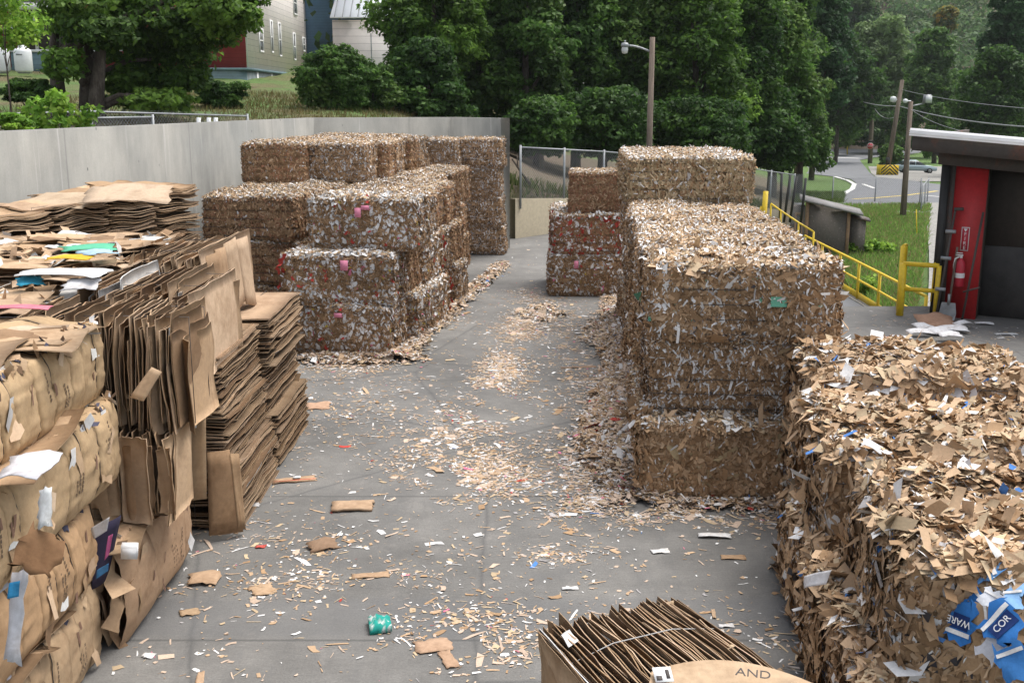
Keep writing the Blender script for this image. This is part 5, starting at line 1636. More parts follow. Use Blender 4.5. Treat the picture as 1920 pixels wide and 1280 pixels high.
wbox('soffit', 'darksteel', -.36, 9.0, -.505, 6, 3.13, 3.18, SL)
b = MB(); P = []
for z in (3.34, 3.39):
    for (s_, n_) in ((-.42, -.58), (9.0, -.58), (9.0, 9.0), (-.42, 9.0)):
        p = wdir * s_ + wn_ * n_; P.append((p[0], p[1], z + SL * s_ - .17 * (n_ + .58)))
b.hexa(P); b.build('roof', M['slate'], wh)
b = MB(); P = []
for (z, n0_) in ((3.355, -.69), (3.49, -.60)):
    for (s_, n_) in ((-.5, n0_), (9.0, n0_), (9.0, -.585), (-.5, -.585)):
        p = wdir * s_ + wn_ * n_; P.append((p[0], p[1], z + SL * s_))
b.hexa(P); b.build('roof_edge', M['trim'], wh)
b = MB()
# ribs of the roof edge trim
for k in range(3):
    P = []
    for z in (3.36 + k * .04, 3.372 + k * .04):
        for (s, n_) in ((-.5, -.695), (9.0, -.695), (9.0, -.681), (-.5, -.681)):
            p = wdir * s + wn_ * n_; P.append((p[0], p[1], z + SL * s))
    b.hexa(P)
b.build('trim_rib', M['trim'], wh)
def wpt(s, n_, z):
    p = wdir * s + wn_ * n_; return np.array([7.95 + p[0], 20.25 + p[1], z])
wang = math.atan2(wdir[1], wdir[0])
# extinguisher, its sign, tools
fe = empty('fire_extinguisher', wpt(.48, -.02, .62), wang, 'red fire extinguisher hung on the red panel under its white sign', 'extinguisher')
b = MB(); b.lathe([(0.001, 0), (.075, 0), (.085, .02), (.085, .40), (.07, .46), (.035, .50), (.03, .53), (.001, .53)], 18); b.build('cylinder', M['signred'], fe, smooth=True)
b = MB(); b.lathe([(.0865, .17), (.0865, .26)], 18); b.build('label_band', M['paper'], fe)
b = MB(); b.box(-.02, .02, -.02, .02, .53, .57); b.box(-.10, .03, -.012, .012, .575, .60); b.box(-.09, .02, -.012, .012, .62, .635); b.build('valve_handle', M['white'], fe)
b = MB(); b.tube([(-.03, 0, .56), (-.10, -.02, .52), (-.115, -.03, .40), (-.10, -.03, .18)], .014, 8); b.build('hose', M['white'], fe, smooth=True)
sg = empty('extinguisher_sign', wpt(.50, .085, 1.5), wang, 'narrow red and white fire sign on the red panel', 'sign')
b = MB(); b.box(-.07, .07, -.006, 0, -.22, .22); b.build('plate', M['paper'], sg)
b = MB(); b.box(-.058, .058, -.009, -.0065, -.205, .205); b.build('red_face', M['signred'], sg)
for k, ch in enumerate('FIRE'):
    lettering(ch, .09, M['paper'], sg, (0, -.0115, .09 - k * .085), (R(90), 0, 0))
b = MB(); b.add([(-.035, -.011, .19), (.035, -.011, .19), (0.002, -.011, .14), (-.002, -.011, .14)], [(0, 3, 2, 1)]); b.build('arrow', M['paper'], sg)
def tool(name, s, lean, h, label, head):
    t = empty(name, wpt(s, -.28, 0), wang, label, 'tool')
    b = MB(); b.tube([(0, 0, .02), (lean, .30, h)], .021, 8); b.build('handle', M['rust'] if head != 'shovel' else M['wood'], t, smooth=True)
    b = MB()
    if head == 'shovel':
        b.add([(-.13, -.02, .02), (.13, -.02, .02), (.15, 0, .15), (.12, .03, .34), (-.12, .03, .34), (-.15, 0, .15), (0, .05, .05), (0, .05, .34)],
              [(0, 1, 2, 6), (0, 6, 2, 5), (5, 2, 3, 4)])
        b.box(-.02, .02, -.0, .04, .30, .5)
        b.build('blade', M['galv'], t)
    elif head == 'hook':
        b.tube([(lean - .02, .28, h), (lean + .14, .27, h + .01)], .03, 8); b.build('crossbar', M['rust'], t)
        for zf in (.28, .56, .8):
            b = MB(); b.tube([(lean * zf - .10, .3 * zf - .02, h * zf), (lean * zf + .08, .3 * zf - .02, h * zf)], .035, 8); b.build('coupling', M['galv'], t)
    else:
        b.tube([(lean * .3 - .08, .06, h * .3 - .05), (lean * .3 + .20, .05, h * .3 + .06)], .018, 6); b.build('pick_head', M['rust'], t)
    return t
tool('steel_bar', .16, .14, 2.05, 'long steel bar with couplings leaning on the red panel by the door post', 'hook')
tool('shovel', .36, .03, 1.35, 'shovel standing blade down beneath the extinguisher', 'shovel')
tool('pike_pole', .62, .16, 2.02, 'rusty long hook pole leaning at the outer side of the red panel', 'pick')
yb = empty('yellow_rod', wpt(.02, -.10, .3), wang, 'thin yellow rod hanging on the dark door post', 'rod')
b = MB(); b.tube([(0, 0, 0), (.02, 0, .75)], .014, 6); b.build('rod', M['yellow'], yb)

# ------------------------------------------------------------------ yellow railings
def rail(name, label, posts, tops, mids=True, r=.032, toe=True, h=1.07, group=None, endheavy=False):
    """posts: ground points"""
    o = np.array(posts[0], float)
    root = empty(name, posts[0], 0, label, 'railing', group)
    P = [np.array(p, float) - o for p in posts]
    for i, p in enumerate(P):
        b = MB(); b.tube([p + np.array([0, 0, -.1]), p + np.array([0, 0, h])], r * (1.5 if endheavy and i == 0 else 1.05), 10)
        b.build('post', M['yellow'], root, smooth=True)
    up = np.array([0, 0, h])
    b = MB(); b.tube([p + up for p in P], r, 10); b.build('top_rail', M['yellow'], root, smooth=True)
    if mids:
        b = MB(); b.tube([p + up * .52 for p in P], r * .9, 10); b.build('mid_rail', M['yellow'], root, smooth=True)
    if toe:
        b = MB()
        for a, c in zip(P[:-1], P[1:]):
            d = (c - a); nn = np.array([-d[1], d[0], 0]); nn /= np.linalg.norm(nn)
            q_ = [a - nn * .006, c - nn * .006, c + nn * .006, a + nn * .006]
            b.hexa([p + np.array([0, 0, .0]) for p in q_] + [p + np.array([0, 0, .2]) for p in q_])
        b.build('toe_board', M['yellow'], root)
    return root
ramp_posts = [(10.18, 26.2, -1.75), (10.22, 28.0, -1.75), (10.27, 29.9, -1.75), (10.32, 31.9, -1.75), (10.36, 33.9, -1.75), (10.4, 36.1, -1.75), (10.45, 38.5, -1.75)]
rail('dock_railing', 'long yellow pipe railing along the lower dock before the chipboard shed', ramp_posts, None, r=.04)
rail('dock_gate', 'short yellow pipe gate between the long railing and the warehouse', [(7.42, 20.35, 0), (7.98, 20.05, 0)], None, r=.045, toe=False, h=1.0, endheavy=True)
rail('step_railing', 'yellow railing with slanting rail behind the short dock gate', [(7.62, 20.95, 0), (8.0, 21.9, -.1), (8.35, 22.9, -.3)], None, r=.04, h=1.25, toe=True, endheavy=True)
# farther yellow stair rail and gate post
gp = at_y(1438, 400, 36.5)
pst = [(gp[0] + .10, 36.4, -.35), (gp[0] + .35, 36.0, -.55), (gp[0] + .85, 35.6, -.9), (gp[0] + 1.25, 35.2, -1.15)]
rail('stair_railing', 'small far yellow stair railing beside the tall yellow gate post', pst, None, r=.03, toe=False, h=1.0)
gr = empty('gate_post', (gp[0] - .1, 36.6, 0), 0, 'tall yellow painted gate post behind the brown stack', 'post')
b = MB(); b.tube([(0, 0, -.8), (.05, 0, 1.05)], .085, 10); b.build('post', M['yellow'], gr, smooth=True)
b = MB(); b.hexa([(-.28, -.03, -.7), (-.08, -.03, -.7), (-.08, .03, -.7), (-.28, .03, -.7), (-.1, -.03, .55), (-.05, -.03, .55), (-.05, .03, .55), (-.1, .03, .55)]); b.build('brace', M['yellow'], gr)
yk = at_y(1412, 398, 38)
b = MB(); b.lathe([(.001, 0), (.55, 0), (.5, .18), (.3, .28), (.001, .32)], 16)
tag(b.build('kerb_block', M['yellow'], loc=(yk[0], 38, float(z_right(38)) + 1.4), smooth=True), 'rounded yellow kerb block beside the yellow gate post', 'kerb block')
# leaning mesh gate with dark posts
gt = empty('mesh_gate', (gp[0] + .2, 37.6, -1.2), 0, 'grey mesh gate panels leaning between dark posts behind the shed', 'gate')
for k, (px0, px1) in enumerate(((1466, 1463), (1482, 1471), (1494, 1482), (1511, 1503))):
    top = at_y(px1 if False else px0, 325 + 3 * k, 37.6); bot = at_y(px1, 395, 37.6)
    o_ = np.array([gp[0] + .2, 37.6, -1.2])
    b = MB(); b.tube([bot - o_ + np.array([0, 0, -.4]), top - o_], .045, 8); b.build('post', M['darkpost'], gt, smooth=True)
V_, Q_, n_ = [], [], 0
L0 = at_y(1442, 330, 37.7) - o_; L1 = at_y(1508, 326, 37.7) - o_
for s in np.arange(-1.7, np.linalg.norm(L1 - L0), .07):
    for sgn in (1, -1):
        a0, a1 = (s, s + 1.7) if sgn > 0 else (s + 1.7, s)
        d = (L1 - L0) / np.linalg.norm(L1 - L0); LL = np.linalg.norm(L1 - L0)
        p0 = np.array([0, 0, -1.7]); 
        f0 = np.clip(a0, 0, LL); f1 = np.clip(a1, 0, LL)
        z0 = -1.7 + 1.7 * abs(f0 - a0) / 1.7; z1 = 0 - 1.7 * abs(f1 - a1) / 1.7
        A0 = L0 + d * f0 + np.array([0, 0, z0]); A1 = L0 + d * f1 + np.array([0, 0, z1])
        w = d * .007
        V_ += [A0 - w, A0 + w, A1 + w, A1 - w]; Q_.append((n_, n_ + 1, n_ + 2, n_ + 3)); n_ += 4
link('mesh_panel', mesh_data('mesh_panel', V_, Q_, M['chain']), gt)

# ------------------------------------------------------------------ shed
M['oldroof'] = m_stained('weathered_roof_sheet', (0.20, 0.195, 0.19), (0.12, 0.09, 0.075), (.5, .65), 3, .8)
sc_ = at_y(1512, 372, 40.0)
sx0 = 10.85; sy = 40.0
sh = empty('chipboard_shed', (sx0, sy, -1.9), R(-14), 'small grey chipboard shed with sloping roof beyond the long railing', 'shed')
b = MB(); b.hexa([(0.0, 0, 0), (1.55, 0, 0), (1.55, 1.6, 0), (0, 1.6, 0), (0.0, 0, 2.32), (1.55, 0, 1.95), (1.55, 1.6, 1.95), (0, 1.6, 2.32)]); b.build('wall', M['osb'], sh)
b = MB(); b.hexa([(-.25, -.25, 2.36), (2.0, -.25, 1.84), (2.0, 1.9, 1.84), (-.25, 1.9, 2.36), (-.25, -.25, 2.43), (2.0, -.25, 1.91), (2.0, 1.9, 1.91), (-.25, 1.9, 2.43)]); b.build('roof', M['oldroof'], sh)
b = MB(); b.box(1.45, 1.57, -.03, -.002, 0, 1.93); b.build('corner_board', M['tan_wood'], sh)
b = MB(); b.box(-.03, .10, -.03, -.002, 0, 2.28); b.build('corner_board', M['tan_wood'], sh)
b = MB(); b.box(-.40, -.34, -.1, -.04, 0, 1.9); b.box(-.16, -.10, -.1, -.04, 0, 1.9); b.box(-.34, -.16, -.1, -.04, 1.8, 1.9); b.build('door_frame', M['tan_wood'], sh)
b = MB(); b.box(-.55, -.035, -.03, .9, 0, 2.1); b.build('side_wall', M['osb'], sh)
b = MB(); b.box(1.60, 2.15, .3, 1.2, .0, 1.70); b.build('lean_to', M['osb'], sh)
b = MB(); b.hexa([(1.58, .2, 1.74), (2.3, .2, 1.58), (2.3, 1.3, 1.58), (1.58, 1.3, 1.74), (1.58, .2, 1.80), (2.3, .2, 1.64), (2.3, 1.3, 1.64), (1.58, 1.3, 1.80)]); b.build('roof', M['rust'], sh)

# ------------------------------------------------------------------ poles and lamps
def cobra(root, base, d, L, z0, z1):
    b = MB(); pts = []
    for k in range(9):
        f = k / 8
        pts.append((base[0] + d * L * f, base[1], z0 + (z1 - z0) * math.sin(f * math.pi / 2)))
    b.tube(pts, .035, 8); b.build('arm', M['galv'], root, smooth=True)
    b = MB(); e = pts[-1]
    b.lathe([(.001, .10), (.10, .09), (.13, .02), (.12, -.04), (.001, -.05)], 14, origin=(e[0] + d * .1, e[1], e[2])); b.build('lamp_head', M['galv'], root, smooth=True)
    b = MB(); b.lathe([(.10, -.05), (.11, -.12), (.09, -.24), (.001, -.26)], 14, origin=(e[0] + d * .1, e[1], e[2])); b.build('lens', M['lampglass'], root, smooth=True)
    b = MB(); b.tube([(e[0] + d * .1, e[1], e[2] + .1), (e[0] + d * .1, e[1], e[2] + .17)], .03, 8); b.build('photocell', M['galv'], root)
P0 = at_y(1216, 300, 36.5)
lp_ = empty('lamp_post', (P0[0], 36.5, -.4), 0, 'tall wooden lamp post with one arm behind the brown stack', 'lamp post')
ztop = at_y(1216, 70, 36.5)[2]
b = MB(); b.tube([(0, 0, -1.0), (.02, 0, ztop + .4)], [.12, .085], 12); b.build('pole', M['wood'], lp_, smooth=True)
cobra(lp_, (-.05, 0), -1, .72, at_y(1214, 97, 36.5)[2] + .4, at_y(1175, 86, 36.5)[2] + .4)
def ground_z(x, y): return float(terrain_z(x, y))
P1 = at_y(1693, 408, 50.0); T1 = at_y(1708, 190, 50.0)
zg = ground_z(P1[0], 50.0)
l2 = empty('lamp_post', (P1[0], 50.0, zg), 0, 'grey wooden lamp post with square floodlight on the grass bank', 'lamp post')
b = MB(); dx = T1[0] - P1[0]; hh = T1[2] - zg
b.tube([(0, 0, -.6), (dx, 0, hh)], [.15, .10], 12); b.build('pole', M['wood'], l2, smooth=True)
b = MB(); b.tube([(dx, 0, hh - .25), (dx + .2, 0, hh - .18), (dx + .62, 0, hh - .1)], .03, 8); b.build('arm', M['galv'], l2)
b = MB(); b.hexa([(dx + .55, -.2, hh - .08), (dx + .88, -.2, hh - .10), (dx + .9, .12, hh - .10), (dx + .55, .12, hh - .08), (dx + .58, -.16, hh + .28), (dx + .84, -.16, hh + .30), (dx + .84, .1, hh + .30), (dx + .58, .1, hh + .28)]); b.build('floodlight', M['galv'], l2)
b = MB(); b.box(dx + .58, dx + .86, -.225, -.205, hh - .06, hh + .24); b.build('lens', M['lampglass'], l2)
b = MB(); b.tube([(dx, 0, hh), (dx - .22, -.05, hh + .02)], .03, 8); b.lathe([(.001, .11), (.08, .09), (.11, .02), (.09, -.06), (.001, -.09)], 12, origin=(dx - .27, -.05, hh)); b.build('small_lamp', M['tank'], l2, smooth=True)
# leaning utility pole with chevron guard
P2 = at_y(1662, 318, 118.0); T2 = at_y(1692, 150, 118.0); z2 = float(z_right(118))
up = empty('utility_pole', (P2[0], 118, z2), 0, 'leaning brown utility pole with a round lamp by the roadside', 'utility pole')
b = MB(); b.tube([(0, 0, -.5), (T2[0] - P2[0], 0, T2[2] - z2)], [.30, .20], 12); b.build('pole', M['wood'], up, smooth=True)
q_ = at_y(1675, 187, 118.0) - np.array([P2[0], 118, z2])
b = MB(); b.tube([q_ + np.array([.5, 0, -.05]), q_], .05, 8); b.lathe([(.001, .36), (.25, .3), (.36, .05), (.28, -.2), (.001, -.28)], 14, origin=tuple(q_)); b.build('lamp_head', M['tank'], up, smooth=True)
b = MB(); b.box(-.2, .2, -.3, -.22, 1.1, 1.9); b.build('meter_box', M['darkpost'], up)
cg = empty('chevron_barrier', (P2[0], 117.0, z2), 0, 'yellow barrier with black chevrons at the foot of the leaning pole', 'barrier')
b = MB(); b.box(-.95, .95, -.06, .06, .02, 1.15); b.build('board', M['yellow'], cg)
b = MB()
b.hexa([(-1.0, -.06, .02), (-.96, -.06, .02), (-1.12, .7, .02), (-1.16, .7, .02), (-1.0, -.06, 1.15), (-.96, -.06, 1.15), (-1.12, .7, 1.15), (-1.16, .7, 1.15)]); b.build('side_board', M['yellow'], cg)
b = MB()
for k in range(4):
    for sgn in (-1, 1):
        z0 = .02 + k * .36
        for f0, f1 in ((0.0, .92),):
            A = (0, z0 + .30); Bp = (sgn * .92, z0 - .55)
            P = [(A[0], A[1]), (Bp[0], Bp[1]), (Bp[0], Bp[1] + .17), (A[0], A[1] + .17)]
            # keep inside the board
            def clipx(p, q2):
                return p
            # clip against z in [.03,1.14] by sampling
            seg = 14
            for m_ in range(seg):
                a0, a1 = m_ / seg, (m_ + 1) / seg
                xa, xb = A[0] + (Bp[0] - A[0]) * a0, A[0] + (Bp[0] - A[0]) * a1
                za, zb = A[1] + (Bp[1] - A[1]) * a0, A[1] + (Bp[1] - A[1]) * a1
                lo = [np.clip(za, .03, 1.14), np.clip(zb, .03, 1.14)]; hi = [np.clip(za + .17, .03, 1.14), np.clip(zb + .17, .03, 1.14)]
                if hi[0] - lo[0] + hi[1] - lo[1] < .02: continue
                b.add([(xa, -.064, lo[0]), (xb, -.064, lo[1]), (xb, -.064, hi[1]), (xa, -.064, hi[0])], [(0, 1, 2, 3) if sgn > 0 else (3, 2, 1, 0)])
b.build('chevrons', M['black'], cg)
# stop sign on its pole
PS = at_y(1632, 297, 150.0); TS = at_y(1637, 170, 150.0); z3 = float(z_right(150))
sp = empty('utility_pole', (PS[0], 150, z3), 0, 'upright thin brown utility pole behind the stop sign', 'utility pole')
b = MB(); b.tube([(0, 0, -.5), (TS[0] - PS[0], 0, TS[2] - z3)], [.32, .24], 10); b.build('pole', M['wood'], sp, smooth=True)
sz = at_y(1631, 274, 149.0)
ss = empty('stop_sign', (sz[0], 149, z3), 0, 'red octagonal stop sign at the road junction', 'sign')
b = MB(); b.tube([(0, 0, 0), (0, 0, sz[2] - z3 + .3)], .05, 8); b.build('post', M['darkpost'], ss)
def octa(r, y): return [(r * math.cos(R(22.5 + 45 * k)), y, sz[2] - z3 + r * math.sin(R(22.5 + 45 * k))) for k in range(8)]
def octplate(name, r, y, mat):
    b = MB(); v = octa(r, y) + octa(r, y + .03)
    qd = [(0, 1, 2, 3), (0, 3, 4, 7), (4, 5, 6, 7)]
    qd = [tuple(reversed(t)) for t in qd]
    b.add(v, qd + [(k, (k + 1) % 8, (k + 1) % 8 + 8, k + 8) for k in range(8)]); return b.build(name, mat, ss)
octplate('rim', .46, -.10, M['paper']); octplate('plate', .42, -.135, M['signred'])
lettering('STOP', .30, M['paper'], ss, (0, -.15, sz[2] - z3), (R(90), 0, 0))
b = MB(); b.box(-.4, .4, -.1, -.05, sz[2] - z3 + .5, sz[2] - z3 + .75); b.build('street_name_plate', M['darkpost'], ss)
for (px, py0, py1, y, lab, w) in ((1500, 160, 190, 95, 'short length of grey pole seen among the dark trees', .32),):
    a, c = at_y(px, py1, y), at_y(px + 1, py0, y); z4 = ground_z(a[0], y)
    b = MB(); b.tube([(0, 0, -.4), (c[0] - a[0], 0, c[2] - z4)], [w * .6, w * .5], 10)
    tag(b.build('utility_pole', M['wood'], loc=(a[0], y, z4), smooth=True), lab, 'utility pole')
for (px, py0, py1, y, lab) in ((1589, 248, 271, 175, 'pale yellow marker post at the far side of the junction'), (1719, 393, 452, 44, 'thin yellow marker rod standing in the grass bank')):
    a, c = at_y(px + 1, py1, y), at_y(px - 1, py0, y); z4 = min(a[2], ground_z(a[0], y))
    b = MB(); b.tube([(0, 0, z4 - a[2] - .1), (c[0] - a[0], 0, c[2] - a[2])], .02 if y < 60 else .1, 8)
    tag(b.build('marker_post', M['yellow'], loc=a), lab, 'marker post')
def cable(name, A, B, sag, lab, r=.02):
    A, B = np.array(A), np.array(B)
    pts = [(A * (1 - f) + B * f) - A - np.array([0, 0, sag * 4 * f * (1 - f)]) for f in np.linspace(0, 1, 20)]
    b = MB(); b.tube(pts, r, 5, caps=False)
    tag(b.build(name, M['chain'], loc=A), lab, 'cable', 'overhead cables along the road')
cable('overhead_cable', at_y(1686, 199, 118), at_y(1990, 242, 70), .4, 'thick overhead cable from the leaning pole toward the warehouse roof', .05)
cable('overhead_cable', at_y(1615, 190, 150), at_y(1686, 199, 118), .2, 'overhead cable between the thin pole and the leaning pole', .05)
cable('overhead_cable', at_y(1690, 168, 118), at_y(1990, 208, 70), .3, 'upper thin cable from the top of the leaning pole', .025)
cable('overhead_cable', at_y(1638, 200, 150), at_y(1683, 217, 118), .8, 'slack cable drooping between the thin pole and the leaning pole', .03)
cable('overhead_cable', at_y(1708, 205, 50), at_y(1800, 245, 30), .1, 'thin wire from the grey lamp post toward the warehouse', .008)

# ------------------------------------------------------------------ cars
def car(loc, rz, label, col, scale=1.0, wagon=False):
    root = empty('parked_car', loc, rz, label, 'car')
    root.scale = (scale,) * 3
    # side profile (x forward), extruded with tumblehome
    low = [(-2.2, .32), (-2.25, .62), (-2.15, .88), (-1.5, .95), (.9, .92), (1.75, .80), (2.15, .66), (2.22, .42), (2.1, .28)]
    roof = [(-1.75 if not wagon else -2.1, .95), (-1.15 if not wagon else -1.95, 1.38), (.05, 1.43), (.95, .93)]
    def ext(name, prof, w0, w1, mat, ys=None):
        b = MB(); k = len(prof)
        zmax = max(p[1] for p in prof); zmin = min(p[1] for p in prof)
        wf = lambda z: w0 + (w1 - w0) * (z - zmin) / (zmax - zmin + 1e-6)
        V = [(x, -wf(z), z) for x, z in prof] + [(x, wf(z), z) for x, z in prof]
        Q = [(i, (i + 1) % k, (i + 1) % k + k, i + k) for i in range(k)]
        cx = (sum(p[0] for p in prof) / k, sum(p[1] for p in prof) / k)
        V += [(cx[0], -wf(cx[1]), cx[1]), (cx[0], wf(cx[1]), cx[1])]
        T = [(i, 2 * k, (i + 1) % k) for i in range(k)] + [(i + k, (i + 1) % k + k, 2 * k + 1) for i in range(k)]
        return link(name, mesh_data(name, V, Q, mat, T=T), root)
    ext('body', low, .82, .86, col)
    ext('window', [(x, z + .002) for x, z in roof], .80, .62, M['carglass'])
    r2 = [(roof[1][0] - .06, 1.36), (roof[1][0] + .05, 1.44), (.0, 1.47), (.16, 1.37)]
    ext('roof', r2, .64, .62, col)
    for x in (roof[1][0] + .2, -.25):
        b = MB(); b.hexa([(x, -.815, .95), (x + .08, -.815, .95), (x + .08, .815, .95), (x, .815, .95), (x + .05, -.645, 1.40), (x + .12, -.645, 1.40), (x + .12, .645, 1.40), (x + .05, .645, 1.40)]); b.build('pillar', col, root)
    for x in (-1.35, 1.38):
        for s in (-1, 1):
            b = MB(); b.tube([(x, s * .70, .31), (x, s * .88, .31)], .31, 16); w = b.build('wheel', M['tyre'], root)
            b = MB(); b.tube([(x, s * .87, .31), (x, s * .895, .31)], .18, 12); b.build('rim', M['galv'], w)
    for s in (-1, 1):
        b = MB(); b.box(2.1, 2.24, s * .62 - .16, s * .62 + .16, .58, .70); b.build('headlight', M['lampglass'], root)
        b = MB(); b.box(-2.27, -2.18, s * .64 - .14, s * .64 + .14, .66, .82); b.build('tail_light', M['signred'], root)
    return root
pc = at_y(1716, 324, 126)
car((pc[0], 126, float(z_right(126)) + .05), R(-8), 'silver blue sedan parked behind the chevron barrier', M['carpaint'])
pc2 = at_y(1686, 312, 140)
car((pc2[0], 140, float(z_right(140)) + .05), R(80), 'dark green van like car parked behind the silver blue sedan', simple('dark_green_car_paint', (.045, .075, .075), .3, .3, .05), 1.15, True)

# ------------------------------------------------------------------ houses on the hillside
def house_empty(x, y, z, label): return empty('house', (x, y, z), 0, label, 'house')
HX, HY = -14.7, 62.0
h1 = house_empty(HX, HY, 4.75, 'red and white clapboard house with tall windows above the concrete wall')
b = MB(); b.box(-.02, 0, -.02, 17.6, 1.02, 9.5); b.build('side_wall', M['whiteside'], h1)
b = MB(); b.box(-24, -.02, -.02, .1, 1.02, 9.5); b.build('front_wall', M['redside'], h1)
b = MB(); b.box(-24, -.3, 16, 17.6, 1.02, 9.5); b.build('rear_wall', M['redside'], h1)
b = MB(); b.box(-24.1, .1, -.12, -.025, .9, 1.06); b.box(.005, .1, -.02, 17.6, .9, 1.06); b.build('sill_board', M['teal'], h1)
b = MB(); b.box(-24, -.05, .02, .1, -1.2, .9); b.build('foundation', M['teal'], h1)
b = MB(); b.box(-.12, -.04, .1, 17.5, -1.2, .9); b.build('foundation', M['greyblock'], h1)
for y_ in (2.2, 6.0, 10.4):
    b = MB(); b.box(-.035, .03, y_, y_ + .35, -1.0, .9); b.build('pier', M['white'], h1)
b = MB(); b.box(-.14, .03, 0.02, .2, 1.06, 9.5); b.build('corner_board', M['white'], h1)
b = MB(); b.hexa([(-12.5, -.6, 13.5), (-11.5, -.6, 13.5), (-11.5, 18, 13.5), (-12.5, 18, 13.5), (-12.2, -.6, 13.7), (-11.8, -.6, 13.7), (-11.8, 18, 13.7), (-12.2, 18, 13.7)])
b.hexa([(-24.5, -.6, 9.3), (-12, -.6, 13.5), (-12, 18, 13.5), (-24.5, 18, 9.3), (-24.5, -.6, 9.5), (-12, -.6, 13.72), (-12, 18, 13.72), (-24.5, 18, 9.5)])
b.hexa([(-12, -.6, 13.5), (.5, -.6, 9.3), (.5, 18, 9.3), (-12, 18, 13.5), (-12, -.6, 13.72), (.5, -.6, 9.5), (.5, 18, 9.5), (-12, 18, 13.72)])
b.build('roof', M['slate'], h1)
b = MB(); b.add([(-24, 0, 9.5), (0, 0, 9.5), (-11.9, 0, 13.5), (-12.1, 0, 13.5)], [(0, 1, 2, 3)]); b.build('gable', M['redside'], h1)
def side_window(px0, px1, py0, py1, pane='glass'):
    """window on the white wall (plane X = HX), from image corners"""
    def hit(px, py):
        d = ray(px, py); t = HX / d[0]; return d[1] * t, HC + d[2] * t
    ya, za = hit(px0, py0); yb, zb = hit(px1, py1)
    y0, y1 = sorted((ya - HY, yb - HY)); z1 = za - 4.75; z0 = zb - 4.75
    fr = MB(); w = .13
    fr.box(.002, .06, y0 - w, y0, z0 - w, z1 + w); fr.box(.002, .06, y1, y1 + w, z0 - w, z1 + w)
    fr.box(.002, .06, y0, y1, z1, z1 + w); fr.box(.002, .08, y0, y1, z0 - w, z0); fr.box(.002, .04, y0, y1, (z0 + z1) / 2 - .04, (z0 + z1) / 2 + .04)
    o = fr.build('window', M['white'], h1)
    p = MB(); p.box(.001, .02, y0, y1, (z0 + z1) / 2 + .04, z1); p.build('pane', M[pane], o)
    p = MB(); p.box(.001, .02, y0, y1, z0, (z0 + z1) / 2 - .04); p.build('pane', M['glass'], o)
for a in ((485, 493, 57, 96, 'blind'), (506, 511.5, 42, 97, 'blind'), (521, 527, 46, 104, 'blind'), (549, 554, 65, 111, 'glass'), (567, 571.5, 73, 95, 'blind'), (549, 556, -15, 27, 'glass')): side_window(*a)
# the front wall's windows and the porch (seen through the maple)
for (px0, px1, py0, py1) in ((158, 190, 28, 95), (228, 262, 30, 92), (330, 362, 30, 90)):
    p0, p1 = at_y(px0, py1, HY - .05), at_y(px1, py0, HY - .05)
    x0, x1, z0, z1 = p0[0] - HX, p1[0] - HX, p0[2] - 4.75, p1[2] - 4.75
    fr = MB(); w = .12
    fr.box(x0 - w, x0, -.08, -.022, z0, z1); fr.box(x1, x1 + w, -.08, -.022, z0, z1); fr.box(x0 - w, x1 + w, -.08, -.022, z1, z1 + w); fr.box(x0 - w, x1 + w, -.08, -.022, z0 - w, z0); fr.box(x0, x1, -.06, -.022, (z0 + z1) / 2 - .05, (z0 + z1) / 2 + .05)
    o = fr.build('window', M['white'], h1)
    p = MB(); p.box(x0, x1, -.035, -.0215, z0, z1); p.build('pane', M['glass'], o)
p0 = at_y(20, 137, 60); p1 = at_y(112, 98, 60)
pr = empty('porch', (p0[0], 60.2, 5.3), 0, 'dark open porch with grey blue boards below and white rail at the house', 'porch')
wP = p1[0] - p0[0]
zt_ = p1[2] - 5.3
b = MB(); b.box(0, wP, 0, .1, -.2, zt_); b.build('skirt_boards', M['teal'], pr)
b = MB(); b.box(-.1, wP + .1, -.06, .15, zt_, zt_ + .14); b.build('rail', M['white'], pr)
b = MB(); b.box(0, wP, 1.6, 1.7, zt_, zt_ + 2.6); b.build('back_wall', M['darksteel'], pr)
for x in (0.1, wP * .5):
    b = MB(); b.box(x, x + .14, .0, .14, zt_ + .14, zt_ + 2.2); b.build('post', M['white'], pr)
b = MB(); b.hexa([(-.5, -.5, zt_ + 2.2), (wP + .5, -.5, zt_ + 2.2), (wP + .5, 2, zt_ + 2.2), (-.5, 2, zt_ + 2.2), (-.5, -.5, zt_ + 2.5), (wP + .5, -.5, zt_ + 2.5), (wP + .5, 2, zt_ + 3.2), (-.5, 2, zt_ + 3.2)]); b.build('roof', M['slate'], pr)
b = MB(); b.box(-.5, wP + .5, -.55, -.505, zt_ + 2.15, zt_ + 2.5); b.build('fascia', M['white'], pr)
# blue house and white barn behind
a = at_y(575, 150, 92); c = at_y(640, -40, 92)
h2 = house_empty(a[0], 92, 4.3, 'blue clapboard house seen between the white house and the metal roof')
b = MB(); b.box(0, c[0] - a[0] + 1.5, 0, 8, 0, 15); b.build('wall', M['blueside'], h2)
b = MB(); b.box(-.12, .1, -.06, -.002, 0, 9.5); b.build('corner_board', M['white'], h2)
b = MB(); b.hexa([(-.5, -.5, 15), (6, -.5, 15), (6, 8.5, 15), (-.5, 8.5, 15), (2.4, -.5, 18), (3, -.5, 18), (3, 8.5, 18), (2.4, 8.5, 18)]); b.build('roof', M['slate'], h2)
a = at_y(628, 190, 80); c = at_y(775, 38, 80); tl = at_y(619, 35, 79.5); tt = at_y(630, -10, 82)
h3 = empty('barn', (a[0], 80, 4.0), 0, 'grey white barn with a standing seam metal roof behind the shrub', 'barn')
b = MB(); b.box(0, c[0] - a[0], 0, 7, -.5, c[2] - 4.0); b.build('wall', M['barnside'], h3)
e0 = tl[2] - 4.0
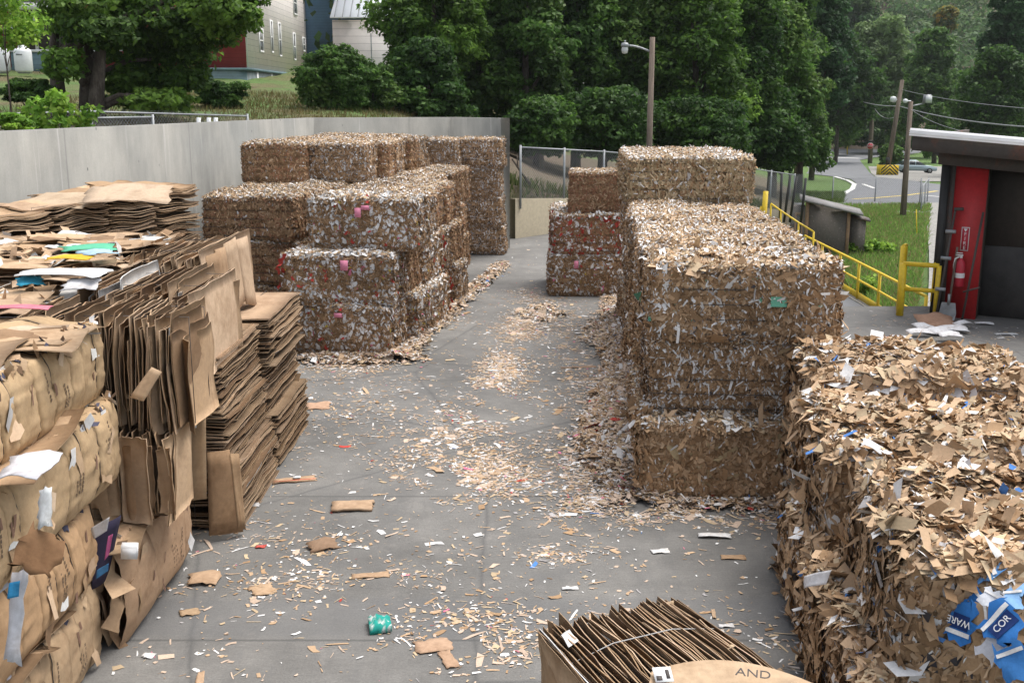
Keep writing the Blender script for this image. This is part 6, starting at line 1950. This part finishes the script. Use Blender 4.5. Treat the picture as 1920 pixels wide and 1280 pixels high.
b = MB(); b.hexa([(tl[0] - a[0], -.6, e0), (c[0] - a[0] + .4, -.6, e0), (c[0] - a[0] + .4, 3.6, e0 + 3.2), (tl[0] - a[0] + .3, 3.6, e0 + 3.2), (tl[0] - a[0], -.6, e0 + .1), (c[0] - a[0] + .4, -.6, e0 + .1), (c[0] - a[0] + .4, 3.6, e0 + 3.3), (tl[0] - a[0] + .3, 3.6, e0 + 3.3)]); rf = b.build('roof', M['metalroof'], h3)
b = MB()
x = tl[0] - a[0] + .3
while x < c[0] - a[0] + .3:
    b.hexa([(x, -.6, e0 + .1), (x + .05, -.6, e0 + .1), (x + .05, 3.6, e0 + 3.3), (x, 3.6, e0 + 3.3), (x, -.6, e0 + .16), (x + .05, -.6, e0 + .16), (x + .05, 3.6, e0 + 3.36), (x, 3.6, e0 + 3.36)]); x += .55
b.build('seam', M['galv'], rf)
b = MB(); b.box(2.7, 2.76, -.03, -.002, 0, c[2] - 4.9); b.box(4.3, 4.36, -.03, -.002, 0, c[2] - 4.9); b.build('board_batten', M['greyblock'], h3)
# propane tanks
def propane(px, py, y, lab):
    p = at_y(px, py, y)
    t = empty('propane_tank', p, 0, lab, 'tank', 'propane tanks by the porch')
    b = MB(); b.lathe([(.001, .05), (.36, .06), (.42, .14), (.42, 1.02), (.39, 1.12), (.28, 1.2), (.001, 1.24)], 24); b.build('cylinder', M['tank'], t, smooth=True)
    b = MB(); b.lathe([(.19, 1.2), (.2, 1.34), (.17, 1.34), (.16, 1.2)], 16); b.build('collar', M['tank'], t, smooth=True)
    b = MB(); b.lathe([(.30, 0), (.32, .08)], 16); b.build('foot_ring', M['galv'], t)
    b = MB(); b.box(-.15, .15, -.425, -.415, .85, .93); b.build('label', M['galv'], t)
    b = MB(); b.tube([(0, 0, 1.24), (0, 0, 1.38)], .03, 8); b.build('valve', M['galv'], t)
propane(46, 138, 55, 'white propane tank standing clear in front of the porch boards')
propane(4, 138, 55, 'white propane tank half cut off behind leaves beside the porch')

# ------------------------------------------------------------------ trees and shrubs
GREENS = {'maple': [(0.115, 0.220, 0.033), (0.085, 0.173, 0.026), (0.163, 0.285, 0.045), (0.068, 0.138, 0.026)],
          'dark': [(0.051, 0.114, 0.024), (0.068, 0.144, 0.030), (0.091, 0.184, 0.033), (0.038, 0.088, 0.022)],
          'mid': [(0.077, 0.165, 0.033), (0.106, 0.211, 0.040), (0.068, 0.138, 0.030), (0.144, 0.239, 0.054)],
          'pale': [(0.163, 0.247, 0.090), (0.133, 0.211, 0.067), (0.191, 0.276, 0.106)],
          'bright': [(0.248, 0.441, 0.054), (0.191, 0.367, 0.045), (0.325, 0.495, 0.075), (0.133, 0.276, 0.030)],
          'pine': [(0.048, 0.109, 0.042), (0.057, 0.128, 0.045), (0.033, 0.082, 0.030)],
          'far': [(0.085, 0.156, 0.060), (0.106, 0.184, 0.067), (0.068, 0.128, 0.051), (0.133, 0.202, 0.083)],
          'orange': [(0.345, 0.228, 0.042), (0.230, 0.217, 0.053), (0.115, 0.171, 0.053), (0.092, 0.148, 0.053)]}
def leaves(rng, blobs, n, size, pal, flat=.35, drop=0.0):
    """blobs: (x,y,z,rx,ry,rz); leaves spread through each blob with gaps"""
    bl = np.array(blobs)
    w = bl[:, 3] * bl[:, 4] + bl[:, 4] * bl[:, 5] + bl[:, 3] * bl[:, 5]
    bi = rng.choice(len(bl), n, p=w / w.sum())
    d = unit(rng.normal(size=(n, 3)))
    rad = (rng.uniform(.35, 1.0, n) ** .45)[:, None]
    # gaps: bumpy radius per direction
    ph = rng.uniform(0, 6, (len(bl), 3))[bi]
    bump = 1 + .16 * np.sin(d[:, :1] * 7 + ph[:, :1]) + .16 * np.sin(d[:, 1:2] * 8 + ph[:, 1:2]) + .14 * np.sin(d[:, 2:] * 7 + ph[:, 2:])
    P = bl[bi, :3] + d * rad * bump * bl[bi, 3:6]
    N = unit(d * .6 + np.array([0, 0, .55]) + rng.normal(size=(n, 3)) * .55)
    t = unit(np.cross(N, rng.normal(size=(n, 3))))
    b = np.cross(N, t)
    s = (size * rng.uniform(.6, 1.35, n))[:, None]
    V = np.stack([P - t * s * .6, P + b * s * .34 + N * s * .08, P + t * s * .6, P - b * s * .34 + N * s * .08], 1).reshape(-1, 3)
    Q = np.arange(4 * n).reshape(-1, 4)
    g = np.array(GREENS[pal])
    base = rng.integers(0, len(g), len(bl))
    c = g[np.where(rng.random(n) < .6, base[bi], rng.integers(0, len(g), n))] * rng.uniform(.75, 1.25, (n, 1))
    bt = rng.uniform(.8, 1.2, len(bl))[bi][:, None]
    return V, Q, np.repeat(c * bt, 4, axis=0)

def crown_blobs(rng, cx, cy, z0, z1, rx, ry, n, shape='round', br=(.28, .5)):
    out = []
    H = z1 - z0
    for i in range(n):
        f = (i + .5) / n
        a = i * 2.39996 + rng.uniform(-.3, .3)
        if shape == 'round': prof = math.sqrt(max(.05, 1 - (2 * f - 1) ** 2 * .85))
        elif shape == 'skirt': prof = math.sqrt(max(.08, 1 - f ** 2.2))
        elif shape == 'cone': prof = max(.1, 1 - f)
        else: prof = 1.0
        rr = prof * rng.uniform(.45, .85)
        s = rng.uniform(*br) * (.6 + .4 * prof)
        out.append((cx + math.cos(a) * rr * rx, cy + math.sin(a) * rr * ry, z0 + H * f, s * rx, s * ry, s * min(rx, H * .5) * .75))
    return out

def tree(name, label, x, y, z, blobs, n, size, pal, trunk=.25, cat='tree', group=None, seed=1, limbs=5, lean=0.0, stems=None):
    rng = np.random.default_rng(seed)
    root = empty(name, (x, y, z), 0, label, cat, group)
    b = MB()
    tops = sorted(blobs, key=lambda q: q[2])
    ctop = tops[int(len(tops) * .75)][2]
    for (sx, sy) in (stems or [(0, 0)]):
        pts = [(sx, sy, -.3), (sx * 1.1 + lean * .2, sy, ctop * .3), (sx * 1.3 + lean * .6, sy * 1.1, ctop * .65), (sx * 1.4 + lean, sy, ctop)]
        b.tube(pts, [trunk, trunk * .75, trunk * .5, trunk * .18], 9)
    for k in range(limbs):
        q_ = blobs[int(rng.integers(len(blobs)))]
        zs = max(.3, min(q_[2] * .6, ctop * .7))
        st = np.array([(stems or [(0, 0)])[k % len(stems or [0])][0] + lean * zs / max(ctop, 1), 0, zs])
        en = np.array(q_[:3])
        mid = st * .5 + en * .5 + np.array([0, 0, .1 * abs(en[0])])
        b.tube([st, mid, en], [trunk * .42, trunk * .26, trunk * .08], 6)
    b.build('trunk', M['bark'], root, smooth=True)
    V, Q, C = leaves(rng, blobs, n, size, pal)
    link('crown', mesh_data('crown', V, Q, M['leaf'], C), root)
    return root

def px_tree(label, pxc, pxw, py_top, py_bot, y, n, size, pal, seed, shape='skirt', nb=26, zbase=None, name='broadleaf_tree', trunk=.3, group=None, br=(.28, .5), **kw):
    rng = np.random.default_rng(seed)
    a = at_y(pxc, py_bot, y); c = at_y(pxc, py_top, y)
    half = abs(at_y(pxc + pxw / 2, py_bot, y)[0] - a[0]) / 1.16
    zb = ground_z(a[0], y) if zbase is None else zbase
    blobs = crown_blobs(rng, 0, 0, a[2] - zb, c[2] - zb, half, half * .8, nb, shape, br)
    return tree(name, label, a[0], y, zb, blobs, int(n * 1.5), size * .84, pal, trunk, group=group, seed=seed, **kw)

# maple before the red house
a = at_y(110, 185, 34); z_ = ground_z(a[0], 34) - .1
rgm = np.random.default_rng(61)
bl = []
for (px, py, w, h) in ((150, 20, 150, 90), (240, -20, 160, 110), (300, 30, 150, 90), (360, 60, 140, 90), (400, 10, 140, 100), (330, 110, 130, 80), (250, 90, 150, 90), (280, 150, 120, 60), (190, 60, 120, 60),
                       (430, 45, 90, 60), (455, -10, 90, 60), (230, 150, 90, 50), (345, 150, 90, 40), (120, -40, 160, 70), (300, 190, 130, 40), (470, 28, 50, 40), (120, 120, 80, 60), (250, 185, 90, 40)):
    p = at_y(px, py, 34 + rgm.uniform(-1.2, 1.8)); k = 34 / F
    bl.append((p[0] - a[0], p[1] - 34, p[2] - z_, w * k * .5, w * k * .45, h * k * .5))
tree('maple_tree', 'big maple with several trunks in front of the red house', a[0], 34, z_, bl, 30000, .17, 'maple', .30, seed=62, limbs=9, stems=[(0, 0), (.7, .3), (1.15, -.2)])
# leafy branch at upper left
a = at_y(20, 200, 30); z_ = ground_z(a[0], 30)
bl = [(at_y(px, py, 30)[0] - a[0], rgm.uniform(-.6, .6), at_y(px, py, 30)[2] - z_, .45, .45, .4) for px, py in ((0, 10), (30, 0), (45, 40), (15, 45), (-8, 70), (40, 62), (25, 20), (-20, 50))]
tree('slender_tree', 'bright young tree at the upper corner before the porch', a[0], 30, z_, bl, 2200, .12, 'bright', .03, seed=63, limbs=6)
# shrubs
def shrub(label, pxc, pxw, py_top, py_bot, y, n, size, pal, seed, name='shrub', nb=14, shape='round', trunk=.05):
    return px_tree(label, pxc, pxw, py_top, py_bot, y, n, size, pal, seed, shape, nb, None, name, trunk, br=(.35, .55), limbs=5)
shrub('large rounded lilac shrub beside the white house', 632, 150, 95, 205, 44, 12000, .17, 'mid', 71, 'lilac_shrub', 22)
shrub('tall dense shrub in front of the grey white barn', 700, 110, 125, 212, 45, 9000, .17, 'mid', 72, nb=18)
shrub('clipped dark hedge bush below the house foundation', 415, 100, 155, 200, 42, 8000, .11, 'dark', 73, 'clipped_bush', 16, 'box')
shrub('dark undergrowth bush at the foot of the maple', 290, 150, 140, 205, 36, 7000, .14, 'dark', 74, nb=14)
shrub('low dark bush behind the sagging fence near the porch', 50, 110, 150, 190, 33, 4000, .13, 'dark', 75, nb=10)
shrub('leafy bush low against the concrete wall at the frame edge', 30, 90, 215, 245, 21.5, 1500, .10, 'bright', 76, nb=8)
# vine with large bright leaves on the fence
a = at_y(120, 240, 23.5); z_ = 2.7
rv = np.random.default_rng(77)
bl = [(at_y(px, py, 23.5)[0] - a[0], rv.uniform(-.25, .25), at_y(px, py, 23.5)[2] - z_, .22, .2, .18) for px, py in ((60, 200), (85, 195), (100, 215), (75, 225), (115, 200), (140, 215), (150, 230), (120, 230), (95, 238), (165, 210), (50, 215), (105, 182), (65, 240))]
tree('vine', 'bright green large leaved vine climbing the fence post', a[0], 23.5, z_, bl, 620, .15, 'bright', .02, 'vine', seed=78, limbs=8)

# the dark wood beyond the yard
T = [  # label, px centre, width, top, bottom, distance, leaves, size, palette
 ('big round maple overhanging the barn roof', 815, 230, -60, 150, 50, 20000, .22, 'maple', 'round'),
 ('dark tree rising behind the concrete wall end', 900, 240, -90, 200, 54, 14000, .27, 'mid', 'skirt'),
 ('low leafy tree just above the concrete wall corner', 800, 200, 80, 215, 47, 11000, .22, 'dark', 'skirt'),
 ('tree with hanging dark boughs above the wire fence', 985, 220, -80, 225, 52, 14000, .26, 'mid', 'skirt'),
 ('dark tree directly behind the wire fence, left of the lamp post', 1080, 240, -100, 250, 55, 14000, .27, 'dark', 'skirt'),
 ('tall tree right behind the wooden lamp post', 1190, 240, -110, 260, 56, 14000, .27, 'mid', 'skirt'),
 ('broad green tree on the far side of the lamp post', 1300, 240, -90, 270, 55, 14000, .27, 'maple', 'skirt'),
 ('dark drooping tree behind the olive tan bales', 1390, 220, -60, 285, 58, 13000, .28, 'dark', 'skirt'),
 ('tree leaning out over the road at the wood edge', 1450, 200, 20, 280, 62, 13000, .28, 'mid', 'skirt'),
 ('loose limbed tree at the road bend', 1500, 130, 180, 305, 66, 7000, .26, 'mid', 'skirt'),
 ('tall dark tree behind the road bend', 1440, 220, -120, 170, 85, 12000, .40, 'dark', 'round'),
 ('dark tree rising at the head of the wood edge', 1530, 150, -60, 190, 100, 10000, .42, 'pine', 'skirt'),
 ('small dark understorey tree beneath the lamp post tree', 1130, 240, 170, 290, 49, 9000, .22, 'dark', 'round'),
 ('small dark understorey tree above the rust brown bale', 1010, 180, 190, 285, 47, 7000, .21, 'dark', 'round'),
 ('small dark understorey tree above the olive tan bales', 1310, 240, 190, 300, 51, 9000, .22, 'dark', 'round'),
 ('understorey shrub tree at the foot of the road edge wood', 1450, 150, 210, 312, 58, 7000, .23, 'dark', 'round'),
]
for k, (lab, pc0, w_, t_, b_, y_, n_, s_, pal, shp) in enumerate(T):
    px_tree(lab, pc0, w_, t_, b_, y_, n_, s_, pal, 200 + k, shp, 30, trunk=.28)
# trees beyond the road
T2 = [
 ('rounded pale green tree on the hillside beyond the junction', 1640, 170, 45, 190, 190, 9000, .75, 'pale', 'round'),
 ('orange tinged tree high on the hillside', 1772, 50, 15, 60, 215, 1500, .7, 'orange', 'round'),
 ('tall dark pine with a bare top at the upper corner', 1880, 130, -60, 170, 120, 8000, .5, 'pine', 'skirt'),
 ('broad green tree behind the leaning pole', 1740, 150, 60, 250, 165, 9000, .65, 'mid', 'skirt'),
 ('dark bushy tree hiding the front of the parked sedan', 1796, 56, 250, 330, 116, 4000, .36, 'mid', 'skirt'),
 ('dark green tree over the warehouse roof', 1850, 170, 100, 270, 110, 9000, .45, 'dark', 'skirt'),
 ('low roadside bush beside the chevron barrier', 1668, 50, 272, 310, 135, 3000, .35, 'mid', 'round'),
 ('dark spreading tree arching over the far road', 1570, 170, 80, 240, 150, 9000, .6, 'dark', 'round'),
 ('light leaved bush bank left of the far junction', 1570, 110, 200, 268, 172, 5000, .5, 'mid', 'round'),
 ('dense dark bush bank behind the stop sign', 1650, 170, 190, 268, 178, 6000, .55, 'dark', 'skirt'),
 ('tall tree near the skyline above the road bend', 1600, 120, -50, 110, 230, 6000, .85, 'far', 'skirt'),
 ('leafy sapling at the warehouse side of the lamp post', 1752, 60, 195, 292, 150, 4000, .35, 'mid', 'skirt'),
]
for k, (lab, pc0, w_, t_, b_, y_, n_, s_, pal, shp) in enumerate(T2):
    px_tree(lab, pc0, w_, t_, b_, y_, n_, s_, pal, 300 + k, shp, 24, trunk=.35, name='pine_tree' if 'pine' in lab else ('bush' if ' bush' in lab and 'tree' not in lab else 'broadleaf_tree'))
# the wooded hillside as one mass
rw_ = np.random.default_rng(400)
bl = []
for k in range(760):
    y = rw_.uniform(196, 400); x = y * rw_.uniform(-.30, .66)
    z = float(z_right(y)) if x / y > .1 else max(float(z_right(y)), 8)
    h = rw_.uniform(9, 17)
    for j in range(2):
        bl.append((x + rw_.uniform(-2, 2), y, z + h * rw_.uniform(.35, .85), rw_.uniform(3.5, 6), rw_.uniform(3, 5), rw_.uniform(3, 5.5)))
for k in range(130):      # nearer backdrop behind the wood edge
    y = rw_.uniform(85, 150); x = y * rw_.uniform(-.22, .22)
    z = ground_z(x, y)
    for j in range(2):
        bl.append((x, y, z + rw_.uniform(2, 20), 4, 3.5, 4))
V, Q, C = leaves(rw_, bl, 190000, 1.05, 'far')
tag(link('woods', mesh_data('woods', V, Q, M['leaf'], C)), 'wooded hillside closing the view behind the yard and road', None, None, 'stuff')

# grass on the bank, weeds along the fence foot, dry lawn
def blades(name, n, xy, h, cols, label):
    r = np.random.default_rng(len(xy))
    P = np.stack([xy[:, 0], xy[:, 1], terrain_z(xy[:, 0], xy[:, 1])], 1)
    m = len(P)
    a = r.uniform(0, 6.28, m)
    d = np.stack([np.cos(a), np.sin(a), np.zeros(m)], 1)
    hh = h * r.uniform(.5, 1.3, m)[:, None]
    lean = r.normal(size=(m, 3)) * .35 * hh; lean[:, 2] = 0
    up = np.array([0, 0, 1.0])
    V = np.stack([P - d * hh * .10, P + d * hh * .10, P + lean + up * hh + d * hh * .02, P + lean + up * hh - d * hh * .02], 1).reshape(-1, 3)
    c = np.array(cols)[r.integers(0, len(cols), m)] * r.uniform(.7, 1.3, (m, 1))
    tag(link(name, mesh_data(name, V, np.arange(4 * m).reshape(-1, 4), M['leaf'], np.repeat(c, 4, 0))), label, None, None, 'stuff')
rb_ = np.random.default_rng(55)
k = 90000
yy = rb_.uniform(24, 56, k); uu = rb_.uniform(.27, .385, k)
xy = np.stack([uu * yy, yy], 1)
onramp = ((xy[:, 0] < 10.75) & (xy[:, 1] < 39)) | (uu > .384 + .0004 * (yy - 40))
xy = xy[~onramp]
patch = np.sin(xy[:, 0] * 1.3) * np.sin(xy[:, 1] * .7 + 1) + rb_.normal(size=len(xy)) * .6
xy = xy[patch > -.9]
blades('grass', len(xy), xy, .22, [(.18, .34, .06), (.22, .38, .08), (.14, .29, .05), (.30, .33, .12), (.28, .23, .11)], 'green grass on the bank beyond the long railing')
k = 14000
yy = rb_.uniform(32, 52, k); xx = rb_.uniform(-17, -4, k)
blades('dry_grass', k, np.stack([xx, yy], 1), .16, [(.16, .13, .05), (.20, .16, .07), (.10, .12, .03)], 'dry yellowish grass on the slope below the houses')
k = 3500
f = rb_.uniform(0, 1, k); dd = rb_.uniform(.3, 1.2, k)
xx = .3 + 11.7 * f - .76 * dd; yy = 32.2 + 14.2 * f + .65 * dd
blades('weeds', k, np.stack([xx, yy], 1), .30, [(.10, .13, .04), (.14, .14, .06), (.07, .10, .03)], 'weeds growing along the foot of the chain link fence')
gx_ = ground_pt(1600, 355, 0)
k = 5000
yy = rb_.uniform(58, 70, k); uu = rb_.uniform(.258, .305, k)
blades('roadside_grass', k, np.stack([uu * yy, yy], 1), .25, [(.09, .15, .04), (.12, .16, .05)], 'grass of the small island inside the road bend')
for i, (px, py) in enumerate(((1598, 452), (1612, 455), (1665, 490), (1620, 515), (1640, 390), (1605, 385))):
    y = 40 if py < 500 else 33
    p = at_y(px, py, y); z = ground_z(p[0], y)
    rr_ = np.random.default_rng(500 + i)
    bl = [(rr_.uniform(-.25, .25), rr_.uniform(-.2, .2), rr_.uniform(.15, .45), .22, .2, .18) for _ in range(5)]
    tree('weed_plant', ['leafy weed at the corner of the shed', 'leafy weed beside the shed lean to', 'leafy weed alone in the middle of the grass bank', 'broad leaved weed near the railing on the bank', 'tall weed at the head of the bank by the fence', 'tall weed by the shed roof at the fence'][i],
         p[0], y, z, bl, 220, .14, 'bright', .012, 'plant', 'broad leaved weeds on the grass bank', seed=520 + i, limbs=3)
for i, px in enumerate((1635, 1660, 1680)):
    p = ground_pt(px, 388, 0); rr_ = np.random.default_rng(i)
    b = MB(); g = np.linspace(0, 2 * math.pi, 9)[:-1]
    b.lathe([(.001, 0), (.42, .0), (.40, .12), (.25, .2), (.001, .22)], 8)
    V = np.concatenate(b.V) * np.array([1, .6, 1]); V += rr_.normal(size=V.shape) * .03
    o = link('rock', mesh_data('rock', V, np.concatenate(b.Q), M['gravel']), None, (p[0], 51.5, ground_z(p[0], 51.5) - .05))
    tag(o, ['flat grey rock by the fence foot, nearest the shed', 'flat grey rock at the fence foot between two others', 'flat grey rock at the fence foot nearest the lamp post'][i], 'rock', 'flat rocks at the head of the grass bank')
# trash barrel lid / bare branch by the fence
br_ = at_y(960, 335, 33.6)
b = MB(); b.tube([(0, 0, .6), (.35, 0, .1), (.55, 0, -.15)], [.03, .04, .05], 6); b.tube([(.18, 0, .35), (.15, 0, .75)], [.025, .015], 6)
tag(b.build('fallen_branch', M['bark'], loc=br_), 'bare forked branch leaning on the fence by the wall end', 'branch')

# ------------------------------------------------------------------ air: far things pale a little
hz = MB(); hz.box(-428, 468, -46, 644, -6.2, 96)
hm_, hn, hl, hb = new_mat('thin_air')
hn.remove(hb)
pv = hn.new('ShaderNodeVolumePrincipled')
pv.inputs['Color'].default_value = (0.86, 0.91, 0.95, 1)
pv.inputs['Density'].default_value = 0.00014
pv.inputs['Anisotropy'].default_value = 0.2
hl.new(pv.outputs[0], hn['Material Output'].inputs['Volume'])
tag(hz.build('haze', hm_), 'thin pale summer haze over the yard and the wooded hillside', None, None, 'stuff')
